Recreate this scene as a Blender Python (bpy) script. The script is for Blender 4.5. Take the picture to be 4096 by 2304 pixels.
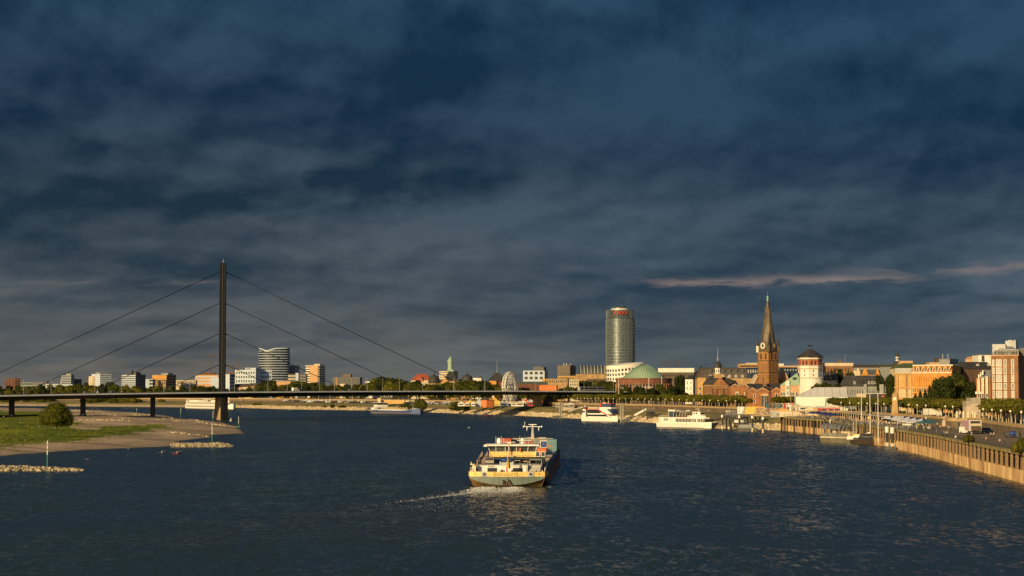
import bpy, math, random
from math import sin, cos, pi, atan2, sqrt, radians
random.seed(7)
for _o in list(bpy.data.objects): bpy.data.objects.remove(_o)
S = bpy.context.scene; C = S.collection
# ---------------------------------------------------------------- camera
H, F, HOR = 19.0, 7400.0, 1560.0            # eye height (m), focal length in photo pixels, horizon row
PITCH = math.atan((HOR-1152)/F)
cd = bpy.data.cameras.new('camera'); cam = bpy.data.objects.new('camera', cd); C.objects.link(cam)
cd.sensor_width = 36.0; cd.lens = 36.0*F/4096; cd.clip_start = 1.0; cd.clip_end = 40000
cam.location = (0, 0, H); cam.rotation_euler = (pi/2+PITCH, 0, 0); S.camera = cam
S.view_settings.view_transform = 'Standard'; S.view_settings.look = 'None'
S.view_settings.exposure = 0.0; S.view_settings.gamma = 1.0
S.cycles.use_denoising = True; S.cycles.max_bounces = 6; S.cycles.sample_clamp_indirect = 4.0
# ---------------------------------------------------------------- light
SUN_AZ, SUN_EL = radians(34), radians(16.0)  # sun behind the viewer, 34 degrees round to the left
SUN = (-sin(SUN_AZ)*cos(SUN_EL), -cos(SUN_AZ)*cos(SUN_EL), sin(SUN_EL))
sl = bpy.data.lights.new('sun', 'SUN'); sl.energy = 5.0; sl.angle = radians(0.5); sl.color = (1.0, 0.74, 0.36)
so = bpy.data.objects.new('sun', sl); C.objects.link(so)
from mathutils import Vector, Matrix
so.rotation_euler = Vector(SUN).to_track_quat('Z', 'Y').to_euler(); so.location = (-300, -300, 200)
# ---------------------------------------------------------------- sky: storm clouds lit from behind the viewer
W = bpy.data.worlds.new('World'); S.world = W; W.use_nodes = True
nt = W.node_tree; N = nt.nodes; L = nt.links; N.clear()
def wnode(t, **k):
    n = N.new(t)
    for a, b in k.items(): setattr(n, a, b)
    return n
def link(a, b):
    if hasattr(a, 'is_output') or hasattr(a, 'is_linked'): L.new(a, b)
    else: b.default_value = a
def M(op, a, b=0.0, c=None, clamp=False):
    n = wnode('ShaderNodeMath', operation=op, use_clamp=clamp)
    link(a, n.inputs[0]); link(b, n.inputs[1])
    if c is not None: link(c, n.inputs[2])
    return n.outputs[0]
def sstep(x, lo, hi, a=0.0, b=1.0):
    n = wnode('ShaderNodeMapRange', interpolation_type='SMOOTHSTEP')
    link(x, n.inputs[0])
    for i, v in ((1, lo), (2, hi), (3, a), (4, b)): n.inputs[i].default_value = v
    return n.outputs[0]
def mixc(f, a, b, blend='MIX'):
    n = wnode('ShaderNodeMix', data_type='RGBA', blend_type=blend)
    link(f, n.inputs[0]); link(a, n.inputs[6]); link(b, n.inputs[7]); return n.outputs[2]
def noise(vec, scale, detail=6, rough=.55, dist=0.0):
    n = wnode('ShaderNodeTexNoise'); link(vec, n.inputs['Vector'])
    n.inputs['Scale'].default_value = scale; n.inputs['Detail'].default_value = detail
    n.inputs['Roughness'].default_value = rough; n.inputs['Distortion'].default_value = dist
    return n.outputs[0]
def combine(x, y, z=0.0):
    n = wnode('ShaderNodeCombineXYZ'); link(x, n.inputs[0]); link(y, n.inputs[1]); link(z, n.inputs[2]); return n.outputs[0]
tc = wnode('ShaderNodeTexCoord'); sp = wnode('ShaderNodeSeparateXYZ'); L.new(tc.outputs['Generated'], sp.inputs[0])
dx, dy, dz = sp.outputs
az = M('ARCTAN2', dx, dy); el = M('ARCSINE', dz)
EL = M('MAXIMUM', el, 0.0)
V = M('MULTIPLY', M('LOGARITHM', M('ADD', EL, .035), math.e), .27)   # cloud rows crowd together towards the horizon
base = combine(az, V, 0.37)
w1 = M('SUBTRACT', noise(base, 6.0, 4, .55), .5)
w2 = M('SUBTRACT', noise(combine(az, V, 5.1), 8.0, 5, .6), .5)
azw = M('ADD', az, M('MULTIPLY', w1, .045)); elw = M('ADD', EL, M('MULTIPLY', w2, .022)); vw = M('ADD', V, M('MULTIPLY', w2, .035))
nbig = noise(combine(M('MULTIPLY', azw, .8), vw, 2.0), 6.0, 6, .50, 0)
big = sstep(nbig, .36, .64); edge = sstep(nbig, .475, .535)          # broad masses with a firm edge
mid0 = noise(combine(azw, vw, 7.7), 11.0, 8, .56, 0)
mid1 = noise(combine(M('ADD', azw, .007), M('SUBTRACT', vw, .013), 7.7), 11.0, 8, .56, 0)
relief = M('SUBTRACT', mid0, mid1)                                # billows are brighter on their upper left
def puff(vec): return M('ABSOLUTE', M('MULTIPLY', M('SUBTRACT', noise(vec, 10.0, 4, .5), .5), 3.0))
pf0 = puff(combine(azw, vw, 4.0)); pf1 = puff(combine(M('SUBTRACT', azw, .007), M('ADD', vw, .014), 4.0))
bill = M('SUBTRACT', pf1, pf0)                                    # round cloud heads, lit on the upper left
pmask = sstep(noise(combine(az, V, 9.3), 4.0, 3, .5), .42, .60)
streak = noise(combine(M('MULTIPLY', azw, .55), M('MULTIPLY', elw, 5.0), 1.3), 24.0, 6, .55, .2)
elt = M('ADD', EL, M('MULTIPLY', w2, .014))
def blob(px, py, rx, ry, amp, tilt=0.0, w=True):
    u = (px-2048)/F; v = (HOR-py)/F
    a = M('SUBTRACT', azw if w else az, u); b = M('SUBTRACT', elw if w else elt, v)
    if tilt: b = M('SUBTRACT', b, M('MULTIPLY', a, tilt))
    a = M('DIVIDE', a, rx/F); b = M('DIVIDE', b, ry/F)
    r = M('ADD', M('MULTIPLY', a, a), M('MULTIPLY', b, b))
    return M('MULTIPLY', M('EXPONENT', M('MULTIPLY', r, -1.0)), amp)
BL = [(2800,300,560,190,.34,.25),(2720,430,260,90,.20,0),(3700,330,480,150,.24,.25),(4000,120,420,130,.20,-.3),(3350,60,420,90,.16,0),(4090,560,260,150,-.40,0),(3500,700,620,130,-.30,0),(3700,720,250,90,-.2,0),
      (450,690,900,170,-.24,0),(1400,600,420,200,-.18,.4),(250,250,800,300,-.16,0),(760,230,260,40,.10,.1),(1500,560,330,60,.12,0),
      (1150,852,300,16,.30,.12),(1620,900,120,40,-.15,0),(1950,870,460,60,.42,.28),(2100,840,420,30,.24,.2),(1480,1080,200,60,.34,.5),(1860,1080,280,60,.22,.2),(2350,850,130,18,-.3,0),
      (2700,830,500,40,.30,.10),(3300,800,500,80,.18,0),(1900,1250,260,110,-.26,0),(1500,1160,380,70,-.14,0),(420,1320,260,40,-.18,0),(400,1080,700,50,-.16,0),(1050,1050,300,40,-.14,0),
      (3950,1000,330,22,.24,.04),(3800,1085,420,28,.30,0),(2950,1185,360,30,-.22,0),(3800,1185,260,22,-.2,0),(3300,1300,1000,90,-.18,0),(2700,1040,420,60,-.08,0)]
acc = 0.0
for q in BL:
    acc = blob(*q) if acc == 0.0 else M('ADD', acc, blob(*q))
val = M('ADD', M('ADD', M('MULTIPLY', M('SUBTRACT', big, .5), .26), M('MULTIPLY', M('SUBTRACT', edge, .5), .16)), acc)
val = M('ADD', val, M('MULTIPLY', M('MULTIPLY', bill, pmask), 1.3))
val = M('ADD', val, M('ADD', M('MULTIPLY', relief, 2.7), M('MULTIPLY', M('SUBTRACT', mid0, .5), .45)))
val = M('ADD', val, M('MULTIPLY', M('SUBTRACT', streak, .5), sstep(EL, .02, .11, .60, .0)))
val = M('ADD', val, sstep(elw, .076, .102, .54, .45), clamp=True)
g = wnode('ShaderNodeValToRGB'); L.new(M('MULTIPLY', EL, 4.6), g.inputs[0])
def ramp(node, stops):
    e = node.color_ramp.elements
    while len(e) > 1: e.remove(e[-1])
    e[0].position = stops[0][0]; e[0].color = (*stops[0][1], 1)
    for p, col in stops[1:]:
        k = e.new(p); k.color = (*col, 1)
ramp(g, [(0,(.098,.106,.102)),(.08,(.060,.076,.088)),(.25,(.024,.045,.067)),(.42,(.011,.030,.052)),(.65,(.0068,.0245,.052)),(1,(.0068,.0265,.060))])
g2 = wnode('ShaderNodeValToRGB'); L.new(M('MULTIPLY', EL, 4.6), g2.inputs[0])
ramp(g2, [(0,(.160,.155,.138)),(.08,(.116,.126,.126)),(.25,(.086,.105,.124)),(.42,(.062,.088,.114)),(.65,(.030,.060,.098)),(1,(.025,.062,.110))])
col = mixc(val, g.outputs[0], g2.outputs[0])
side = sstep(az, -.22, .22)                                      # cooler to the right
col = mixc(side, mixc(1.0, col, (1.02,.985,.985,1), 'MULTIPLY'), mixc(1.0, col, (.86,1.0,1.12,1), 'MULTIPLY'))
# low band of clouds catching the last light
pk = M('ADD', blob(3080,1130,760,18,1.0,.0,False), M('ADD', blob(3900,1090,380,20,.7,.0,False), M('ADD', blob(500,1138,430,8,.55,.0,False), blob(2270,1128,80,16,.9,.0,False))))
pm = M('MULTIPLY', pk, M('MULTIPLY', sstep(streak, .48, .62), .62), clamp=True)
col = mixc(pm, col, (.33,.245,.215,1))
warm = M('ADD', blob(900,1420,900,120,.5), blob(200,1450,500,80,.3))
col = mixc(M('MULTIPLY', warm, sstep(mid0, .40, .62), clamp=True), col, (.150,.130,.112,1))
# the half of the sky behind the viewer is brighter: open western sky round the sun
sky = wnode('ShaderNodeTexSky', sky_type='NISHITA', sun_disc=False); sky.sun_elevation = SUN_EL; sky.sun_rotation = pi+SUN_AZ
west = sstep(dy, .15, -.75)
skyc = mixc(1.0, sky.outputs[0], (.085,.085,.085,1), 'MULTIPLY')
col = mixc(M('MULTIPLY', west, .80), col, skyc)
col = mixc(M('MULTIPLY', M('SUBTRACT', 1.0, west), .0006), col, sky.outputs[0])
bg = wnode('ShaderNodeBackground'); bg.inputs[1].default_value = 1.0; L.new(col, bg.inputs[0])
ow = wnode('ShaderNodeOutputWorld'); L.new(bg.outputs[0], ow.inputs[0])
W.cycles.sampling_method = 'MANUAL'; W.cycles.sample_map_resolution = 512
# ---------------------------------------------------------------- photo pixel <-> world
def X(px, D): return (px-2048)/F*D
def Zr(py, D): return H-(py-HOR)/F*D
def Dz(py, z=0.0): return (H-z)*F/(py-HOR)
def G(px, py, z=0.0):
    d = Dz(py, z); return (X(px, d), d)
# ---------------------------------------------------------------- materials
MATS = {}
def lin(h):
    h = h.lstrip('#'); r = [int(h[i:i+2], 16)/255 for i in (0, 2, 4)]
    return tuple(((v+.055)/1.055)**2.4 if v > .04045 else v/12.92 for v in r)
def mat(name, col, rough=.75, metal=0.0, var=.18, scale=.6, bump=0.0, bscale=3.0, col2=None, spec=None, trans=0.0, streak=0.0):
    if name in MATS: return MATS[name]
    m = bpy.data.materials.new(name); m.use_nodes = True; t = m.node_tree
    b = t.nodes['Principled BSDF']; c = lin(col) if isinstance(col, str) else col
    b.inputs['Roughness'].default_value = rough; b.inputs['Metallic'].default_value = metal
    if spec is not None: b.inputs['Specular IOR Level'].default_value = spec
    tcn = t.nodes.new('ShaderNodeTexCoord')
    if var or col2:
        n = t.nodes.new('ShaderNodeTexNoise'); n.inputs['Scale'].default_value = scale; n.inputs['Detail'].default_value = 5; n.inputs['Roughness'].default_value = .65
        if streak:
            mp = t.nodes.new('ShaderNodeMapping'); mp.inputs['Scale'].default_value = (1, 1, streak); t.links.new(tcn.outputs['Object'], mp.inputs[0]); t.links.new(mp.outputs[0], n.inputs['Vector'])
        else: t.links.new(tcn.outputs['Object'], n.inputs['Vector'])
        c2 = (lin(col2) if isinstance(col2, str) else col2) if col2 else tuple(v*(1-1.6*var) for v in c)
        c1 = c if col2 else tuple(min(1, v*(1+var)) for v in c)
        r = t.nodes.new('ShaderNodeMapRange'); r.inputs[1].default_value = .36; r.inputs[2].default_value = .64; t.links.new(n.outputs[0], r.inputs[0])
        mx = t.nodes.new('ShaderNodeMix'); mx.data_type = 'RGBA'; t.links.new(r.outputs[0], mx.inputs[0])
        mx.inputs[6].default_value = (*c1, 1); mx.inputs[7].default_value = (*c2, 1); t.links.new(mx.outputs[2], b.inputs['Base Color'])
    else: b.inputs['Base Color'].default_value = (*c, 1)
    if bump:
        n2 = t.nodes.new('ShaderNodeTexNoise'); n2.inputs['Scale'].default_value = bscale; n2.inputs['Detail'].default_value = 6; t.links.new(tcn.outputs['Object'], n2.inputs['Vector'])
        bp = t.nodes.new('ShaderNodeBump'); bp.inputs['Strength'].default_value = 1.0; bp.inputs['Distance'].default_value = bump; t.links.new(n2.outputs[0], bp.inputs['Height']); t.links.new(bp.outputs[0], b.inputs['Normal'])
    MATS[name] = m; return m
def leafmat(name, c1, c2, scale=.9):
    if name in MATS: return MATS[name]
    m = mat(name, c1, .7, 0, .0, scale, col2=c2); t = m.node_tree; b = t.nodes['Principled BSDF']; b.inputs['Specular IOR Level'].default_value = .15
    out = t.nodes['Material Output']; tr = t.nodes.new('ShaderNodeBsdfTranslucent'); mx = t.nodes.new('ShaderNodeMixShader'); mx.inputs[0].default_value = .25
    src = b.inputs['Base Color'].links[0].from_socket; hs = t.nodes.new('ShaderNodeHueSaturation'); oi = t.nodes.new('ShaderNodeObjectInfo')
    r = t.nodes.new('ShaderNodeMapRange'); r.inputs[3].default_value = .72; r.inputs[4].default_value = 1.30; t.links.new(oi.outputs['Random'], r.inputs[0]); t.links.new(r.outputs[0], hs.inputs['Value'])
    t.links.new(src, hs.inputs['Color']); t.links.new(hs.outputs[0], b.inputs['Base Color']); t.links.new(hs.outputs[0], tr.inputs[0])
    t.links.new(b.outputs[0], mx.inputs[1]); t.links.new(tr.outputs[0], mx.inputs[2]); t.links.new(mx.outputs[0], out.inputs[0]); return m
# ---------------------------------------------------------------- mesh builder
class MB:
    def __init__(s): s.v = []; s.f = []; s.m = []
    def add(s, vs, fs, m=0):
        o = len(s.v); s.v += [tuple(p) for p in vs]; s.f += [tuple(i+o for i in f) for f in fs]; s.m += [m]*len(fs); return s
    def box(s, x0, x1, y0, y1, z0, z1, m=0):
        return s.add([(x0,y0,z0),(x1,y0,z0),(x1,y1,z0),(x0,y1,z0),(x0,y0,z1),(x1,y0,z1),(x1,y1,z1),(x0,y1,z1)],
                     [(0,3,2,1),(4,5,6,7),(0,1,5,4),(1,2,6,5),(2,3,7,6),(3,0,4,7)], m)
    def hexa(s, b, t, m=0):
        n = len(b); return s.add(list(b)+list(t), [tuple(range(n))[::-1], tuple(range(n, 2*n))]+[(i,(i+1)%n,n+(i+1)%n,n+i) for i in range(n)], m)
    def prism(s, poly, z0, z1, m=0): return s.hexa([(x,y,z0) for x, y in poly], [(x,y,z1) for x, y in poly], m)
    def prism_y(s, poly, y0, y1, m=0):          # poly in x,z extruded along y
        return s.hexa([(x,y0,z) for x, z in poly][::-1], [(x,y1,z) for x, z in poly][::-1], m)
    def prism_x(s, poly, x0, x1, m=0):          # poly in y,z extruded along x
        return s.hexa([(x0,y,z) for y, z in poly], [(x1,y,z) for y, z in poly], m)
    def lathe(s, prof, n=16, cx=0, cy=0, m=0, ph=0.0, sx=1, sy=1):
        vs = []; fs = []
        for r, z in prof:
            for k in range(n):
                a = 2*pi*k/n+ph; vs.append((cx+r*cos(a)*sx, cy+r*sin(a)*sy, z))
        for j in range(len(prof)-1):
            for k in range(n):
                fs.append((j*n+k, j*n+(k+1)%n, (j+1)*n+(k+1)%n, (j+1)*n+k))
        fs.append(tuple(range(n))[::-1]); fs.append(tuple((len(prof)-1)*n+k for k in range(n)))
        return s.add(vs, fs, m)
    def cyl(s, cx, cy, z0, z1, r0, r1=None, n=12, m=0): return s.lathe([(r0, z0), (r0 if r1 is None else r1, z1)], n, cx, cy, m)
    def tube(s, p, q, r, n=6, m=0, r2=None):
        p = Vector(p); q = Vector(q); d = q-p
        if d.length < 1e-6: return s
        a = d.normalized(); u = a.orthogonal().normalized(); w = a.cross(u); r2 = r if r2 is None else r2
        vs = [p+(u*cos(2*pi*k/n)+w*sin(2*pi*k/n))*r for k in range(n)]+[q+(u*cos(2*pi*k/n)+w*sin(2*pi*k/n))*r2 for k in range(n)]
        return s.add(vs, [(k,(k+1)%n,n+(k+1)%n,n+k) for k in range(n)]+[tuple(range(n))[::-1], tuple(range(n, 2*n))], m)
    def path(s, pts, r, n=6, m=0):
        for a, b in zip(pts, pts[1:]): s.tube(a, b, r, n, m)
        return s
    def ball(s, c, r, n=10, k=7, m=0, sz=1.0):
        return s.lathe([(max(.01*r, r*sin(pi*j/k)), c[2]-r*sz*cos(pi*j/k)) for j in range(k+1)], n, c[0], c[1], m)
    def tf(s, mx, i0=0):
        for i in range(i0, len(s.v)): s.v[i] = tuple(mx @ Vector(s.v[i]))
        return s
def mesh(name, mb, mats, smooth=False):
    me = bpy.data.meshes.new(name); me.from_pydata(mb.v, [], mb.f)
    for m in (mats if isinstance(mats, (list, tuple)) else [mats]): me.materials.append(m)
    if max(mb.m, default=0): me.polygons.foreach_set('material_index', mb.m)
    if smooth: me.polygons.foreach_set('use_smooth', [True]*len(mb.f))
    me.update(); return me
def ob(name, data, parent=None, loc=(0,0,0), rz=0.0, sc=None):
    o = bpy.data.objects.new(name, data); C.objects.link(o); o.location = loc
    if rz: o.rotation_euler = (0, 0, rz)
    if sc: o.scale = sc if isinstance(sc, (tuple, list)) else (sc, sc, sc)
    if parent is not None: o.parent = parent
    return o
def mk(name, mb, mats, parent=None, loc=(0,0,0), rz=0.0, smooth=False): return ob(name, mesh(name, mb, mats, smooth), parent, loc, rz)
def tag(o, label=None, cat=None, group=None, kind=None):
    for k, v in (('label', label), ('category', cat), ('group', group), ('kind', kind)):
        if v: o[k] = v
    return o
def thing(name, label, cat, loc=(0,0,0), rz=0.0, group=None): return tag(ob(name, None, None, loc, rz), label, cat, group)
def struct(name, mb, mats, smooth=False): return tag(mk(name, mb, mats, smooth=smooth), kind='structure')
def dup(root, loc, rz=0.0, label=None, group=None, sc=None):
    r = root.copy(); C.objects.link(r); r.location = loc; r.rotation_euler = (0, 0, rz)
    if sc: r.scale = (sc, sc, sc) if not isinstance(sc, (tuple, list)) else sc
    if label: r['label'] = label
    if group: r['group'] = group
    for ch in list(root.children):
        c = ch.copy(); C.objects.link(c); c.parent = r
        for g in list(ch.children):
            d = g.copy(); C.objects.link(d); d.parent = c
    return r
ORD = 'first second third fourth fifth sixth seventh eighth ninth tenth eleventh twelfth thirteenth fourteenth fifteenth sixteenth seventeenth eighteenth nineteenth twentieth'.split()
def nth(i): return ORD[i] if i < 20 else str(i+1)+{1:'st',2:'nd',3:'rd'}.get((i+1) % 10 if (i+1) % 100 not in (11,12,13) else 0, 'th')
def lerp(a, b, t): return a+(b-a)*t
def txt(name, s, size, mt, parent, loc, rx=pi/2, rz=0.0, ext=.02, sp=1.0, align='CENTER'):
    c = bpy.data.curves.new(name, 'FONT'); c.body = s; c.size = size; c.extrude = ext; c.align_x = align; c.align_y = 'CENTER'; c.space_character = sp
    c.materials.append(mt); t_ = bpy.data.objects.new('t', c); C.objects.link(t_); bpy.context.view_layer.update()
    me = bpy.data.meshes.new_from_object(t_.evaluated_get(bpy.context.evaluated_depsgraph_get())); bpy.data.objects.remove(t_)
    o = ob(name, me, parent, loc); o.rotation_euler = (rx, 0, rz); return o
# ================================================================ water
class NM:                                        # node maths inside a material
    def __init__(s, t): s.t = t
    def lk(s, a, b):
        if isinstance(a, (int, float, tuple)): b.default_value = a
        else: s.t.links.new(a, b)
    def m(s, op, a, b=0.0, clamp=False):
        n = s.t.nodes.new('ShaderNodeMath'); n.operation = op; n.use_clamp = clamp; s.lk(a, n.inputs[0]); s.lk(b, n.inputs[1]); return n.outputs[0]
    def ss(s, x, lo, hi, a=0.0, b=1.0):
        n = s.t.nodes.new('ShaderNodeMapRange'); n.interpolation_type = 'SMOOTHSTEP'; s.lk(x, n.inputs[0])
        for i, v in ((1, lo), (2, hi), (3, a), (4, b)): n.inputs[i].default_value = v
        return n.outputs[0]
    def nz(s, vec, sc, det=4, ro=.55, di=0.0):
        n = s.t.nodes.new('ShaderNodeTexNoise'); s.t.links.new(vec, n.inputs['Vector'])
        n.inputs['Scale'].default_value = sc; n.inputs['Detail'].default_value = det; n.inputs['Roughness'].default_value = ro; n.inputs['Distortion'].default_value = di; return n.outputs[0]
    def mp(s, vec, scale=(1,1,1), rot=0.0):
        n = s.t.nodes.new('ShaderNodeMapping'); s.t.links.new(vec, n.inputs[0]); n.inputs['Scale'].default_value = scale; n.inputs['Rotation'].default_value = (0,0,rot); return n.outputs[0]
    def mix(s, f, a, b):
        n = s.t.nodes.new('ShaderNodeMix'); n.data_type = 'RGBA'; s.lk(f, n.inputs[0]); s.lk(a, n.inputs[6]); s.lk(b, n.inputs[7]); return n.outputs[2]
SHX, SHY, SHH = -0.9, 367.0, radians(2.7)        # cargo ship: stern at the waterline, heading to the right of the view axis
def water_mat():
    m = bpy.data.materials.new('river_water'); m.use_nodes = True; t = m.node_tree; b = t.nodes['Principled BSDF']; q = NM(t)
    geo = t.nodes.new('ShaderNodeNewGeometry'); P = geo.outputs['Position']; sx = t.nodes.new('ShaderNodeSeparateXYZ'); t.links.new(P, sx.inputs[0]); x, y = sx.outputs[0], sx.outputs[1]
    ch, sh = cos(SHH), sin(SHH)
    rx = q.m('SUBTRACT', x, SHX); ry = q.m('SUBTRACT', y, SHY)
    u = q.m('SUBTRACT', q.m('MULTIPLY', rx, ch), q.m('MULTIPLY', ry, sh)); w = q.m('MULTIPLY', q.m('ADD', q.m('MULTIPLY', rx, sh), q.m('MULTIPLY', ry, ch)), -1.0)
    w0 = q.m('MAXIMUM', w, 0.0)
    uc = q.m('ADD', u, q.m('MULTIPLY', w0, .13))
    half = q.m('ADD', 8.0, q.m('MULTIPLY', w0, .16))
    turb = q.m('MULTIPLY', q.ss(q.m('DIVIDE', q.m('ABSOLUTE', uc), half), .55, 1.25, 1, 0), q.m('MULTIPLY', q.ss(w, -3, 3), q.ss(w, 60, 190, 1, 0)))
    # wave slopes straight from noise colours, so far waves stay choppy instead of being filtered flat
    def slope(vec, sc, det, ro, amp):
        n = t.nodes.new('ShaderNodeTexNoise'); t.links.new(vec, n.inputs['Vector']); n.inputs['Scale'].default_value = sc; n.inputs['Detail'].default_value = det; n.inputs['Roughness'].default_value = ro; n.inputs['Distortion'].default_value = .4
        v = t.nodes.new('ShaderNodeVectorMath'); v.operation = 'SUBTRACT'; t.links.new(n.outputs['Color'], v.inputs[0]); v.inputs[1].default_value = (.5,.5,.5)
        w_ = t.nodes.new('ShaderNodeVectorMath'); w_.operation = 'SCALE'; t.links.new(v.outputs[0], w_.inputs[0]); q.lk(amp, w_.inputs['Scale']); return w_.outputs[0]
    def vadd(a, b):
        v = t.nodes.new('ShaderNodeVectorMath'); v.operation = 'ADD'; t.links.new(a, v.inputs[0]); t.links.new(b, v.inputs[1]); return v.outputs[0]
    gust = q.nz(q.mp(P, (1,.45,1), .3), .022, 5, .62, .8); ga = q.ss(gust, .34, .66, .50, 1.35)
    sl_ = vadd(slope(q.mp(P, (1,.55,1), .15), .11, 4, .6, q.m('MULTIPLY', ga, .34)), vadd(slope(q.mp(P, (1,.42,1), -.12), .75, 5, .65, q.m('MULTIPLY', ga, .92)), slope(q.mp(P, (1,.35,1), .08), 2.2, 4, .65, q.m('MULTIPLY', ga, .95))))
    sl_ = vadd(sl_, slope(P, .7, 6, .7, q.m('MULTIPLY', turb, 1.1)))
    fl_ = t.nodes.new('ShaderNodeVectorMath'); fl_.operation = 'MULTIPLY'; t.links.new(sl_, fl_.inputs[0]); fl_.inputs[1].default_value = (.8,.75,0)
    up_ = t.nodes.new('ShaderNodeVectorMath'); up_.operation = 'ADD'; t.links.new(fl_.outputs[0], up_.inputs[0]); up_.inputs[1].default_value = (-.02,-.085,1)
    no_ = t.nodes.new('ShaderNodeVectorMath'); no_.operation = 'NORMALIZE'; t.links.new(up_.outputs[0], no_.inputs[0]); t.links.new(no_.outputs[0], b.inputs['Normal'])
    # foam: two churning patches under the stern, a broken crest running off to the left, flecks in the wake
    def ell(cu, cw, ru, rw, amp, tilt=0.0):
        a = q.m('SUBTRACT', u, cu); c = q.m('SUBTRACT', w, cw)
        if tilt: c = q.m('SUBTRACT', c, q.m('MULTIPLY', a, tilt))
        a = q.m('DIVIDE', a, ru); c = q.m('DIVIDE', c, rw)
        return q.m('MULTIPLY', q.m('EXPONENT', q.m('MULTIPLY', q.m('ADD', q.m('MULTIPLY', a, a), q.m('MULTIPLY', c, c)), -1.0)), amp)
    fm = q.m('ADD', ell(-3.7, 14, 2.6, 7, .62, -.8), ell(1.9, 14, 2.4, 7, .62, -.8))
    fm = q.m('ADD', fm, ell(-8.5, 31, 4.5, 3.5, .36, -2.9)); fm = q.m('ADD', fm, ell(-15.5, 51, 6, 4, .24, -2.9)); fm = q.m('ADD', fm, ell(-2, 26, 8, 14, .36))
    fm = q.m('ADD', fm, q.m('MULTIPLY', turb, .22))
    side = q.m('MULTIPLY', q.ss(q.m('ABSOLUTE', q.m('SUBTRACT', u, 8.6)), .2, 1.4, 1, 0), q.m('MULTIPLY', q.ss(w, -2, 8, 1, 0), q.ss(w, -130, -60, .3, .12)))
    fm = q.m('ADD', fm, side)
    fn = q.nz(q.mp(P, (1, .22, 1)), 1.6, 6, .75, .6)
    foam = q.ss(q.m('ADD', fm, q.m('MULTIPLY', q.m('SUBTRACT', fn, .5), 2.6)), .56, .80)
    deep = q.mix(turb, (.022, .036, .039, 1), (.030, .035, .027, 1))
    t.links.new(q.mix(foam, deep, (.55, .56, .54, 1)), b.inputs['Base Color'])
    t.links.new(q.ss(foam, 0, 1, .20, .8), b.inputs['Roughness']); b.inputs['IOR'].default_value = 1.333; b.inputs['Specular IOR Level'].default_value = .38
    return m
mb = MB(); mb.add([(-9000,-600,0),(9000,-600,0),(9000,12000,0),(-9000,12000,0)], [(0,1,2,3)])
struct('water', mb, water_mat())
# churned foam standing up behind the propellers and along the wake crest
rf = random.Random(17); mb = MB(); M_foam = mat('foam_white', (.58,.58,.55), .8, var=0)
def shipw(u, w): return (SHX+u*cos(SHH)-w*sin(SHH), SHY-u*sin(SHH)-w*cos(SHH))
def froth(u, w, r, h):
    x, y = shipw(u, w); o = len(mb.v); k = 6
    for j in range(k): a = 2*pi*j/k+rf.uniform(-.3,.3); mb.v.append((x+r*rf.uniform(.5,1.2)*cos(a), y+r*rf.uniform(.8,2.0)*sin(a), -.03))
    mb.v.append((x+rf.uniform(-.3,.3)*r, y, h)); mb.f += [(o+j, o+(j+1) % k, o+k) for j in range(k)]; mb.m += [0]*k
for cu, n_ in ((-3.5,330),(1.9,300)):
    for i in range(n_):
        w_ = 4+abs(rf.gauss(0, 9)); u_ = cu+rf.gauss(0, .7+w_*.045)-.10*w_; e = math.exp(-w_/16); froth(u_, w_, rf.uniform(.08,.34), rf.uniform(.05,.34)*e+.02)
for i in range(120):
    t = rf.random()**1.4; u_ = -4-13*t+rf.gauss(0, .6+1.2*t); w_ = 16+38*t+rf.gauss(0, 2); froth(u_, w_, rf.uniform(.04,.15)*(1-.4*t), rf.uniform(.03,.20)*(1-.6*t)+.02)
for i in range(420): w_ = rf.uniform(12,75); froth(-.13*w_+rf.gauss(0,5), w_, rf.uniform(.03,.10), rf.uniform(.02,.07))
for i in range(120): froth(8.2+rf.gauss(0,.4), -rf.uniform(-4,130), rf.uniform(.05,.18), rf.uniform(.04,.2))
tag(mk('wake_foam', mb, M_foam), 'white churned foam trailing behind the stern of the cargo ship', 'foam', kind='stuff')
# ================================================================ right bank
ST = [((92,-100),(112,-100)),((94,150),(118,150)),((98,300),(124,310)),((103.5,374),(130,400)),((110,442),(137,480)),((118,519),(143.5,540)),((123,583),(150,591)),((128,680),(155,700)),((133,777),(154.5,800)),((127,873),(141.5,912)),
      ((99.5,925),(126,1005)),((84,1057),(106,1120)),((73,1134),(92,1222)),((47,1223),(72,1275)),((28,1290),(50,1335)),((1,1392),(28,1425)),((-26.5,1465),(5,1510)),((-86,1616),(-50,1660)),((-139,1736),(-100,1790)),
      ((-222,1826),(-190,1905)),((-287,1980),(-255,2070)),((-618,2232),(-600,2330)),((-1400,2500),(-1400,2620)),((-5000,2800),(-5000,2950))]
FARPT = [(9000,-100),(9000,200),(9000,500),(9000,900),(9000,1300),(9000,1700),(9000,2100),(9000,2600),(9000,3200),(9000,4000),(9000,5200),(8500,6500),(8000,7600),(7000,8600),(6000,9300),(5000,9800),(4000,10000),(2500,10000),(1200,10000),(0,10000),(-1500,10000),(-3200,10000),(-6000,10000),(-9000,9000)]
QZ, UZ, PZ = 6.2, 8.8, 9.65                        # quay level, promenade level, top of its parapet
def refine(pts, step=12.0):
    out = []
    for i in range(len(pts)-1):
        n = max(1, int((Vector(pts[i+1][0])-Vector(pts[i][0])).length/step)) if Vector(pts[i+1][0]).length < 3500 else 1
        for k in range(n):
            t = k/n; out.append(tuple((lerp(a[0], b[0], t), lerp(a[1], b[1], t)) for a, b in zip(pts[i], pts[i+1])))
    out.append(pts[-1]); return out
FULL = [(s, w, f) for (s, w), f in zip(ST, FARPT)]
WALLPART = refine(FULL[:10]); BANKPART = refine(FULL[9:])
def pt(s, w, t): return (lerp(s[0], w[0], t), lerp(s[1], w[1], t))
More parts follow.
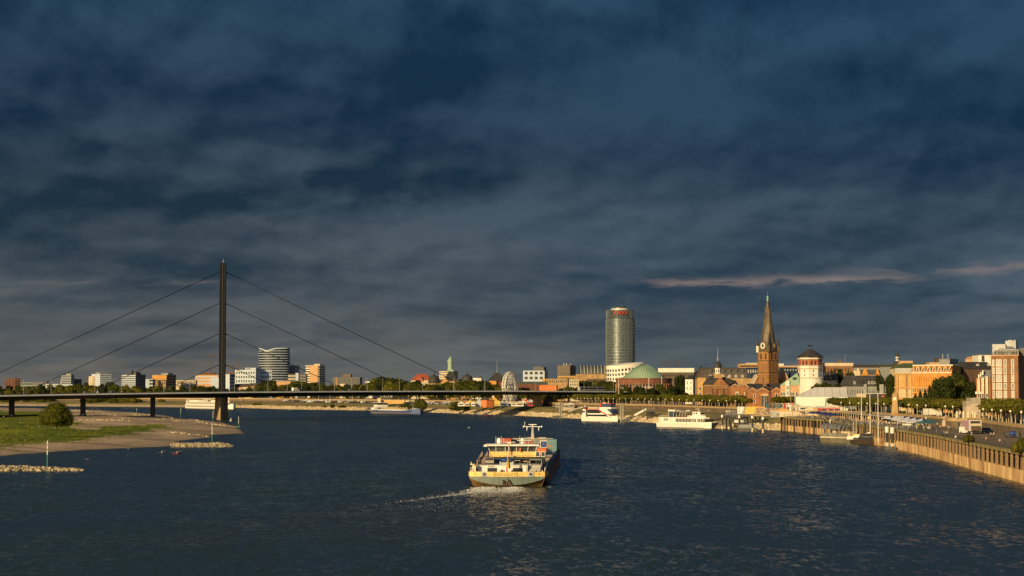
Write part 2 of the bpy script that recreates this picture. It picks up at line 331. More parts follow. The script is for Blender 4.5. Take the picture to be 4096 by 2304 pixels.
def strip(rows, prof, jit=0.0, rnd=random.Random(3)):
    mb = MB(); n = len(prof)
    for s, w, f in rows:
        for k, (t, z) in enumerate(prof):
            p = pt(s, w, t); j = jit if 0 < k < n-1 else 0
            mb.v.append((p[0]+rnd.uniform(-j, j), p[1]+rnd.uniform(-j, j), z+rnd.uniform(-j, j)*.35))
    for i in range(len(rows)-1):
        for k in range(n-1):
            mb.f.append((i*n+k, i*n+k+1, (i+1)*n+k+1, (i+1)*n+k)); mb.m.append(0)
    return mb
M_stone = mat('riprap_stone', (.60,.46,.27), .9, var=.35, scale=.5, bump=.5, bscale=.9)
M_slopegrass = mat('slope_grass', (.13,.135,.035), .95, scale=.06, col2=(.32,.22,.09), bump=.4, bscale=1.2)
M_pave = mat('quay_paving', (.24,.175,.115), .9, var=.22, scale=.12, bump=.03, bscale=3)
M_ground = mat('city_ground', (.12,.11,.09), .95, var=.2, scale=.05)
struct('riprap_ground', strip(BANKPART, [(-.5,-3),(0,-.05),(.08,.9),(.15,1.7),(.22,2.5)], .5), M_stone)
struct('grass_slope_ground', strip(BANKPART, [(.22,2.5),(.32,3.6),(.44,4.9),(.56,6.0),(.60,QZ)], .5), M_slopegrass)
struct('quay_pavement', strip(BANKPART, [(.60,QZ),(1.0,QZ)]), M_pave)
struct('lower_quay_pavement', strip(WALLPART, [(.08,QZ),(1.0,QZ)]), M_pave)
mb = MB(); rows = WALLPART+BANKPART[1:]
for s, w, f in rows: mb.v += [(w[0], w[1], UZ), (f[0], f[1], UZ)]
for i in range(len(rows)-1): mb.f.append((2*i, 2*i+1, 2*i+3, 2*i+2)); mb.m.append(0)
struct('upper_ground', mb, M_ground)
# riprap boulders (nobody could count them)
def rock(mb, c, r, rnd, m=0):
    o = len(mb.v); e = (rnd.uniform(.6,1.1), rnd.uniform(.6,1.1), rnd.uniform(.5,.9)); a = rnd.uniform(0, pi)
    for dx_, dy_, dz_ in ((-1,-1,-.7),(1,-1,-.7),(1,1,-.7),(-1,1,-.7),(-.8,-.7,.8),(.7,-.8,.7),(.8,.7,.8),(-.7,.8,.7)):
        x_ = (dx_+rnd.uniform(-.35,.35))*e[0]*r; y_ = (dy_+rnd.uniform(-.35,.35))*e[1]*r; z_ = (dz_+rnd.uniform(-.3,.3))*e[2]*r
        mb.v.append((c[0]+x_*cos(a)-y_*sin(a), c[1]+x_*sin(a)+y_*cos(a), c[2]+z_))
    for f in ((0,3,2,1),(4,5,6,7),(0,1,5,4),(1,2,6,5),(2,3,7,6),(3,0,4,7)): mb.f.append(tuple(i+o for i in f)); mb.m.append(m)
rn = random.Random(11); mb = MB()
M_rock = mat('boulder_stone', (.56,.45,.29), .92, var=.25, scale=.35, bump=.1, bscale=2)
for i in range(len(BANKPART)-1):
    (s, w, _), (s2, w2, _2) = BANKPART[i], BANKPART[i+1]
    if s[1] > 2000 or s[0] < -700: continue
    for k in range(46):
        q_ = rn.random(); t = rn.uniform(-.01, .23); a = pt(s, w, t); b_ = pt(s2, w2, t)
        rock(mb, (lerp(a[0], b_[0], q_), lerp(a[1], b_[1], q_), max(0, t)/.22*2.5+.1), rn.uniform(.35, .95), rn)
tag(mk('riprap_boulders', mb, M_rock), 'pale yellow boulders heaped along the water edge of the embankment', 'boulders', kind='stuff')
# ---------------------------------------------------------------- quay wall
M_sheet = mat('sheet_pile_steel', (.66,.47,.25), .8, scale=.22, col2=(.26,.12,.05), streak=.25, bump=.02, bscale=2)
M_qwall = mat('quay_concrete_shaded', (.07,.05,.032), .9, scale=.35, col2=(.035,.026,.018), streak=.4, bump=.05)  # recess shade behind the piles is put into this dark wall colour
M_pile = mat('weathered_pile', (.36,.24,.12), .85, scale=.5, col2=(.16,.10,.055), streak=.35)
M_beam = mat('mossy_beam', (.42,.31,.14), .9, scale=.3, col2=(.17,.15,.05))
SP = [s for s, w in ST[:10]]
def along(poly, step):
    out = []; carry = 0.0
    for a, b in zip(poly, poly[1:]):
        a = Vector(a); b = Vector(b); d = b-a; Ln = d.length; u = d/Ln; n = Vector((u[1], -u[0])); s = carry
        while s < Ln: out.append((a+u*s, u, n)); s += step
        carry = s-Ln
    return out
qw = thing('quay_wall', 'long quay wall with rusty sheet piling below and a row of dark piles', 'quay wall', (SP[3][0], SP[3][1], 0))
def wob(o, root): o.parent = root; o.matrix_parent_inverse = root.matrix_basis.inverted(); return o
def ribbon(rows_, m=0):                          # rows of 3-D points joined into a sheet
    mb = MB(); n = len(rows_[0])
    for r in rows_: mb.v += [tuple(p) for p in r]
    for i in range(len(rows_)-1):
        for k in range(n-1): mb.f.append((i*n+k, (i+1)*n+k, (i+1)*n+k+1, i*n+k+1)); mb.m.append(m)
    return mb
rowsz = []
for j, (p, u, n) in enumerate(along(SP[2:], .8)):
    o = n*(.0 if j % 2 else -.22); rowsz.append([(p.x-o.x, p.y-o.y, -1.5), (p.x-o.x, p.y-o.y, 2.6), (p.x+n.x*2.4, p.y+n.y*2.4, 2.62)])
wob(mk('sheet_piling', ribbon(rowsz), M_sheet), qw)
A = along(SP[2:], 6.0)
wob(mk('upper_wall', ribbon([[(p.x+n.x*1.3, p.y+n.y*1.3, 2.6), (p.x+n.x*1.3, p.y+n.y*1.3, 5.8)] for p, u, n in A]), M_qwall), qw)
wob(mk('top_beam', ribbon([[(p.x+n.x*.1, p.y+n.y*.1, 5.7), (p.x+n.x*.1, p.y+n.y*.1, 6.35), (p.x+n.x*2.4, p.y+n.y*2.4, 6.35), (p.x+n.x*2.4, p.y+n.y*2.4, 5.7), (p.x+n.x*.1, p.y+n.y*.1, 5.7)] for p, u, n in A]), M_beam), qw)
mb = MB(); mb.hexa([(-.6,-.3,2.6),(.6,-.3,2.6),(.6,.2,2.6),(-.6,.2,2.6)], [(-.5,-.2,5.75),(.5,-.2,5.75),(.5,.25,5.75),(-.5,.25,5.75)]); mb.box(-.65,.65,-.36,-.22,4.9,5.2); pm_ = mesh('pile', mb, M_pile)
npile = 0
for p, u, n in along(SP[3:], 6.4):
    if npile < 96:
        o = ob('pile', pm_, None, (p.x+n.x*.45, p.y+n.y*.45, 0), atan2(u.y, u.x)+pi+rn.uniform(-.08,.08)); wob(o, qw); npile += 1
# end face where the wall stops and the boulder bank begins
mb = MB(); s, w = ST[9]; mb.hexa([(s[0],s[1],-1),(w[0],w[1],-1),(w[0]-.4,w[1]+.8,-1),(s[0]-.4,s[1]+.8,-1)], [(s[0],s[1],6.1),(w[0],w[1],6.1),(w[0]-.4,w[1]+.8,6.1),(s[0]-.4,s[1]+.8,6.1)])
wob(mk('end_wall', mb, M_qwall), qw)
# ---------------------------------------------------------------- promenade wall with pale coping
M_pwall = mat('promenade_masonry', (.185,.135,.08), .9, scale=.3, col2=(.11,.08,.05), streak=.5, bump=.08, bscale=2)
M_cope = mat('coping_stone', (.50,.36,.19), .85, scale=.4, col2=(.36,.24,.12), bump=.02)
WP = [w for s, w in ST]
def pwall(name, label, poly):
    r = thing(name, label, 'retaining wall', (poly[0][0], poly[0][1], UZ)); a = along(poly, 8.0)+[(Vector(poly[-1]), (Vector(poly[-1])-Vector(poly[-2])).normalized(), None)]
    u = a[-1][1]; a[-1] = (a[-1][0], u, Vector((u[1], -u[0])))
    wob(mk('masonry', ribbon([[(p.x, p.y, QZ-.5), (p.x, p.y, PZ-1.05)] for p, u, n in a]), M_pwall), r)
    wob(mk('coping', ribbon([[(p.x-n.x*.0, p.y-n.y*.0, PZ-1.05), (p.x-n.x*.22, p.y-n.y*.22, PZ-1.05), (p.x-n.x*.22, p.y-n.y*.22, PZ), (p.x+n.x*.35, p.y+n.y*.35, PZ), (p.x+n.x*.35, p.y+n.y*.35, UZ)] for p, u, n in a]), M_cope), r)
    mb = MB()
    for p, u, n in along(poly, 3.2):
        q0 = p-n*.27; mb.hexa([(q0.x-u.x*.06, q0.y-u.y*.06, PZ-1.0),(q0.x+u.x*.06, q0.y+u.y*.06, PZ-1.0),(q0.x+u.x*.06+n.x*.1, q0.y+u.y*.06+n.y*.1, PZ-1.0),(q0.x-u.x*.06+n.x*.1, q0.y-u.y*.06+n.y*.1, PZ-1.0)], [(q0.x-u.x*.06, q0.y-u.y*.06, PZ-.05),(q0.x+u.x*.06, q0.y+u.y*.06, PZ-.05),(q0.x+u.x*.06+n.x*.1, q0.y+u.y*.06+n.y*.1, PZ-.05),(q0.x-u.x*.06+n.x*.1, q0.y-u.y*.06+n.y*.1, PZ-.05)])
    wob(mk('joint', mb, M_pwall), r)
    return r
pwall('promenade_wall', 'masonry retaining wall with pale coping rising behind the parked box truck', WP[1:7])
pwall('promenade_wall', 'retaining wall behind the riverside terraces, between bastion and white tent', WP[6:11])
pwall('promenade_wall', 'long straight retaining wall under the lamps behind the two white boats', WP[10:16])
pwall('promenade_wall', 'low retaining wall behind the car park beyond the bridge', WP[16:22])
bx_, by_ = X(3868, 622), 622
br = thing('round_bastion', 'round masonry bastion with closed parasols on top, beside the pale concrete tower', 'bastion', (bx_, by_, QZ))
mb = MB(); mb.lathe([(7.2,-.5),(7.0,PZ-QZ-1.05)], 40); mk('masonry', mb, M_pwall, br, smooth=False)
mb = MB(); mb.lathe([(7.2,PZ-QZ-1.05),(7.25,PZ-QZ),(6.7,PZ-QZ),(6.7,PZ-QZ-.9),(.1,PZ-QZ-.9)], 40); mk('coping', mb, M_cope, br)
# ================================================================ left bank: gravel spit and meadow
def Gp(lst, z=0.0): return [G(px, py, z) for px, py in lst]
SHORE = Gp([(0,1825),(195,1808),(372,1798),(497,1793),(640,1787),(740,1781),(704,1768),(770,1757),(836,1750),(848,1741),(900,1737),(985,1733),(954,1712),(905,1692),(869,1687),(766,1677),(662,1662),(550,1652),(277,1645),(165,1640),(60,1636)])
SHORE = [(-400,470),(-190,505)]+SHORE+[(-900,2100),(-2500,1900),(-2500,300),(-700,380)]
GRASS = Gp([(-60,1790),(0,1770),(195,1759),(331,1753),(538,1727),(700,1704),(640,1697),(470,1707),(380,1716),(300,1716),(310,1700),(285,1690),(240,1662),(170,1652),(0,1646),(-200,1642)], 2.6)+[(-900,1500),(-900,700)]
import numpy as np
def sdist(P, poly):
    d = np.full(len(P), 1e9); ins = np.zeros(len(P), bool); n = len(poly)
    for i in range(n):
        a = np.array(poly[i], float); b = np.array(poly[(i+1) % n], float); ab = b-a
        t = np.clip(((P-a)@ab)/max(ab@ab, 1e-9), 0, 1); d = np.minimum(d, np.hypot(*(P-(a+t[:,None]*ab)).T))
        c = (a[1] > P[:,1]) != (b[1] > P[:,1])
        with np.errstate(divide='ignore', invalid='ignore'): xi = (b[0]-a[0])*(P[:,1]-a[1])/(b[1]-a[1])+a[0]
        ins ^= c & (P[:,0] < xi)
    return np.where(ins, d, -d)
xs = np.concatenate([np.arange(-1200,-520,40), np.arange(-520,-90,5)]); ys = np.concatenate([np.arange(420,1250,5), np.arange(1250,2150,14)])
gx, gy = np.meshgrid(xs, ys); P = np.stack([gx.ravel(), gy.ravel()], 1); sd = sdist(P, SHORE); gd = sdist(P, GRASS)
from mathutils import noise as mno
def hf(x, y, s):
    if s < 0: return max(-2.0, s*.12)
    n = mno.noise(Vector((x*.012, y*.028, 0)))+.6*mno.noise(Vector((x*.03, y*.06, 3)))
    return 2.7*(1-math.exp(-s/26))+.006*min(s, 250)+n*1.15*min(1, s/18)+.12*mno.noise(Vector((x*.3, y*.2, 5)))*min(1, s/5)
zz = [hf(x, y, s) for (x, y), s in zip(P, sd)]
nx_ = len(xs); mb = MB(); mb.v = [(float(a), float(b), float(c)) for (a, b), c in zip(P, zz)]
for j in range(len(ys)-1):
    for i in range(nx_-1):
        q4 = (j*nx_+i, j*nx_+i+1, (j+1)*nx_+i+1, (j+1)*nx_+i)
        if max(sd[k] for k in q4) > -14: mb.f.append(q4); mb.m.append(0)
def bank_mat():
    m = bpy.data.materials.new('spit_ground'); m.use_nodes = True; t = m.node_tree; b = t.nodes['Principled BSDF']; q = NM(t); b.inputs['Roughness'].default_value = .95; b.inputs['Specular IOR Level'].default_value = .1
    at = t.nodes.new('ShaderNodeAttribute'); at.attribute_name = 'grassy'; wt = t.nodes.new('ShaderNodeAttribute'); wt.attribute_name = 'inland'
    geo = t.nodes.new('ShaderNodeNewGeometry'); P = geo.outputs['Position']
    n = q.nz(q.mp(P, (1,.5,1)), .10, 6, .65, .5); n2 = q.nz(P, .9, 5, .7); n3 = q.nz(q.mp(P, (1,.35,1)), .045, 5, .6, .6)
    gr = q.ss(q.m('ADD', at.outputs['Fac'], q.m('MULTIPLY', q.m('SUBTRACT', n, .5), 1.6)), .35, .62)
    n5 = q.nz(q.mp(P, (.25,1.3,1), .12), .11, 5, .6, .4)
    grass = q.mix(q.ss(n3, .35, .65), (.27,.29,.025,1), (.12,.16,.020,1)); grass = q.mix(q.ss(n2, .4, .75, 0, .55), grass, (.075,.10,.018,1))
    grav = q.mix(q.ss(n3, .35, .65), (.66,.49,.33,1), (.42,.32,.225,1)); grav = q.mix(q.ss(n2, .45, .75, 0, .5), grav, (.28,.21,.15,1))
    grass = q.mix(q.ss(n5, .46, .60, 0, .62), grass, (.04,.055,.012,1)); grass = q.mix(q.ss(n5, .30, .42, .5, 0), grass, (.33,.27,.06,1)); grav = q.mix(q.ss(n5, .48, .62, 0, .55), grav, (.19,.145,.10,1))  # wide stripes put the shading of the undulations into the ground colour
    wet = q.ss(wt.outputs['Fac'], .0, .10, 1, 0)
    grav = q.mix(wet, grav, (.06,.05,.04,1))
    t.links.new(q.mix(gr, grav, grass), b.inputs['Base Color'])
    bp = t.nodes.new('ShaderNodeBump'); bp.inputs['Distance'].default_value = .28; t.links.new(q.m('ADD', n2, q.m('MULTIPLY', n, .8)), bp.inputs['Height']); t.links.new(bp.outputs[0], b.inputs['Normal']); return m
gb = struct('meadow_ground', mb, bank_mat(), smooth=True)
a_ = gb.data.attributes.new('grassy', 'FLOAT', 'POINT'); a_.data.foreach_set('value', np.clip(.5+gd/16, 0, 1).astype(np.float32))
a_ = gb.data.attributes.new('inland', 'FLOAT', 'POINT'); a_.data.foreach_set('value', np.clip(sd/25, 0, 1).astype(np.float32))
def lz(x, y): return hf(x, y, float(sdist(np.array([[x, y]], float), SHORE)[0]))
# tufts of grass standing over the meadow, thinning out into the gravel
rg_ = random.Random(33); mb = MB(); M_tuft = mat('tuft_grass', (.20,.23,.03), .9, scale=.05, col2=(.09,.11,.02)); kk = 0; cand = np.array([(rg_.uniform(-430,-90), rg_.uniform(540,1000)) for _ in range(26000)]); cs1 = sdist(cand, SHORE); cg1 = sdist(cand, GRASS)
for (x, y), s_, g_ in zip(cand, cs1, cg1):
    if s_ < 2 or g_ < -14 or abs(x) > .30*y or (g_ < 0 and rg_.random() < -g_/12) or rg_.random() < .25: continue
    z = hf(x, y, s_); h_ = rg_.uniform(.12,.5)*(1 if g_ > 3 else .7)
    for b_ in range(3): a = rg_.uniform(0, 2*pi); o = len(mb.v); ca, sa = cos(a)*.35, sin(a)*.35; mb.v += [(x-ca, y-sa, z-.05), (x+ca, y+sa, z-.05), (x+sa*.6, y-ca*.6, z+h_)]; mb.f.append((o, o+1, o+2)); mb.m.append(0)
tag(mk('meadow_grass', mb, M_tuft), 'short tufts of green grass covering the river meadow', 'grass', kind='stuff')
# stones lying over the gravel in broken rows
mb = MB()
for px0, py0, px1, py1, k, sp_ in ((290,1649,640,1657,160,9),(330,1652,760,1678,150,7),(300,1690,500,1690,70,5),(500,1676,905,1690,120,4),(300,1667,620,1668,70,6),(660,1722,980,1731,70,3),(700,1664,830,1681,60,4),(860,1687,985,1693,30,2)):
    for i in range(k):
        t = rn.random(); px = lerp(px0, px1, t); py = lerp(py0, py1, t); d = Dz(py, 2.0)+rn.gauss(0, sp_); x = X(px, d)+rn.uniform(-3,3); z = lz(x, d)
        if z > -.3: rock(mb, (x, d, z+.02), rn.choice((.15,.2,.3,.45,.6)), rn)
tag(mk('gravel_stones', mb, M_rock), 'loose pale stones strewn in rows over the gravel spit', 'stones', kind='stuff')
M_groyne = mat('groyne_stone', (.37,.31,.215), .9, var=.3, scale=.5, bump=.08, bscale=2)
def groyne(name, label, x0, x1, y0, w, h, n, seed):
    r = random.Random(seed); mb = MB(); m2 = MB(); rr = []
    for i in range(41):
        t = i/40; x = lerp(x0, x1, t); e = min(1, (1-t)*7)**.6; rr.append([(x, y0-w*e*1.5-.3, -1.2), (x, y0-w*.5*e, h*.55*e-.35), (x, y0, h*.9*e-.3), (x, y0+w*.5*e, h*.55*e-.35), (x, y0+w*1.4*e+.3, -1.2)])
    m2 = ribbon([q_[::-1] for q_ in rr])
    struct('groyne_ground', m2, M_groyne)
    for i in range(n):
        t = r.random(); x = lerp(x0, x1, t); e = min(1, (1-t)*7)**.6; s = max(-1, min(1, r.gauss(0, .45))); rock(mb, (x, y0+s*w*.9*e, h*e*(1-abs(s))*.95+r.uniform(-.12,.1)), r.choice((.2,.26,.34,.42,.55)), r)
    return tag(mk(name, mb, M_groyne), label, 'stone groyne', kind='stuff')
groyne('groyne_stones', 'heap of pale boulders forming the nearest groyne at the lower edge of the river', -260, -101, 438, 5.0, 1.25, 4200, 5)
groyne('groyne_stones', 'short ridge of pale boulders at the tip of the gravel beach', -114, -93.5, 622, 3.6, 1.15, 900, 6)
# ================================================================ bridge
BU = Vector((.692,.722,0)).normalized(); BN = Vector((BU.y,-BU.x,0)); BO = Vector((-188,1202,0))
def bt(px):
    r = (px-2048)/F; return (188+1202*r)/(BU.x-BU.y*r)
DZ = [(-420,13.6),(-300,14.8),(-180,15.9),(-105,16.9),(-54,17.4),(0,17.9),(110,18.4),(259,18.5),(393,17.9),(470,17.2)]
def dzt(t):
    for (a, za), (b, zb) in zip(DZ, DZ[1:]):
        if a <= t <= b: return lerp(za, zb, (t-a)/(b-a))
    return DZ[0][1] if t < DZ[0][0] else DZ[-1][1]
def bp3(t, n=0.0, z=0.0): p = BO+BU*t+BN*n; return (p.x, p.y, z)
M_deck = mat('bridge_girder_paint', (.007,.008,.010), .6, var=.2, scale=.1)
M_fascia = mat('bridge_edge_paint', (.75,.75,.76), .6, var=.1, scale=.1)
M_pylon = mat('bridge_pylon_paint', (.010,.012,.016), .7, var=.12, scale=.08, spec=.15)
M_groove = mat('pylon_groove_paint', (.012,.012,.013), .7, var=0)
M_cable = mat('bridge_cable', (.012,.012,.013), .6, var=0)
M_asph = mat('bridge_asphalt', (.05,.05,.05), .9)
M_bstone = mat('bridge_pier_concrete', (.46,.33,.18), .9, scale=.15, col2=(.24,.17,.095), streak=.5, bump=.05)
M_dpier = mat('bridge_column_paint', (.030,.032,.036), .7, var=.15)
M_steel = mat('galvanised_steel', (.34,.34,.34), .5, var=.1)
bg_ = thing('cable_stayed_bridge', 'dark cable stayed road bridge with one tall slender pylon crossing the river', 'bridge', (BO.x, BO.y, 0))
ts = list(range(-420, 471, 15))
th = lambda t: 3.1+.55*math.exp(-(t/60)**2)
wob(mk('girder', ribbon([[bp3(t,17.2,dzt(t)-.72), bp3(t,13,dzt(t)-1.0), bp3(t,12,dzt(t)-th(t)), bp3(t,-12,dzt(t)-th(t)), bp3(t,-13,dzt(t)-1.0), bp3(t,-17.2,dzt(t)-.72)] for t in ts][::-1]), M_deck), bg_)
wob(mk('edge_beam', ribbon([[bp3(t,17.0,dzt(t)+.02), bp3(t,17.6,dzt(t)+.02), bp3(t,17.6,dzt(t)-.80), bp3(t,17.2,dzt(t)-.80)] for t in ts][::-1]), M_fascia), bg_)
wob(mk('edge_beam', ribbon([[bp3(t,-17.0,dzt(t)+.02), bp3(t,-17.6,dzt(t)+.02), bp3(t,-17.6,dzt(t)-.80), bp3(t,-17.2,dzt(t)-.80)] for t in ts]), M_fascia), bg_)
wob(mk('roadway', ribbon([[bp3(t,17.0,dzt(t)), bp3(t,-17.0,dzt(t))] for t in ts]), M_asph), bg_)
mb = MB()
for t in range(-300, 440, 3): mb.tube(bp3(t,17.3,dzt(t)), bp3(t,17.3,dzt(t)+1.0), .035, 4)
for a, b in zip(ts, ts[1:]):
    for h_ in (.5, 1.0): mb.tube(bp3(a,17.3,dzt(a)+h_), bp3(b,17.3,dzt(b)+h_), .03, 4)
wob(mk('railing', mb, mat('dark_railing', (.05,.05,.05), .6, var=0)), bg_)
def locV(mb, t=0.0): return mb.tf(Matrix.Translation(Vector(bp3(t))))
def locB(mb): return mb.tf(Matrix.Translation(BO) @ Matrix.Rotation(atan2(BU.y, BU.x), 4, 'Z'))   # local x along the bridge, y away from the viewer
py_ = MB(); py_.hexa([(-1.85,-2.2,14),(1.85,-2.2,14),(1.85,2.2,14),(-1.85,2.2,14)], [(-1.7,-1.9,101),(1.7,-1.9,101),(1.7,1.9,101),(-1.7,1.9,101)])
py_.box(-1.95,-1.1,-2.35,-2.1,16,100.4); py_.box(1.1,1.95,-2.35,-2.1,16,100.4); py_.box(-1.9,1.9,-2.1,2.1,101,101.5)
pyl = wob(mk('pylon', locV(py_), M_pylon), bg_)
gm = MB(); gm.box(-.28,.28,-2.32,-2.22,17,100.5); wob(mk('groove', locV(gm), M_groove), bg_)
gm = MB(); gm.tube((0,0,101.4),(0,0,104.2),.10,6); gm.box(-.5,.5,-.06,.06,102.6,102.8); gm.box(-.06,.06,-.5,.5,103.4,103.55); wob(mk('aerial', locV(gm), M_steel), bg_)
for z_, pxs in ((96.0,(1900,-200)),(75.6,(1650,79)),(55.9,(1395,360)),(35.8,(1140,642))):
    for px in pxs:
        t = bt(px); sg = 1 if t > 0 else -1; mb = MB(); mb.tube((BO.x+BU.x*sg*1.7, BO.y+BU.y*sg*1.7, z_), bp3(t,0,dzt(t)), .21, 8)
        mb.tube((BO.x+BU.x*sg*1.2, BO.y+BU.y*sg*1.2, z_), (BO.x+BU.x*sg*3.2, BO.y+BU.y*sg*3.2, z_-.95), .5, 8, r2=.3)
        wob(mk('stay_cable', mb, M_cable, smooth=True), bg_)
mb = MB()
for z0, z1, k0, k1 in ((-3,1.2,1.12,1.08),(1.2,14.6,1.06,.94)):
    h6 = lambda k: [(-3.3*k,-9),(.9*k,-16.5*k),(1.6*k,-16.5*k),(3.3*k,-9),(3.3*k,3.5),(-3.3*k,3.5)]
    mb.hexa([(x,y,z0) for x, y in h6(k0)], [(x,y,z1) for x, y in h6(k1)])
wob(mk('river_pier', locV(mb), M_bstone), bg_)
mb = MB(); h6 = lambda k: [(-3.5*k,-1.5),(0,-3.6*k),(3.5*k,-1.5),(3.5*k,3.5),(-3.5*k,3.5)]; mb.hexa([(x,y,2) for x, y in h6(1.06)], [(x,y,15.2) for x, y in h6(1)]); wob(mk('bank_pier', locV(mb, 300), M_bstone), bg_)
for t in (-54,-105,-153.8,-205,-257):
    zb = lz(*bp3(t)[:2]) if t > -240 else 3; mb = MB()
    mb.box(-1.2,1.2,-2,2,zb+1.2,dzt(t)-2.9); mb.box(-1.5,1.5,-2.4,2.4,zb-1.5,zb+1.3,1); wob(mk('column', locV(mb, t), [M_dpier, mat('footing_concrete',(.22,.20,.17),.9)]), bg_)
mb = MB(); mb.box(395,470,-17,17,5,14.5); wob(mk('abutment', locB(mb), M_pwall), bg_)
# bridge lamps, standing on the deck
mb = MB(); mb.tube((0,0,0),(0,0,8.6),.11,6,r2=.07); mb.box(-.09,.09,-1.3,1.3,8.5,8.62); mb2 = MB(); mb2.box(-.17,.17,-.45,.45,8.4,8.52); lhm = None
BL_ = [54,196,337,476,612,750,894,1006,1027,1138,1162,1267,1293,1395,1423,1520,1552,1679,1769,1805,1891,1929,2011,2131,2173,2245,2290,2359,2407]
M_lamp = mat('lamp_housing', (.55,.55,.55), .4, var=0); blp = thing('street_lamp', '', 'street lamp', (0,0,0)); mk('post', mb, M_steel, blp); lhm = mesh('lamp_head', mb2, M_lamp); ob('lamp_head', lhm, blp, (0,-1.05,0)); ob('lamp_head', lhm, blp, (0,1.05,0))
for i, px in enumerate(BL_):
    t = bt(px); p = bp3(t, 3 if i % 2 else 12, dzt(t)); lb = '%s double-headed lamp post on the bridge from the %s' % (nth(i) if i < 15 else nth(len(BL_)-1-i), 'gravel bank end' if i < 15 else 'city end'); g_ = 'lamp posts on the bridge deck'
    if i == 0: blp.location = p; tag(blp, lb, None, g_)
    else: dup(blp, p, 0, lb, g_)
# ================================================================ vegetation
LG = leafmat('leaf_yellow_green', (.20,.175,.020), (.065,.072,.013), .45)  # bright yellow-green foliage
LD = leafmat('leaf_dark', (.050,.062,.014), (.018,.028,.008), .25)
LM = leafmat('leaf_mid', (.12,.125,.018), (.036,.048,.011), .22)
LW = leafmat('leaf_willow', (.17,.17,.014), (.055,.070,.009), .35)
M_bark = mat('bark', (.16,.12,.075), .9, var=.3, scale=2, bump=.02)
M_bark2 = mat('plane_bark', (.52,.43,.30), .9, var=.35, scale=3)
def crown(name, lobes, n, leaf, m, seed, core=.74):
    r = random.Random(seed); mb = MB()
    for cx, cy, cz, a, b, c in lobes:
        i0 = len(mb.v); mb.ball((0,0,0), 1, 9, 6)
        for i in range(i0, len(mb.v)):
            x, y, z = mb.v[i]; k = core*r.uniform(.78, 1.12); mb.v[i] = (cx+x*a*k, cy+y*b*k, cz+z*c*k)
    wt = [(l[3]*l[5])**1.0 for l in lobes]
    for i in range(n):
        cx, cy, cz, a, b, c = r.choices(lobes, wt)[0]; d = Vector((r.gauss(0,1), r.gauss(0,1), r.gauss(0,1)+.15)).normalized(); k = r.uniform(.68, 1.06)**.8
        if r.random() < .10: k *= r.uniform(1.05, 1.22)
        p = Vector((cx+d.x*a*k, cy+d.y*b*k, cz+d.z*c*k)); nn = (d+Vector((r.gauss(0,.7), r.gauss(0,.7), r.gauss(0,.7)))).normalized(); u = nn.orthogonal().normalized(); w = nn.cross(u)
        an = r.uniform(0, pi); u, w = u*cos(an)+w*sin(an), w*cos(an)-u*sin(an); s = leaf*r.uniform(.6, 1.35); o = len(mb.v)
        mb.v += [tuple(p-u*s*.6), tuple(p-w*s*.35), tuple(p+u*s*.6), tuple(p+w*s*.35)]; mb.f.append((o, o+1, o+2, o+3)); mb.m.append(0)
    return mesh(name, mb, m)
def lobes_round(R, Hh, z0, n, r):               # crown of radius R between z0 and z0+Hh
    L_ = [(0, 0, z0+Hh*.5, R*.72, R*.72, Hh*.44)]
    for i in range(n):
        a = 2*pi*i/n+r.uniform(-.4,.4); q = R*r.uniform(.42,.62); k = r.uniform(.28,.46); h = z0+Hh*r.uniform(.28,.78); L_.append((q*cos(a), q*sin(a), h, R*k, R*k, Hh*k*.62))
    L_.append((r.uniform(-.2,.2)*R, r.uniform(-.2,.2)*R, z0+Hh*.80, R*.42, R*.42, Hh*.21)); return L_
def trunk(h, r0, z1, nb, r, m=M_bark, name='trunk'):
    mb = MB(); mb.tube((0,0,-.3),(r.uniform(-.1,.1),0,h),r0,7,r2=r0*.65)
    for i in range(nb):
        a = 2*pi*i/nb+r.uniform(-.3,.3); l = (z1-h)*r.uniform(.6,.9); mb.tube((0,0,h*.92),(cos(a)*l*.7, sin(a)*l*.7, h+l*.75),r0*.5,5,r2=r0*.18)
    return mesh(name, mb, m)
rt = random.Random(21)
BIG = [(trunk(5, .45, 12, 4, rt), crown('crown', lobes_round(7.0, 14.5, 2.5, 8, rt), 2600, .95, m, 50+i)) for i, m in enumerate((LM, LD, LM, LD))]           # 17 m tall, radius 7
BIG_YEL = [(trunk(5, .45, 12, 4, rt), crown('crown', lobes_round(7.0, 14.5, 2.5, 8, rt), 2600, .95, LG, 60+i)) for i in range(2)]
POL = []
for i in range(5):
    lb = [(0,0,4.7,2.7,2.7,1.5)]+[(2.3*cos(a), 2.3*sin(a), 4.6+rt.uniform(-.3,.5), 1.7, 1.7, 1.25) for a in [k*pi/3+rt.uniform(-.3,.3) for k in range(6)]]
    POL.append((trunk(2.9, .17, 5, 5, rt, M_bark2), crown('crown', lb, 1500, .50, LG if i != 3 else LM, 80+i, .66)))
COL = (trunk(1, .2, 6, 2, rt), crown('crown', [(0,0,1.6,1.15,1.15,1.8),(0,0,4.3,1.25,1.25,2.2),(0,0,7.0,.95,.95,2.2),(0,0,9.0,.5,.5,1.2)], 1500, .45, LD, 91))
BSH = [crown('bush', [(0,0,1.2,1.7,1.7,1.3),(1.3,.3,.9,1.1,1.1,1.0),(-1.2,-.2,.9,1.2,1.2,1.1)], 1100, .42, m, 95+i) for i, m in enumerate((LM, LG))]
def tree(proto, x, y, z, s, label, group=None, name='tree', sx=1.0, cat='tree', rz=None):
    r = thing(name, label, cat, (x, y, z), rt.uniform(0, 6.28) if rz is None else rz, group); r.scale = (s*sx, s*sx, s)
    ob('trunk', proto[0], r); ob('crown', proto[1], r); return r
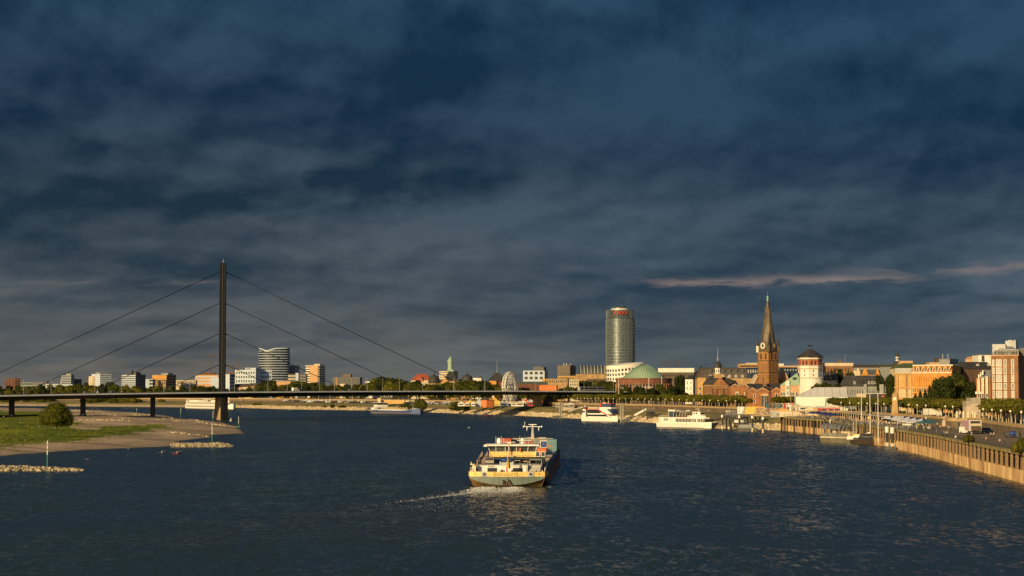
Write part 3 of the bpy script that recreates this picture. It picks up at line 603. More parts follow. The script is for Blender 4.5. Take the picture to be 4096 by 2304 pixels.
# --- pollarded plane trees in two rows on the promenade
secs = [(3925,4200,'beyond the pale concrete tower'),(3606,3868,'between clock tower and concrete tower'),(3330,3552,'between white tent and clock tower'),(2300,2992,'above the white boats')]
cnt = {}
for row, off in ((0, 6.0), (1, 14.0), (2, 22.0)):
    for p, u, n in along(WP[1:17], 7.6):
        q_ = p+n*(off+rt.uniform(-.5,.5)); px = q_.x/q_.y*F+2048
        for a, b, w_ in secs:
            if a <= px <= b and (q_.y > 330) and not (row == 2 and px < 2990 and rt.random() < .3):
                k = cnt.get((row, w_), 0); cnt[(row, w_)] = k+1
                s = rt.uniform(.84, 1.12)*(1.06 if px > 3900 or px < 3000 else 1)
                tree(POL[rt.randrange(5)], q_.x, q_.y, UZ, s, '%s plane tree of the %s row %s' % (nth(k), ('front','middle','rear')[row], w_), 'pollarded plane trees on the promenade', 'plane_tree')
                break
for k, (px, D) in enumerate(((3112,955),(3138,965),(3160,958),(3178,972))): tree(POL[k], X(px, D), D, UZ, 1.1, '%s plane tree of the small clump before the orange house' % nth(k), 'plane trees before the orange house', 'plane_tree')
# --- tree belt beyond the car park and behind the bridge
TP = [(-60,1542),(60,1545),(150,1538),(330,1535),(420,1528),(450,1512),(470,1535),(560,1538),(700,1546),(800,1540),(880,1545),(960,1556),(1030,1540),(1075,1510),(1110,1535),(1190,1516),(1230,1528),(1290,1528),(1380,1538),(1470,1530),(1500,1506),(1560,1502),(1600,1512),(1700,1528),(1800,1532),(1860,1514),(1930,1516),(1970,1530),(2010,1548),(2100,1545),(2160,1550),(2260,1545),(2300,1522),(2420,1518),(2480,1530)]
def prof(tab, px):
    for (a, ya), (b, yb) in zip(tab, tab[1:]):
        if a <= px <= b: return lerp(ya, yb, (px-a)/(b-a))
    return tab[0][1] if px < tab[0][0] else tab[-1][1]
def wallD(px):                                   # distance of the promenade wall at a photo column
    best = None
    for (a, b) in zip(WP, WP[1:]):
        pa = a[0]/max(a[1],1)*F+2048; pb = b[0]/max(b[1],1)*F+2048
        if min(pa, pb) <= px <= max(pa, pb) and a[1] > 300: best = lerp(a[1], b[1], (px-pa)/(pb-pa) if pb != pa else 0)
    return best or 2400
k = 0
for row, (dd, yo, st_) in enumerate(((22, 16, 37), (75, 5, 33), (150, -1, 39))):
    px = -70+row*11
    while px < 2470:
        D = wallD(px)+dd+rt.uniform(-8, 8)
        if px > 2195: D = max(D, 1545+dd+px*.02)
        yt = prof(TP, px)+yo+rt.uniform(-4, 8); h = Zr(yt, D)-UZ
        if not (1990 < px < 2095 and row == 0) and not (2120 < px < 2240 and row > 0) and h > 4:
            s = h/17.2; kind = rt.random(); pr = (BIG_YEL if kind < .28 else BIG); pr = pr[rt.randrange(len(pr))]; px2 = px/25
            wmin = max(1.0, 6.2/(7*s)) ; side_ = 'beyond the pylon' if 840 < px < 930 else ('by the gravel bank end' if px < 840 else 'behind the main span')
            tree(pr, X(px, D), D, UZ, s, '%s tree of the %s line %s' % (nth(int((px+70)//st_)), ('front','middle','rear')[row], side_), 'broad trees behind the bridge', 'broadleaf_tree', sx=wmin*rt.uniform(.9,1.15)); k += 1
        px += st_*rt.uniform(.85, 1.15)
# --- single trees among the buildings
for px, yt, D, w_, kd, lb in ((3765,1507,775,118,1,'big dark tree in front of the orange brick building, next to the columnar trees'),(3828,1490,790,130,0,'tallest dark green tree standing before the grey metal roof'),(3880,1530,765,90,1,'big dark tree touching the brick house with bays'),
    (3520,1500,985,60,1,'dark tree rising behind the grey house by the golden building'),(3562,1496,975,60,3,'dark tree against the left edge of the golden stone building'),(3405,1488,1040,70,1,'small dark tree beside the brick block behind the dormer house'),
    (3345,1474,1130,100,3,'tree crown above the dormer house next to the castle tower'),(3262,1532,985,60,0,'hedge-like tree right beside the castle tower foot'),(3300,1526,990,66,2,'hedge-like tree behind the ridge of the white tent'),(3345,1532,985,62,0,'hedge-like tree at the dark roof behind the white tent'),
    (2478,1552,1420,46,2,'tree at the brick drum of the green dome, nearest the bridge end'),(2516,1562,1400,50,1,'dark tree under the white lettering of the domed hall'),(2556,1545,1395,64,1,'dark tree in front of the middle of the domed hall'),(2606,1552,1390,56,3,'dark low tree under the tall lamp by the domed hall'),
    (2642,1534,1395,50,0,'lighter green tree before the domed hall'),(2686,1545,1380,64,1,'dark tree right of the brick drum'),(2722,1500,1390,70,3,'tall dark tree between the domed hall and the white house'),(2758,1528,1370,46,1,'dark tree touching the white house'),
    (2738,1570,1330,50,3,'lower dark tree below the white house'),(2800,1466,1520,60,0,'tree top showing above the dark roof behind the white house'),(2490,1540,1500,50,2,'dark tree hiding the city end of the bridge deck'),(2488,1575,1385,60,3,'low dark tree below the city end of the bridge'),(2172,1572,1530,60,1,'low tree under the deck before the orange brick box'),(2222,1570,1535,64,3,'second low tree under the deck before the orange brick box')):
    h = Zr(yt, D)-UZ; s = h/17.2; tree(BIG[kd], X(px, D), D, UZ, s, lb, None, 'broadleaf_tree', sx=max(.5, w_/F*D/(14*s)))
for k, (px, yt) in enumerate(((3659,1572),(3678,1560),(3698,1557),(3716,1541))):
    D = 800; h = Zr(yt, D)-UZ; tree(COL, X(px, D), D, UZ, h/10.2, '%s narrow columnar evergreen before the orange brick facade' % nth(k), 'columnar evergreens', 'columnar_tree', sx=.9)
# --- round willow on the meadow
wl = [(0,0,5.6,4.6,4.6,4.2),(3.2,0,4.2,3.2,3.2,3.2),(-3.3,.5,4.4,3.2,3.2,3.3),(0,2.5,4.5,3.5,3.5,3.4),(.5,-2.6,4.2,3.4,3.4,3.2),(1.2,0,7.8,2.8,2.8,2.2),(-1.8,.4,7.4,2.6,2.6,2.2),(4.4,-.5,3.0,2.0,2.0,1.9),(-4.4,0,3.2,1.9,1.9,2.0)]
wx, wd = G(230, 1724, 2.6)
tree((trunk(3, .5, 7, 4, rt), crown('crown', wl, 7000, .42, LW, 99, .78)), wx, wd, lz(wx, wd)-.2, 1.10, 'large round willow standing alone on the river meadow', None, 'willow_tree', rz=0)
# --- bushes on the embankment and quay
def bush(px, yb, z, wpx, hpx, lb, kd=0, grp=None):
    D = Dz(yb, z); o = tag(ob('bush', BSH[kd], None, (X(px, D), D, z), rt.uniform(0, 6)), lb, 'bush', grp); s = wpx/F*D/4.2; o.scale = (s, s, hpx/F*D/2.5); return o
for a in ((1622,1637,2.6,52,24,'low wide bush on the grass slope beside the long landing ramp',0),(1682,1637,2.6,62,42,'tallest bush on the embankment, behind the blue tanker',0),(1824,1641,2.6,58,34,'second large bush on the embankment, below the fair stalls',0),(1866,1641,2.8,34,20,'small round bush beside the large one below the fair',0),
          (1330,1630,4,26,14,'small bush on the slope above the river, middle of the car park',0),(1300,1628,4,18,9,'tiny bush on the slope next to another small bush',1),(1370,1630,4,36,9,'flat green bush on the slope by the landing ramp',1),(1030,1620,4,40,8,'flat bush in the grass beside the cruise ship bow',1),
          (3870,1768,6.35,50,30,'spiky green bush growing on the quay wall top below the white van',1),(4066,1808,6.35,64,44,'leafy bush at the edge of the quay wall nearest the viewer',1),(4082,1776,6.35,36,26,'smaller bush on the quay behind the leafy one',0),(3750,1682,6.2,46,18,'yellow green bush beside the striped parasols',1),
          (3668,1690,6.2,26,12,'round bush under the parasols',0),(3472,1658,UZ,26,12,'dark shrub on the promenade by the clock tower',0),(3613,1657,UZ,22,14,'dark shrub at the foot of the clock tower',0),(2968,1652,6.2,30,12,'green shrub in front of the painted wall',1),(3163,1660,6.2,20,8,'small shrub on the terrace by the quay edge',1)):
    bush(*a)
for i in range(26):
    s_0, w_0, _ = rt.choice([r for r in BANKPART if -640 < r[0][0] < -330]); t_ = rt.uniform(.36, .52); q_ = pt(s_0, w_0, t_)
    o = tag(ob('bush', BSH[i % 2], None, (q_[0], q_[1], 2.5+t_*5), rt.uniform(0, 6)), 'low bush in the hedge line along the far river bank left of the cruise ship', 'bush', 'bushes on the far bank'); s = rt.uniform(1.2, 2.6); o.scale = (s*1.7, s*1.7, s)
# ================================================================ buildings
GL = mat('window_glass', (.030,.036,.042), .15, var=.25, scale=.3)
GLB = mat('bright_window', (.42,.40,.36), .25, var=.3, scale=.5)
FRW = mat('white_frame', (.72,.68,.60), .6, var=0)
M_flat = mat('flat_roof', (.20,.18,.15), .9)
M_slate = mat('slate_roof', (.045,.042,.042), .75, var=.3, scale=.5, bump=.03)
M_slateb = mat('brown_roof', (.085,.060,.045), .85, var=.25, scale=.4, bump=.04)
M_white = mat('white_render', (.74,.70,.62), .75, var=.06, scale=.1)
M_whitef = mat('white_in_cloud_shade', (.46,.53,.62), .7, var=.05, scale=.1)  # white with cloud shade mixed into the colour, darker and bluer
M_cream = mat('cream_render', (.60,.50,.35), .8, var=.1, scale=.15)
M_brick = mat('red_brick', (.34,.145,.055), .85, var=.18, scale=.4, bump=.02, bscale=4)
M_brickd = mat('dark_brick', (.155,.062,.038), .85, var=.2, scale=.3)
M_brickb = mat('brown_brick', (.30,.145,.062), .85, scale=.35, col2=(.20,.09,.04))
M_gold = mat('golden_stone', (.60,.36,.13), .85, scale=.3, col2=(.44,.25,.09))
M_orange = mat('orange_brick', (.60,.28,.055), .85, scale=.35, col2=(.46,.20,.04))
M_sand = mat('sandstone', (.48,.31,.14), .9, scale=.25, col2=(.30,.18,.08))
M_gray = mat('grey_render', (.26,.26,.25), .8, var=.12, scale=.1)
M_dark = mat('dark_cladding', (.055,.055,.058), .5, var=.15)
M_copper = mat('green_copper', (.33,.44,.31), .6, scale=.12, col2=(.24,.35,.26))
M_metal = mat('zinc_roof', (.26,.27,.28), .45, var=.12, scale=.3, metal=.3)
M_brown = mat('bronze_cladding', (.11,.075,.045), .6, var=.2, scale=.1)
M_pink = mat('peach_render', (.55,.33,.17), .8, var=.1)
class R_: pass
def B(name, label, px0, px1, yt, D, m, rz=0.0, pxc=None, d=14.0, cat='building', z0=UZ, roof=True, rm=None, hm=None, group=None):
    r = R_(); r0 = (px0-2048)/F; r1 = (px1-2048)/F; c, s = cos(rz), sin(rz)
    if rz == 0 or pxc is None:
        x0, y0 = r0*D, D; w = (r1*D-x0)/(c-r1*s) if rz <= 0 else (r1*D-x0)/(c-r1*s)
    elif rz < 0:
        rc = (pxc-2048)/F; x0, y0 = r0*D, D; w = (rc*D-x0)/(c-rc*s); cx, cy = x0+w*c, y0+w*s; d = (r1*cy-cx)/(-s-r1*c)
    else:
        rc = (pxc-2048)/F; x0, y0 = rc*D, D; w = (r1*D-x0)/(c-r1*s); d = (x0-r0*D)/(s+r0*c)
    d = abs(d); h = Zr(yt, D)-z0; r.w, r.d, r.h = w, d, h; r.pt = w/F*0
    r.root = thing(name, label, cat, (x0, y0, z0), rz, group); r.D = D
    mb = MB(); mb.box(0, w, 0, d, -1, h); mk('wall', mb, m, r.root)
    if roof:
        mb = MB(); mb.box(-.15, w+.15, -.15, d+.15, h, h+.25); mb.box(.3, w-.3, .3, d-.3, h+.25, h+.3); mk('roof', mb, rm or M_flat, r.root)
    return r
WC = {}
def winmesh(w, h, fr, gl, t=.12, mul=False):
    k = (round(w, 1), round(h, 1), fr.name if fr else '', gl.name, mul)
    if k not in WC:
        mb = MB(); mb.box(-w/2, w/2, -.05, .3, 0, h, 1 if fr else 0)
        if fr:
            t = min(.16, w*.14)
            mb.box(-w/2-.04, -w/2+t, -.12, .2, -.05, h+.05, 0); mb.box(w/2-t, w/2+.04, -.12, .2, -.05, h+.05, 0); mb.box(-w/2+t, w/2-t, -.12, .2, h-t, h+.05, 0); mb.box(-w/2-.1, w/2+.1, -.16, .2, -.12, t*.6, 0)
            if mul: mb.box(-.05, .05, -.10, .2, t, h-t, 0)
        WC[k] = mesh('window', mb, [fr, gl] if fr else [gl])
    return WC[k]
def face(r, f, s, z, out=0.0):                    # local point on a face: F front, R right side, L left side
    if f == 'F': return (s, -out, z), 0.0
    if f == 'R': return (r.w+out, s, z), pi/2
    return (-out, r.d-s, z), -pi/2
def wins(r, f, nx, nz, z0, z1, fw=.5, fh=.6, x0=.03, x1=.97, fr=None, gl=None, name='window', mul=False, skip=()):
    gl = gl or GL; Lf = r.w if f == 'F' else r.d; sw = (x1-x0)*Lf/nx; sh = (z1-z0)/nz; me = winmesh(sw*fw, sh*fh, fr, gl, mul=mul)
    for j in range(nz):
        for i in range(nx):
            if (i, j) in skip: continue
            p, a = face(r, f, x0*Lf+sw*(i+.5), z0+sh*(j+.5*(1-fh)+.0)); ob(name, me, r.root, p, a)
def bands(r, f, nz, z0, z1, fh=.5, x0=.02, x1=.98, gl=None, name='window_band', out=.06):
    gl = gl or GL; Lf = r.w if f == 'F' else r.d; sh = (z1-z0)/nz; mb = MB(); mb.box(0, (x1-x0)*Lf, -out, .2, 0, sh*fh); me = mesh(name, mb, gl)
    for j in range(nz):
        if f == 'F': p, a = (x0*Lf, 0, z0+sh*(j+.25)), 0
        elif f == 'R': p, a = (r.w, x0*Lf, z0+sh*(j+.25)), pi/2
        else: p, a = (0, r.d-x0*Lf, z0+sh*(j+.25)), -pi/2
        ob(name, me, r.root, p, a)
def pent(r, x0, x1, h, m, d0=.3, d1=.8, name='penthouse', z=None):
    mb = MB(); z = r.h if z is None else z; mb.box(x0*r.w, x1*r.w, d0*r.d, d1*r.d, z, z+h); return mk(name, mb, m, r.root)
def hip(r, hr, m, over=.4, inx=.28, iny=.5, z=None, name='roof'):
    z = r.h if z is None else z; w, d, o = r.w, r.d, over; ix, iy = inx*w, iny*d-.05; mb = MB()
    mb.hexa([(-o,-o,z),(w+o,-o,z),(w+o,d+o,z),(-o,d+o,z)], [(ix,iy,z+hr),(w-ix,iy,z+hr),(w-ix,d-iy,z+hr),(ix,d-iy,z+hr)]); return mk(name, mb, m, r.root)
def gable(r, hr, m, over=.3, axis='x', z=None, wallm=None):
    z = r.h if z is None else z; w, d, o = r.w, r.d, over; mb = MB()
    if axis == 'x': mb.prism_x([(-o,z),(d+o,z),(d/2,z+hr)], -o, w+o)
    else:
        mb.prism_y([(-o,z),(w/2,z+hr),(w+o,z),(w+o-.2,z-.25),(w/2,z+hr-.45),(-o+.2,z-.25)], -o, d+o)
        if wallm: g_ = MB(); g_.prism_y([(0,z-.3),(w/2,z+hr-.4),(w,z-.3)], .02, d-.02); mk('gable', g_, wallm, r.root)
    return mk('roof', mb, m, r.root)
hpx = lambda a, b, D: (b-a)/F*D                   # height in metres of a span of photo rows
# ---- skyline left of the pylon
r = B('brick_block','dark red brick block at the far end of the skyline over the bridge approach',21,85,1522,2600,M_brickd,.5,62); mb = MB(); mb.box(0,r.w,0,r.d*.9,r.h,r.h+hpx(1513,1522,2600)); mk('upper_storey',mb,M_brickd,r.root); wins(r,'L',3,4,12,r.h+2,.4,.5); wins(r,'F',2,4,12,r.h,.4,.5)
r = B('glass_hall','low pale green glass building next to the dark brick block',85,137,1530,2750,mat('pale_glass',(.20,.25,.24),.3)); bands(r,'F',2,13,r.h,.4)
r = B('low_block','flat grey block between glass hall and white sheds',137,188,1531,2750,M_gray); bands(r,'F',2,14,r.h,.4)
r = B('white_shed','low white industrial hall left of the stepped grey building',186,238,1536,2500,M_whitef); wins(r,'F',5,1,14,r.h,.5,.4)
r = B('stepped_building','grey stepped office building rising over a white hall',248,300,1502,2700,mat('bluegrey_render',(.30,.33,.36),.7),-.35,286,z0=UZ); bands(r,'F',7,14,r.h,.42); pent(r,.35,.9,2.5,M_gray)
mb = MB(); mb.hexa([(-6,1,5),(0,1,5),(0,10,5),(-6,10,5)],[(-1.5,1,r.h-4),(0,1,r.h-4),(0,10,r.h-4),(-1.5,10,r.h-4)]); mk('stepped_wing',mb,M_gray,r.root)
r = B('dark_annex','dark narrow block attached to the stepped grey building',300,323,1517,2720,M_dark,d=10); wins(r,'F',3,3,14,r.h,.5,.4,gl=mat('dim_window',(.10,.10,.10),.4))
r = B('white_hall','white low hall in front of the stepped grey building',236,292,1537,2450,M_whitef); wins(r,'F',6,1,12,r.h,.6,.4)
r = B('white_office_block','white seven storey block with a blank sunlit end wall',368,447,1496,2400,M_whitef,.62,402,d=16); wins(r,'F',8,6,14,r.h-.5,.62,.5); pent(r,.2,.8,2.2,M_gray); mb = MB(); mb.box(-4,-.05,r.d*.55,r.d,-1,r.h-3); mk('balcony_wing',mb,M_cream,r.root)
r = B('striped_office','dark office block with white horizontal stripes and roof turret',488,584,1499,2350,M_dark,-.45,545,d=20); bands(r,'F',7,13,r.h,.5,gl=M_whitef,name='stripe_band'); bands(r,'R',7,13,r.h,.35,gl=M_gray,name='stripe_band'); pent(r,.5,.8,3.2,M_brown); mb = MB(); mb.box(.5*r.w,.6*r.w,3,6,r.h,r.h+5.5); mk('roof_turret',mb,M_dark,r.root)
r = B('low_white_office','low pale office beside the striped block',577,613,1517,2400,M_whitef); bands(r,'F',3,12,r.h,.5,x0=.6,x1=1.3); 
r = B('ochre_office','ochre office block with a long orange top band',611,706,1500,2450,M_sand,-.4,668,d=20); bands(r,'F',5,12,r.h-6,.45); mb = MB(); mb.box(-.1,r.w*.98,-.2,.3,r.h-5.5,r.h-1.5); mk('orange_band',mb,M_orange,r.root); wins(r,'F',9,1,r.h-5,r.h-2,.5,.5); bands(r,'R',5,12,r.h,.45); pent(r,.4,.9,2.4,M_gray)
r = B('ochre_annex','small ochre annex under the ochre office block',634,665,1524,2380,M_sand,d=10); wins(r,'F',4,2,10,r.h,.5,.5)
r = B('long_low_block','long low yellow block between ochre office and pylon',706,784,1521,2500,M_cream); wins(r,'F',14,2,13,r.h,.5,.5)
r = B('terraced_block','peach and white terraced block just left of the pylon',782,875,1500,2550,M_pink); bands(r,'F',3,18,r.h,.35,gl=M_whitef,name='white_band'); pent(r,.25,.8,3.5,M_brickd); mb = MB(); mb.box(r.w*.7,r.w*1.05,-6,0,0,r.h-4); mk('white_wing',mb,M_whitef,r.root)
r = B('dark_red_block','dark red block under the cranes just right of the pylon',898,942,1491,2600,M_brickd); bands(r,'F',3,18,r.h,.4)
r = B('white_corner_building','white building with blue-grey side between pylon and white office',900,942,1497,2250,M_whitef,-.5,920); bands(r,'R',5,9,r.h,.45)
# ---- tower cranes
M_crane = mat('crane_red', (.065,.042,.038), .6, var=0)
def crane(px, yt, D, jl, jr, label, slope=0.0):
    h = Zr(yt, D)-UZ; r = thing('tower_crane', label, 'crane', (X(px, D), D, UZ)); mb = MB(); q_ = .8
    for a, b in ((-q_,-q_),(q_,-q_),(q_,q_),(-q_,q_)): mb.tube((a,b,0),(a,b,h),.28,4)
    for i in range(int(h/3)): mb.tube((-q_,-q_,i*3),(q_,-q_,i*3+3),.16,4)
    mk('mast', mb, M_crane, r); k = D/F; mb = MB(); a, b = (jl-px)*k, (jr-px)*k
    mb.tube((a,0,h-1-slope),(b,0,h-1+slope),.32,4); mb.tube((a,0,h+.8-slope),(b,0,h+.8+slope),.22,4)
    n = int(abs(b-a)/2.5)
    for i in range(n): mb.tube((lerp(a,b,i/n),0,h-1-slope+2*slope*i/n),(lerp(a,b,(i+.5)/n),0,h+.8-slope+2*slope*i/n),.13,4)
    mk('jib', mb, M_crane, r); mb = MB(); e = a if abs(a) < abs(b) else b; mb.box(min(e,e*.75),max(e,e*.75),-.9,.9,h-2.6,h-1.1); mb.box(-1.2,1.2,-1.5,-.6,h-3.4,h-1.2); mk('counterweight', mb, M_crane, r)
crane(843,1418,2700,827,885,'tall red tower crane rising directly left of the bridge pylon')
crane(953,1437,2700,946,966,'red tower crane with a short jib pointing at the viewer')
crane(934,1460,2650,908,1030,'low red tower crane with a long jib behind the white office', 1.6)
crane(2663,1449,2400,2636,2748,'faint dark tower crane above the long white-topped building')
crane(2707,1452,2500,2700,2716,'thin mast of a second crane behind the long white-topped building')
# ---- between pylon and ferris wheel
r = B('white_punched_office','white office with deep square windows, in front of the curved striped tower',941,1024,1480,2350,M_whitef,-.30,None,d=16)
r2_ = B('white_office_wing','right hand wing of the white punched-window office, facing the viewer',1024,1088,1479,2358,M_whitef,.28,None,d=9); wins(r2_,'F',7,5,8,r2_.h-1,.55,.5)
wins(r,'F',8,5,8,r.h-1,.55,.5); mb = MB(); mb.box(r.w*.5,r.w-.05,.05,r.d-.05,r.h,r.h+2.6); mk('raised_storey',mb,M_whitef,r.root); mb = MB(); mb.box(r.w*.55,r.w*.75,-.05,2,r.h+.8,r.h+1.9); mk('window',mb,GL,r.root)
def curved_tower():
    D = 2600; k = D/F; cx = X(1091, D); R0 = 61.5*k; h = Zr(1391, D)-UZ; r = thing('curved_tower','tall curved glass tower with white bands and a swooping roofline','tower',(cx, D+18, UZ))
    n = 40; a0 = [pi+pi*i/n for i in range(n+1)]; top = lambda s: h-1.0 if s > .98 else h-.5-3.9*math.exp(-((s+.40)/.40)**2)-0*s+(2.0*max(0, s)**2-2.0*max(0,s))
    mb = MB(); base = [(R0*cos(a), R0*.55*sin(a)) for a in a0]
    vs = [(x, y, 0) for x, y in base]+[(x, y, top(x/R0)) for x, y in base]; m_ = n+1
    mb.add(vs+[(0, 2, 0), (0, 2, h-6)], [(i, i+1, m_+i+1, m_+i) for i in range(n)]+[(m_+i, m_+i+1, 2*m_+1) for i in range(n)]); mb.box(-R0,R0,0,10,0,h-9); mk('glass_wall', mb, mat('tower_glass',(.03,.045,.065),.12,var=.3,scale=.15,metal=.3), r)
    for j in range(18):
        z = 6+j*(h-9)/17.5; mb = MB(); rows_ = []
        for i, a in enumerate(a0):
            x = cos(a); zz_ = z
            if zz_ > top(x)-1.2: zz_ = top(x)-1.2
            rows_.append([(R0*1.02*cos(a), R0*.56*sin(a)-.25, zz_), (R0*1.02*cos(a), R0*.56*sin(a)-.25, zz_+.62), (R0*.98*cos(a), R0*.53*sin(a), zz_+.95)])
        mk('white_band', ribbon(rows_[::-1]), M_whitef, r)
    rows_ = [[(R0*1.02*cos(a), R0*.57*sin(a)-.3, top(cos(a))-.4), (R0*1.02*cos(a), R0*.57*sin(a)-.3, top(cos(a))+1.0), (R0*.96*cos(a), R0*.5*sin(a), top(cos(a))+1.0)] for a in a0]
    mk('roof_edge', ribbon(rows_[::-1]), M_whitef, r); mb = MB(); mb.box(-6,10,-4,3,h-9,h-2); mk('roof_plant', mb, M_gray, r)
curved_tower()
r = B('blue_glass_office','blue glass office tucked behind the curved striped tower',1150,1196,1463,2650,mat('blue_glass',(.10,.16,.22),.2,var=.3,scale=.2)); bands(r,'F',8,20,r.h,.3,gl=M_gray)
r = B('dark_striped_office','low dark office with stripes and a white stair tower',1153,1226,1497,2350,M_dark); bands(r,'F',6,10,r.h,.35,gl=M_gray,name='stripe_band'); mb = MB(); mb.box(r.w*.42,r.w*.58,-1.5,6,0,r.h+1.6); mk('stair_tower',mb,M_whitef,r.root); bands(r,'F',5,10,r.h,.4,x0=.0,x1=.38,gl=M_cream,name='balcony')
r = B('peach_hall','low peach building behind the trees left of the apartment tower',1107,1172,1525,2150,M_pink,d=10); wins(r,'F',8,1,7,r.h-1,.4,.5)
r = B('apartment_tower','apartment tower with peach shaft and stacked balconies on both sides',1225,1301,1463,2400,M_cream,-.35,1275,d=18)
mb = MB(); mb.box(r.w*.36,r.w*.96,-1.2,.5,-1,r.h+.6); mb.box(r.w*.62,r.w*.66,-1.3,-1.1,0,r.h); mk('central_shaft',mb,M_pink,r.root); pent(r,.5,.95,2.2,M_cream)
for f_, a_0, a_1 in (('F',-.04,.34),('R',.05,1.0)): bands(r,f_,11,8,r.h,.45,a_0,a_1,gl=GL,name='window_band'); bands(r,f_,11,9.4,r.h+1.4,.33,a_0,a_1,gl=M_white,name='balcony',out=.9)
r = B('dark_wide_office','wide dark office block with a brick plant room on its roof',1331,1450,1510,2300,M_dark,-.12,1440,d=20); bands(r,'F',5,8,r.h,.4,gl=mat('dim_glass',(.09,.095,.10),.25)); pent(r,.33,.64,4.2,M_brown); mb = MB(); mb.box(r.w*.12,r.w*.18,-.3,.3,0,r.h-.5); mk('fin',mb,M_sand,r.root); mb = MB(); mb.box(r.w*.3,r.w*.53,-6,-.1,0,r.h-8); mk('cream_wing',mb,M_cream,r.root)
r = B('low_far_roof','long low roof showing behind the trees right of the dark office',1488,1573,1518,2500,M_gray)
r = B('low_white_roof','low white roof peeping out between dark office and big trees',1462,1490,1526,2300,M_white)
for k, (px0, px1, yt, m_) in enumerate(((905,938,1547,M_cream),(938,972,1549,M_pink),(972,1000,1548,M_cream),(1000,1026,1546,M_sand))):
    r = B('row_house','%s small house of the terrace with brown tiled roof right of the pylon foot' % nth(k),px0,px1,yt,2260,m_,d=11,roof=False,group='terrace houses by the pylon'); gable(r, 4.2, M_slateb); wins(r,'F',3,2,3,r.h-.3,.4,.55,fr=FRW)
r = B('small_orange_house','small orange house among the trees left of the pylon',541,556,1551,2350,M_orange,d=8,roof=False); gable(r,3,M_slateb); wins(r,'F',2,2,3,r.h-.5,.4,.5,fr=FRW)
# ---- red roofed palace and museum with domes
r = B('red_roofed_palace','building with a big red tiled hipped roof above the trees',1645,1725,1521,2100,M_cream,roof=False,d=24); hip(r,hpx(1496,1521,2100),mat('red_tiles',(.38,.09,.045),.85,var=.15),inx=.26); mb = MB(); mb.prism_y([(r.w*.2,r.h-1),(r.w*.3,r.h+4.2),(r.w*.5,r.h+4.2),(r.w*.6,r.h-1)],-1.5,4); mk('front_gable',mb,MATS['red_tiles'],r.root)
D = 1900; k_ = D/F; cb = thing('court_palace','long stone palace with green copper lantern, two black domes and steep roofs','palace',(X(1800,D),D,UZ)); lx = lambda px: X(px,D)-X(1800,D); lzv = lambda y: Zr(y,D)-UZ
mb = MB(); mb.box(lx(1712),lx(1886),2,20,-1,lzv(1534)); mb.box(lx(1770),lx(1836),-1,22,0,lzv(1522)); mk('wall',mb,M_sand,cb)
mb = MB(); mb.prism_y([(lx(1762),lzv(1534)),(lx(1781),lzv(1510)),(lx(1799),lzv(1534))],-2.5,4); mk('front_gable',mb,M_gold,cb)
mb = MB(); mb.hexa([(lx(1772),-1.5,lzv(1524)),(lx(1834),-1.5,lzv(1524)),(lx(1834),23,lzv(1524)),(lx(1772),23,lzv(1524))],[(lx(1796),9,lzv(1481)),(lx(1806),9,lzv(1481)),(lx(1806),13,lzv(1481)),(lx(1796),13,lzv(1481))]); mk('roof',mb,M_slate,cb)
mb = MB(); mb.prism_x([(1.5,lzv(1534)),(20.5,lzv(1534)),(11,lzv(1516))],lx(1836),lx(1852)); mb.prism_x([(1.5,lzv(1534)),(20.5,lzv(1534)),(11,lzv(1520))],lx(1755),lx(1772)); mk('wing_roof',mb,M_slateb,cb)
for pc, y0_, y1_ in ((1735,1530,1500),(1868,1528,1497)):
    mb = MB(); z_ = lzv(y0_); mb.lathe([(5.6,z_-4),(5.8,z_),(6.0,z_+.6),(5.7,z_+4),(4.4,z_+6.3),(1.6,z_+7.4),(.6,z_+8.6),(.15,z_+11.5)],16,lx(pc),8); mk('dome',mb,M_slate,cb)
mb = MB(); zb = lzv(1482); mb.box(lx(1800)-3.2,lx(1800)+3.2,8,14,zb-8,zb+1); mb.lathe([(2.6,zb+1),(2.6,zb+8),(3.2,zb+8.2),(3.0,zb+10),(2.0,zb+12),(1.0,zb+13),(.5,zb+15)],12,lx(1800),11); mk('copper_lantern',mb,M_copper,cb)
mb = MB(); mb.tube((lx(1800),11,zb+15),(lx(1800),11,zb+19),.15,5); mb.box(lx(1800)-1.2,lx(1800)+1.2,10.9,11.1,zb+17.3,zb+17.7); mk('weather_vane',mb,M_dark,cb)
r = B('slab_highrise','pale highrise slab behind the copper lantern of the palace',1757,1832,1485,2400,M_cream,-.55,1792,d=20); bands(r,'F',9,8,r.h,.3,gl=GL); bands(r,'R',9,8,r.h,.4,gl=M_dark)
r = B('mast_hall','dark steep pyramid roofed hall carrying a thin radio mast',1956,2020,1523,2000,M_brickd,roof=False,d=20); hip(r,hpx(1491,1523,2000),M_slate,over=1.5,inx=.38,iny=.38); mb = MB(); mb.tube((r.w*.5,r.d*.5,r.h+hpx(1491,1523,2000)-1),(r.w*.5,r.d*.5,r.h+hpx(1440,1523,2000)),.35,5,r2=.12); mk('mast',mb,M_steel,r.root)
r = B('orange_low_house','low orange brick building left of the ferris wheel',1958,1995,1524,1850,M_orange,-.3,1985,d=12)
r = B('small_flat_house','small white flat roofed house behind the trees left of the mast hall',1890,1925,1512,2100,M_white,d=8); mb = MB(); mb.prism_y([(r.w*.6,r.h),(r.w*.9,r.h+2.6),(r.w*1.2,r.h)],0,6); mk('gable_roof',mb,M_slate,r.root)
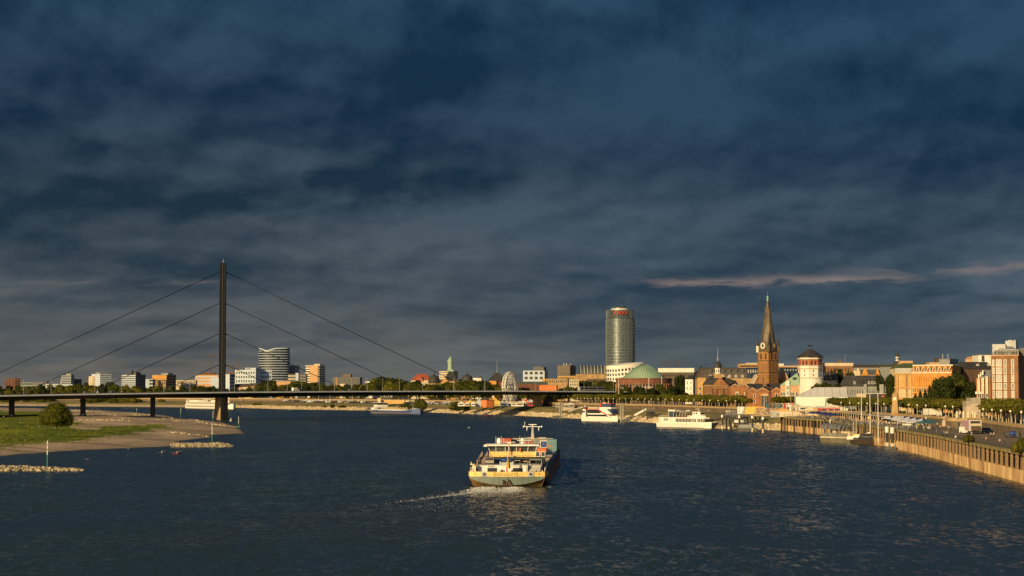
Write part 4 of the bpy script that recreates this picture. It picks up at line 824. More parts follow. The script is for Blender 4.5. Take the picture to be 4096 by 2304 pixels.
r = B('white_modern_building','white modern building with big dark windows and dark penthouse',2092,2192,1483,1900,M_whitef,-.2,2178,d=18); wins(r,'F',4,2,r.h-10,r.h,.62,.55,x0=.03,x1=.97); pent(r,.45,.95,3.8,M_dark,.1,.8); mb = MB(); mb.box(r.w*.5,r.w*.85,2,12,r.h+3.8,r.h+4.3); mk('penthouse_roof',mb,M_dark,r.root)
r = B('bronze_theatre_block','brown gridded block beside the barrel vaulted hall',2229,2303,1463,1900,M_brown,-.25,2280,d=26); wins(r,'F',9,5,r.h-11,r.h-.5,.7,.35,gl=mat('brown_glass',(.06,.05,.04),.3)); pent(r,.8,.98,2,M_dark,.3,.5)
for s_ in (.3,.5,.9): pent(r,s_,s_+.06,2.6,M_steel,.4,.45,'roof_plant')
D = 1850; vh = thing('vaulted_hall','dark barrel vaulted hall with pale ribs, left of the round tower','hall',(X(2302,D),D,UZ)); w = X(2422,D)-X(2302,D); ze = Zr(1496,D)-UZ; zt = Zr(1462,D)-UZ
mb = MB(); mb.box(0,w,0,24,-1,ze); mk('wall',mb,M_brown,vh); mb = MB(); mb.box(.5,w,-.15,.1,ze-5,ze-.3); mk('cornice',mb,M_sand,vh)
arc = [(12-12*cos(pi*i/12), ze+(zt-ze)*sin(pi*i/12)**.8) for i in range(13)]
mb = MB(); mb.prism_x(arc, 5, w); mk('vault', mb, mat('vault_metal',(.075,.08,.075),.4,var=.15), vh)
for i in range(8): mb = MB(); arc2 = [(12-12.3*cos(pi*j/12), ze+(zt-ze+.35)*sin(pi*j/12)**.8) for j in range(13)]; x_ = 5+i*(w-6)/7; mb.prism_x(arc2, x_, x_+.5); mk('vault_rib', mb, mat('pale_rib',(.50,.50,.46),.5,var=0), vh)
for i in range(14): mb = MB(); mb.box(2+i*w/15,2.7+i*w/15,-.3,0,0,ze-5.5); mk('column', mb, M_dark, vh)
r = B('ochre_terrace_block','ochre flat block in front of the bronze theatre',2232,2301,1504,1750,M_gold,d=12); wins(r,'F',14,1,r.h-3.2,r.h-.8,.5,.7); 
r = B('brown_terrace_block','brown flat block between ochre block and round tower foot',2300,2347,1505,1780,M_sand,d=12)
r = B('white_dotted_block','cream low block with a row of small windows above the bridge',2175,2280,1516,1700,M_sand,-.15,2270,d=14); wins(r,'F',12,1,r.h-4,r.h-.5,.5,.6); mb = MB(); mb.box(-1.5,1.2,-.6,2,0,r.h+.2); mk('end_pier',mb,M_gold,r.root)
r = B('cream_corner_block','cream corner house behind the tram stop',2277,2315,1518,1650,M_cream,d=12); wins(r,'F',5,2,r.h-6,r.h-.5,.45,.6)
r = B('long_green_roof_hall','long dark hall with a green roof right of the ferris wheel',2062,2190,1536,1620,M_brickd,d=18,roof=False); hip(r,hpx(1526,1536,1620),mat('green_roof',(.12,.15,.11),.8),over=.5,inx=.03)
r = B('orange_brick_box','plain bright orange brick box above the bridge deck',2157,2231,1541,1560,mat('bright_orange_brick',(.62,.18,.05),.85,var=.1),-.15,2226,d=16)
# ---- round glass tower
D = 2000; k_ = D/F; et = thing('round_glass_tower','tall round glass office tower with red letters near the top','tower',(X(2484.5,D),D+15,UZ)); RT = 57.5*k_; zt = Zr(1240,D)-UZ
M_eg = mat('tower_glazing', (.04,.055,.065), .30, metal=.4, var=.25, scale=.12); M_ef = mat('tower_frame', (.29,.33,.34), .35, var=0, metal=.4)
mb = MB(); mb.cyl(0,0,-1,zt-9,RT,n=64); mk('glass_shaft',mb,M_eg,et,smooth=True)
pm2 = mesh('glass_pane_row', MB().lathe([(RT+.02,0),(RT+.12,.1),(RT+.12,2.0),(RT+.02,2.1)],64), mat('tower_blind',(.22,.26,.28),.20,metal=.6,scale=.5,col2=(.03,.04,.045)))
nf = 26
for j in range(nf):
    z = 4+j*(zt-13)/nf; o = ob('glass_band', pm2, et, (0,0,z), j*.7); mb = None
fl = MB(); fl.lathe([(RT+.02,0),(RT+.45,.05),(RT+.45,.45),(RT+.02,.5)],64); flm = mesh('floor_ring', fl, M_ef)
for j in range(nf+1): ob('floor_ring', flm, et, (0,0,3+j*(zt-13)/nf))
mb = MB(); mb.box(RT+.05,RT+.32,-.11,.11,3,zt-9.5); fin = mesh('mullion', mb, M_ef)
for j in range(56): ob('mullion', fin, et, (0,0,0), 2*pi*j/56)
mb = MB(); mb.cyl(0,0,zt-9.4,zt-.6,RT*.93,n=48); mk('top_ring_wall',mb,mat('top_glass',(.05,.07,.075),.2,metal=.3,var=.3,scale=.2),et)
mb = MB()
for j in range(60): a = 2*pi*j/60; mb.tube((RT*.98*cos(a),RT*.98*sin(a),zt-9.4),(RT*.98*cos(a),RT*.98*sin(a),zt),.14,4)
mb.lathe([(RT*.97,zt-.3),(RT,zt-.2),(RT,zt+.2),(RT*.97,zt+.2)],48); mk('glass_screen',mb,M_ef,et)
mb = MB(); z_ = Zr(1232,D)-UZ; mb.cyl(0,0,zt-9,z_,RT*.64,n=40); mk('crown_drum',mb,mat('crown_render',(.50,.50,.42),.5),et); mb = MB(); mb.lathe([(RT*.66,z_),(RT*.66,z_+.5),(1,z_+.6)],40); mk('crown_edge',mb,M_ef,et)
mb = MB(); z2 = Zr(1226,D)-UZ; mb.lathe([(2,z_+.5),(3,z2-.4),(RT*.42,z2),(RT*.40,z2+.8),(1,z2+.9)],6); mk('helipad_cap',mb,M_dark,et)
M_red = mat('red_letter', (.62,.05,.035), .5, var=0)
for i, ch_ in enumerate('ERGO'):
    a = -pi/2+math.asin((-6.2+i*3.35)/RT); txt('letter', ch_, 4.9, M_red, et, ((RT+.75)*cos(a), (RT+.75)*sin(a), Zr(1252,D)-UZ), rz=a+pi/2, ext=.5)
# ---- curved white office, domed hall
D = 1750; co = thing('curved_white_office','curved white office with rows of small windows and a rising roofline behind the green dome','office',(X(2508,D),D+30,UZ)); cr = 77*D/F*1.02; n = 36
def ctop(a): x = cos(a); return Zr(1463-13*max(0,(x+.6)/1.6)**1.2, D)-UZ
A_ = [pi*1.02+pi*.96*i/n for i in range(n+1)]
rows_ = [[(cr*cos(a), cr*.8*sin(a), -1), (cr*cos(a), cr*.8*sin(a), ctop(a)), (cr*.9*cos(a), cr*.72*sin(a), ctop(a)+.8), (0, 6, Zr(1449,D)-UZ)] for a in A_]; mk('wall', ribbon(rows_), M_white, co)
wm = winmesh(1.9,2.3,None,GL)
for j in range(6):
    for i in range(15):
        a = pi*1.04+pi*.80*i/14; ob('window', wm, co, (cr*1.0*cos(a), cr*.8*sin(a), ctop(a)-5.6-j*4.05), atan2(.8*cos(a)*-1*-1, -sin(a)*1.0)*0+(a+pi/2))
D = 1500; hr_ = 84*D/F; dm = thing('domed_concert_hall','round brick hall with a large ribbed green copper dome','concert hall',(X(2583,D),D+24,UZ)); hb = 113*D/F
zD = Zr(1512,D)-UZ; zA = Zr(1455,D)-UZ
mb = MB(); mb.lathe([(hb,-1),(hb,zD-1.2),(hb+.3,zD-1),(hb+.3,zD-.2),(hb-2,zD)],56); mk('drum',mb,mat('drum_brick',(.20,.08,.045),.85,var=.2,scale=.3),dm)
mb = MB(); mb.lathe([(hb+.05,0.5),(hb+.05,zD-5.2)],56); 
pr_ = [(hr_*1.03,zD-.3),(hr_*1.03,zD+.3),(hr_*.985,zD+.6)]+[(hr_*(1-i/12)*.985, zD+.6+(zA-zD-.6)*(1-(1-i/12)**1.55)) for i in range(0,12)]+[(.4,zA),(.1,zA+.6)]
mb = MB(); mb.lathe(pr_, 56); mk('dome', mb, M_copper, dm, smooth=False)
mb = MB(); pr2 = [(hr_*(1-i/12)*.985+.1, zD+.6+(zA-zD-.6)*(1-(1-i/12)**1.55)+.12) for i in range(0,12)]
for a, b in zip(pr2, pr2[1:]): mb.tube((a[0],0,a[1]),(b[0],0,b[1]),.13,4)
rib_ = mesh('dome_rib', mb, mat('copper_rib',(.17,.26,.20),.6,var=0))
for j in range(44): ob('dome_rib', rib_, dm, (0,0,0), 2*pi*j/44)
mb = MB(); mb.box(hb-.1,hb+.6,-.42,.42,0,zD-4.6); colm = mesh('pilaster', mb, mat('pilaster_brick',(.36,.17,.09),.85)); mb = MB(); mb.box(hb-.3,hb+.08,-.95,.95,.5,zD-5.0); gapm = mesh('window', mb, GL)
for j in range(52):
    a = 2*pi*j/52; ob('pilaster', colm, dm, (0,0,0), a); ob('window', gapm, dm, (0,0,0), a+pi/52)
M_wl = mat('white_letter', (.85,.80,.70), .5, var=0); txt('lettering','n & Joo',2.6,M_wl,dm,(hb*cos(-pi/2+.03), hb*sin(-pi/2+.03)-1.1, zD-7.4),rz=0,ext=.1); txt('lettering','Spuhe',2.2,M_wl,dm,(hb*cos(-pi/2-.33), hb*sin(-pi/2-.33)-1.1, zD-7.2),rz=-.33,ext=.1)
mb = MB(); mb.box(-4.5,4.5,-1.5,0,-1,4.6); mb.box(-5,5,-2.2,0,4.6,5.6); o = mk('portal', mb, M_cream, dm); o.location = (hb*cos(-pi/2-.45), hb*sin(-pi/2-.45), 0); o.rotation_euler = (0,0,-.45)
r = B('white_topped_museum','long brown building with a bright white attic band right of the dome',2633,2780,1474,1900,M_brown,-.1,2775,d=20); mb = MB(); mb.box(-.3,r.w+.3,-.4,2,r.h-4.0,r.h+.3); mk('attic_band',mb,M_white,r.root); wins(r,'F',12,2,r.h-14,r.h-5,.5,.4)
r = B('white_house','white four storey house with dark hipped roof beside the dark trees',2740,2795,1517,1350,M_white,-.42,2771,d=12,roof=False); hip(r,hpx(1501,1517,1350),M_slate,over=.6,inx=.3); wins(r,'F',2,4,1.5,r.h-.6,.28,.55,fr=FRW); wins(r,'R',3,4,1.5,r.h-.6,.3,.55,fr=FRW)
# ---- department store with curved mansard
D = 1300; ds = thing('department_store','large store with curved slate mansard roof and golden stone facade','department store',(X(2792,D),D,UZ)); w = X(3034,D)-X(2792,D); ze = Zr(1513,D)-UZ; zt = Zr(1470,D)-UZ
mb = MB(); mb.box(.8,w-.5,0,30,-1,ze); mk('wall',mb,M_sand,ds)
cv = [(-.3,ze)]+[(6*(1-cos(t_)), ze+(zt-ze)*sin(t_)) for t_ in [i*pi/2/8 for i in range(1,9)]]+[(28,zt),(30,ze)]
mb = MB(); mb.prism_x(cv, 4.2, w*.80); mb.hexa([(0,-.3,ze),(4.2,-.3,ze),(4.2,30,ze),(0,30,ze)],[(3.4,6,zt-.2),(4.2,6,zt),(4.2,24,zt),(3.4,24,zt-.2)]); mk('mansard_roof',mb,mat('mansard_slate',(.095,.075,.06),.7,var=.25,scale=.6,streak=3),ds)
mb = MB(); mb.prism_x(cv, w*.80, w); mk('glass_roof',mb,mat('roof_glass',(.05,.07,.10),.15,metal=.3,var=.3,scale=.3),ds)
wm = winmesh(2.0,2.6,None,mat('roof_window',(.10,.11,.12),.2)); wm2 = winmesh(2.0,2.0,None,GLB)
for i in range(6): x_ = 8.5+i*4.5; ob('dormer_window', wm, ds, (x_,.5,ze+3.6)); ob('dormer_window', wm2, ds, (x_,-.1,ze+.5))
for i in range(5): ob('skylight', winmesh(1.0,2.4,None,GLB), ds, (w*.83+i*1.7,.9,ze+3.6))
mb = MB(); mb.box(-.6,5.4,-1.2,3,-1,ze+.4); mk('corner_tower',mb,M_gold,ds)
for j in range(3):
    for i in range(2): ob('arched_window', winmesh(1.4,2.4,FRW,GL), ds, (1.2+i*2.6,-1.2,2+j*4))
D2 = 1330; ds2 = thing('store_wing','dark blue glass roofed wing between church tower and castle tower','store wing',(X(3110,D2),D2,UZ)); w = X(3201,D2)-X(3110,D2); ze2 = Zr(1521,D2)-UZ; zt2 = Zr(1469,D2)-UZ
cv2 = [(-.3,ze2)]+[(6*(1-cos(t_)), ze2+(zt2-ze2)*sin(t_)) for t_ in [i*pi/2/8 for i in range(1,9)]]+[(28,zt2-1),(30,ze2)]
mb = MB(); mb.prism_x(cv2,0,w); mk('glass_roof',mb,MATS['roof_glass'],ds2); mb = MB(); mb.box(0,w,0,30,-1,ze2); mk('wall',mb,M_gray,ds2)
for i in range(7): ob('skylight', winmesh(.9,1.4,None,GLB), ds2, (1.5+i*2.0,2.0,zt2-2.8))
r = B('yellow_roof_block','yellow rooftop block standing behind the store roof left of the church tower',2957,3031,1456,1700,M_gold,d=14); bands(r,'F',1,r.h-3.4,r.h-.6,.5); mb = MB(); mb.box(r.w*.35,r.w*.98,-.2,3,r.h+.3,r.h+.9); mk('roof_rail',mb,FRW,r.root)
r = B('cream_far_block','long cream block visible behind the roofs between church and castle towers',3111,3202,1463,1800,M_pink,d=12); mb = MB(); mb.box(0,r.w*.25,-.3,6,r.h,r.h+2); mk('roof_structure',mb,M_white,r.root)
# ================================================================ old town
# church with white lantern and dark hipped roof
D = 1130; k_ = D/F; r = B('brick_chapel','brick chapel with pediment, dark hipped roof and white onion-domed lantern',2810,2912,1539,D,M_brickb,.12,2815,d=22,cat='church',roof=False)
w, d, h = r.w, r.d, r.h
mb = MB(); zr_ = Zr(1503,D)-UZ; mb.hexa([(-.4,-.4,h),(w*1.02,-.4,h),(w*1.02,d,h),(-.4,d,h)],[(w*.24,d*.45,zr_),(w*.68,d*.45,zr_),(w*.68,d*.55,zr_),(w*.24,d*.55,zr_)])
mb.hexa([(w,3,h-1),(w*1.5,6,h-1),(w*1.5,d,h-1),(w,d,h-1)],[(w*.68,d*.45,zr_),(w*1.35,d*.5,zr_-3),(w*1.35,d*.55,zr_-3),(w*.68,d*.55,zr_)]); mk('roof',mb,M_slate,r.root)
mb = MB(); mb.box(w*1.0,w*1.5,4,d,-1,h-1); mk('rear_wing',mb,M_brickd,r.root)
mb = MB(); mb.prism_y([(w*.36,h-.2),(w*.645,h+4.4),(w*.99,h-.2)],-.8,4); mk('pediment',mb,M_brick,r.root)
mb = MB(); mb.box(-.2,w+.2,-.35,.2,h-.9,h-.1); mb.box(w*.34,w,-.45,.1,h-2.2,h-1.8); mk('cornice',mb,M_sand,r.root)
for s_ in (.34,.53,.80,.99): mb = MB(); mb.box(w*s_-.3,w*s_+.3,-.35,.1,0,h-1.8); mk('pilaster',mb,M_brickd,r.root)
for s_, z_, ww, hh in ((.20,3,2.1,5.2),(.43,2.2,1.2,3.2),(.92,2.2,1.2,3.2),(.66,6.6,1.0,1.6),(.66,.5,1.8,3.6)): ob('arched_window',winmesh(ww,hh,mat('cream_frame',(.55,.42,.26),.8,var=0),GL),r.root,(w*s_,-.1,z_))
mb = MB(); lx_ = w*.60; mb.box(lx_-2.4,lx_+2.4,d*.5-2.4,d*.5+2.4,zr_-1.5,zr_+1.2); mk('lantern_base',mb,M_sand,r.root)
zl = zr_+1.2; mb = MB(); mb.lathe([(1.9,zl),(1.9,zl+3.3),(2.2,zl+3.6)],8,lx_,d*.5,ph=pi/8); mk('lantern',mb,M_white,r.root)
for j in range(8): a = 2*pi*j/8+pi/8*0+pi/4*0; ob('lantern_window',winmesh(.55,1.9,None,GL),r.root,(lx_+1.78*cos(a),d*.5+1.78*sin(a),zl+.7),a+pi/2)
mb = MB(); mb.lathe([(2.2,zl+3.6),(2.35,zl+4.6),(2.1,zl+6.0),(1.2,zl+7.1),(.5,zl+7.6)],14,lx_,d*.5); mk('onion_dome',mb,M_slate,r.root)
mb = MB(); mb.lathe([(.45,zl+7.5),(.55,zl+8.6),(.2,zl+10),(.12,zl+14)],8,lx_,d*.5); mb.ball((lx_,d*.5,zl+14.3),.35); mb.box(lx_-.7,lx_+.7,d*.5-.08,d*.5+.08,zl+15.4,zl+15.6); mb.box(lx_-.08,lx_+.08,d*.5-.08,d*.5+.08,zl+14.4,zl+16.2); mk('spire',mb,M_metal,r.root)
for s_ in (.30,1.02): ob('dormer',winmesh(.9,1.4,FRW,GLB),r.root,(w*s_,2.6,h+3.4))
# row of brick gabled houses
WHF = mat('white_surround', (.70,.66,.58), .7, var=0)
def gabled(label, px0, px1, ye, yp, D, cols, m=M_brick, side=None, peak=.5, grp='brick gabled row on the riverfront'):
    r = B('gabled_house',label,px0,px1,ye,D,m,d=11,roof=False,group=grp); w, h = r.w, r.h; hr = hpx(yp,ye,D)
    mb = MB(); mb.prism_y([(0,h-.2),(w*peak,h+hr),(w,h-.2)],0,.5); mk('gable',mb,m,r.root)
    mb = MB(); mb.prism_y([(-.35,h-.1),(w*peak,h+hr+.35),(w+.35,h-.1),(w+.35,h-.5),(w*peak,h+hr-.1),(-.35,h-.5)],-.25,.35); mk('verge',mb,mat('pale_verge',(.50,.36,.26),.8,var=0),r.root)
    mb = MB(); mb.prism_y([(0,h-.2),(w*peak,h+hr-.05),(w,h-.2)],.5,11); mk('roof',mb,M_slate,r.root)
    for s_, zs, ww, hh in cols:
        for z_ in zs: ob('window',winmesh(ww,hh,WHF,GL),r.root,(w*s_,-.02,z_))
        if len(zs) > 2: mb = MB(); mb.box(w*s_-ww*.66,w*s_+ww*.66,-.05,.1,zs[0]-.6,zs[-1]+hh+.6); mk('window_strip',mb,M_cream,r.root)
    return r
gabled('first brick gabled house right of the chapel, with a pale window strip',2921,2956,1547,1537,1060,((.74,(1.0,4.3,7.4),1.4,1.3),))
gabled('second brick gabled house right of the chapel, taller pale window strip',2956,2994,1547,1536,1058,((.70,(.8,3.8,7.0),1.5,1.5),))
gabled('brick gabled house left of the big dark window, with two white windows',2990,3025,1563,1552,1020,((.76,(3.2,6.4),1.3,1.5),(.70,(-.3,),1.1,1.2)))
r = gabled('wide brick gabled house with a tall dark glazed entrance',3024,3072,1563,1552,1018,((.20,(-.3,),1.3,1.3),),peak=.5)
mb = MB(); mb.box(r.w*.40,r.w-.1,-.12,.3,.9,7.0); mk('tall_glazing',mb,GL,r.root); mb = MB(); mb.box(r.w*.36,r.w,-.3,.2,7.0,8.0); mk('lintel',mb,M_pink,r.root)
for i in range(5): mb = MB(); x_ = r.w*.42+i*r.w*.13; mb.box(x_,x_+.12,-.25,.1,.9,7.0); mk('mullion',mb,M_steel,r.root)
mb = MB(); mb.box(r.w,r.w+4.4,-0.02,10,-1,r.h); mk('shaded_wing',mb,M_brickd,r.root)  # darker brick colour stands in for shade on this side
gabled('narrow brick gabled house with two white windows next to the orange house',3086,3122,1563,1551,1016,((.50,(2.8,6.3),1.5,1.9),(.5,(-.4,),1.4,1.2)))
r = B('dark_roofed_house','dark slate roofed house behind the brick gables',2994,3052,1553,1075,M_brickd,d=13,roof=False); gable(r,hpx(1535,1553,1075),M_slate,axis='x')
for s_ in (.1,.62): pent(r,s_,s_+.12,1.6,M_brickb,.5,.6,'chimney',z=r.h+hpx(1535,1553,1075)-1.2)
r = B('brown_roofed_house','house with a broad brown slate roof below the church tower',3050,3142,1551,1090,M_brickd,-.15,3136,d=14,roof=False); hip(r,hpx(1524,1551,1090),M_slateb,inx=.16,iny=.5); pent(r,.07,.16,2.6,M_dark,.1,.3,'chimney',z=r.h)
# leaning twisted spire church
D = 1180; k_ = D/F; b_ = radians(48); s_ = 82*k_/(cos(b_)+sin(b_)); cx = X(3075,D); hs = Zr(1403,D)-UZ
# near corner at the origin: the sunlit face spans local x in [-s,0] on y=0, the shaded face local y in [0,s] on x=0
ch = thing('church_tower','tall brick church tower with a dark twisted spire and two clocks','church',(cx,D,UZ),-b_)
mat('tower_brick',(.35,.175,.06),.88,scale=.3,col2=(.25,.12,.042))
TB = MATS['tower_brick']; mb = MB(); mb.box(-s_,0,0,s_,-1,hs); mk('wall',mb,TB,ch)
for (x0_, y0_) in ((-s_,0),(0,0),(0,s_)):
    mb = MB()
    for j in range(int(hs/1.6)): e = .22 if j % 2 else .10; mb.box(x0_-.45,x0_+.45 if x0_ else x0_+e*.6,y0_-e if y0_ == 0 else y0_-.45,y0_+.45,j*1.6,j*1.6+.8)
    mk('quoins',mb,mat('dark_quoin',(.10,.065,.04),.9,var=0),ch)
for z_ in (Zr(1491,D)-UZ, Zr(1444,D)-UZ, hs-.5):
    mb = MB(); mb.box(-s_-.2,.2,-.22,.1,z_,z_+.45); mb.box(-.1,.22,-.2,s_+.2,z_,z_+.45); mk('string_course',mb,mat('dark_quoin',(.10,.065,.04)),ch)
for z0_, z1_ in ((2,Zr(1494,D)-UZ),(Zr(1489,D)-UZ,Zr(1447,D)-UZ)):
    for i in range(3):
        mb = MB(); x_ = -s_+s_*(i+.5)/3; mb.box(x_-s_*.12,x_+s_*.12,-.03,.2,z0_+.6,z1_-1.3); mb.prism_y([(x_-s_*.12,z1_-1.3),(x_+s_*.12,z1_-1.3),(x_,z1_-.3)],-.03,.2); mk('blind_arch',mb,mat('recess_brick',(.27,.13,.05),.9),ch)
        mb = MB(); y_ = s_*(i+.5)/3; mb.box(-.2,.03,y_-s_*.12,y_+s_*.12,z0_+.6,z1_-.6); mk('blind_arch',mb,MATS['recess_brick'],ch)
zb_ = Zr(1437,D)-UZ
for i in range(2):
    for f_ in (0,1):
        mb = MB(); q_ = (-s_*.70+i*s_*.42) if f_ == 0 else (s_*.30+i*s_*.42)
        if f_ == 0: mb.box(q_-.55,q_+.55,-.06,.3,zb_,zb_+3.0); mb.prism_y([(q_-.55,zb_+3),(q_+.55,zb_+3),(q_,zb_+4.1)],-.06,.3)
        else: mb.box(-.3,.06,q_-.55,q_+.55,zb_,zb_+3.0); mb.prism_x([(q_-.55,zb_+3),(q_+.55,zb_+3),(q_,zb_+4.1)],-.3,.06)
        mk('belfry_window',mb,GL,ch)
M_sp = mat('spire_slate', (.125,.095,.062), .55, var=.25, scale=.5, streak=.5, metal=.2)
# twisted octagonal spire
rows_ = []; cxs, cys = -s_/2, s_/2; zt_ = Zr(1230,D)-UZ
def ringp(R, z, ph, ox=0, oy=0, n=8): return [(cxs+ox+R*cos(2*pi*k/n+ph), cys+oy+R*sin(2*pi*k/n+ph), z) for k in range(n+1)]
for j in range(15):
    t = j/14; rows_.append(ringp(lerp(s_*.60, 1.65, t**.92), lerp(hs, zt_, t), pi/8+.75*t+.2*sin(3*t), .7*sin(pi*t*.8), -.7*sin(pi*t*.8)))
mk('spire', ribbon([list(c_) for c_ in zip(*rows_)][::-1]), M_sp, ch)
for j in range(4):
    mb = MB(); a_0 = pi/4+j*pi/2; zq = zt_; mb.tube((cxs+1.6*cos(a_0)+.4,cys+1.6*sin(a_0)-.4,zq-2.5),(cxs+1.95*cos(a_0)+.4,cys+1.95*sin(a_0)-.4,zq+.9),.28,5,r2=.05); mk('finial',mb,M_sp,ch)
mb = MB(); mb.lathe([(1.35,zt_-1),(.62,Zr(1202,D)-UZ)],8,cxs+.4,cys-.4); mk('upper_spire',mb,M_sp,ch)
mb = MB(); z_ = Zr(1202,D)-UZ; mb.lathe([(.62,z_),(.7,z_+.9),(.42,z_+1.4),(.75,z_+2.2),(.4,z_+3.0),(.1,z_+3.5)],10,cxs+.4,cys-.4); mk('copper_knob',mb,mat('bright_copper',(.25,.50,.34),.5,var=.1),ch)
mb = MB(); zc = Zr(1180,D)-UZ; mb.tube((cxs+.4,cys-.4,z_+3),(cxs+.4,cys-.4,Zr(1158,D)-UZ),.11,5); mb.box(cxs-.45,cxs+1.25,cys-.48,cys-.32,zc+1,zc+1.25); mb.ball((cxs+.4,cys-.4,Zr(1160,D)-UZ),.3,6,4); mk('cross',mb,M_dark,ch)
# parapet with corner turrets and clock gables
mb = MB(); mb.box(-s_-.15,.15,-.15,s_+.15,hs,hs+2.6); mk('parapet',mb,M_sp,ch)
for i, (x_, y_) in enumerate(((-s_,0),(0,0),(0,s_),(-s_,s_))):
    mb = MB(); mb.lathe([(.95,hs-1.0),(.95,hs+3.2)],6,x_,y_); mk('corner_turret',mb,FRW if i == 0 else M_sp,ch); mb = MB(); mb.lathe([(1.15,hs+3.2),(.55,hs+6.5),(.08,hs+10.4),(.05,hs+11.8)],6,x_,y_); mk('turret_spire',mb,M_slate,ch)
for f_ in (0,1):
    mb = MB(); c_ = -s_/2 if f_ == 0 else s_/2
    if f_ == 0: mb.prism_y([(c_-2.3,hs+.5),(c_+2.3,hs+.5),(c_+2.1,hs+5.0),(c_,hs+6.6),(c_-2.1,hs+5.0)],-.3,1.6)
    else: mb.prism_x([(c_-2.3,hs+.5),(c_+2.3,hs+.5),(c_+2.1,hs+5.0),(c_,hs+6.6),(c_-2.1,hs+5.0)],-1.6,.3)
    mk('clock_gable',mb,M_sp,ch)
    mb = MB(); mb.cyl(0,0,0,.15,1.95,n=24); cf = mk('clock_face',mb,mat('clock_white',(.72,.66,.52),.6,var=0) if f_ == 0 else mat('clock_black',(.10,.09,.08),.6,var=0),ch)
    cf.location = (c_,-.35,hs+3.2) if f_ == 0 else (.35,c_,hs+3.2); cf.rotation_euler = (pi/2,0,0) if f_ == 0 else (pi/2,0,pi/2)
    hm = MB(); hm.cyl(0,0,.15,.2,1.0,n=16); hm.box(-.1,.1,0,1.6,.2,.26); hm.box(-1.0,0,-.1,.1,.2,.26)
    for q_ in range(12): a_1 = q_*pi/6; hm.box(1.55*cos(a_1)-.12,1.55*cos(a_1)+.12,1.55*sin(a_1)-.12,1.55*sin(a_1)+.12,.15,.2)
    mk('clock_hands',hm,M_dark if f_ == 0 else M_gold,cf)
D = 1195; cn = thing('church_nave','church nave with steep slate roof and pointed brick gable right of the church tower','church nave',(X(3112,D),D,UZ)); k_ = D/F
lx = lambda px: X(px,D)-X(3112,D); lzv = lambda y: Zr(y,D)-UZ
mb = MB(); mb.prism_y([(lx(3118),-1),(lx(3153),-1),(lx(3153),lzv(1522)),(lx(3133),lzv(1474)),(lx(3118),lzv(1512))],0,20); mk('gable_wall',mb,M_brick,cn)
mb = MB(); mb.prism_y([(lx(3115),lzv(1516)),(lx(3133),lzv(1471)),(lx(3155),lzv(1523)),(lx(3153),lzv(1526)),(lx(3133),lzv(1477)),(lx(3118),lzv(1517))],-.4,20); mk('verge',mb,M_cream,cn)
mb = MB(); mb.prism_y([(lx(3013),-1),(lx(3034),-1),(lx(3034),lzv(1499)),(lx(3013),lzv(1533))],2,20); mk('aisle_wall',mb,M_brickb,cn); mb = MB(); mb.prism_y([(lx(3012),lzv(1534)),(lx(3032),lzv(1497)),(lx(3034),lzv(1499)),(lx(3015),lzv(1537))],1.8,20); mk('aisle_verge',mb,M_cream,cn)
mb = MB(); mb.lathe([(1.5,lzv(1520)),(.1,lzv(1484))],6,lx(3165),8); mk('small_spire',mb,M_slateb,cn)
# green roofed orange house
r = B('orange_house','orange house with green copper roof and rounded white stair gable',3121,3200,1541,1010,M_pink,-.12,3196,d=13,roof=False); w, h = r.w, r.h; hr = hpx(1494,1541,1010)
mb = MB(); mb.hexa([(-.3,-.3,h),(w+.3,-.3,h),(w+.3,13,h),(-.3,13,h)],[(w*.86,4.0,h+hr),(w-.4,4.0,h+hr),(w-.4,9,h+hr),(w*.86,9,h+hr)]); mk('roof',mb,M_copper,r.root); mb = MB(); mb.hexa([(w*.9,.5,h),(w+.4,.2,h),(w+.4,13,h),(w*.9,13,h)],[(w*.93,3.9,h+hr+.2),(w+.1,3.9,h+hr+.2),(w+.1,9,h+hr+.2),(w*.93,9,h+hr+.2)]); mk('gable_end',mb,M_slate,r.root)
mb = MB(); mb.box(w*.27,w*.47,-.7,1,-1,h+1.6); mb.prism_y([(w*.37+w*.10*cos(t_), h+1.6+w*.10*sin(t_)) for t_ in [i*pi/8 for i in range(9)]],-.7,1); mk('stair_gable',mb,M_white,r.root)
for z_ in (.5,4.0,7.4,10.4): mb = MB(); mb.box(w*.31,w*.43,-.78,-.6,z_,z_+2.1); mk('stair_window',mb,mat('pale_pane',(.30,.33,.30),.3),r.root)
for s_2 in (.06,.18,.55,.66,.86): 
    for z_ in (.6,3.9,7.0): ob('window',winmesh(1.15,2.1,WHF,GL),r.root,(w*s_2,-.02,z_))
for s_2 in (.70,.80): ob('roof_window',winmesh(.9,1.3,None,GL),r.root,(w*s_2,1.6,h+3.0))
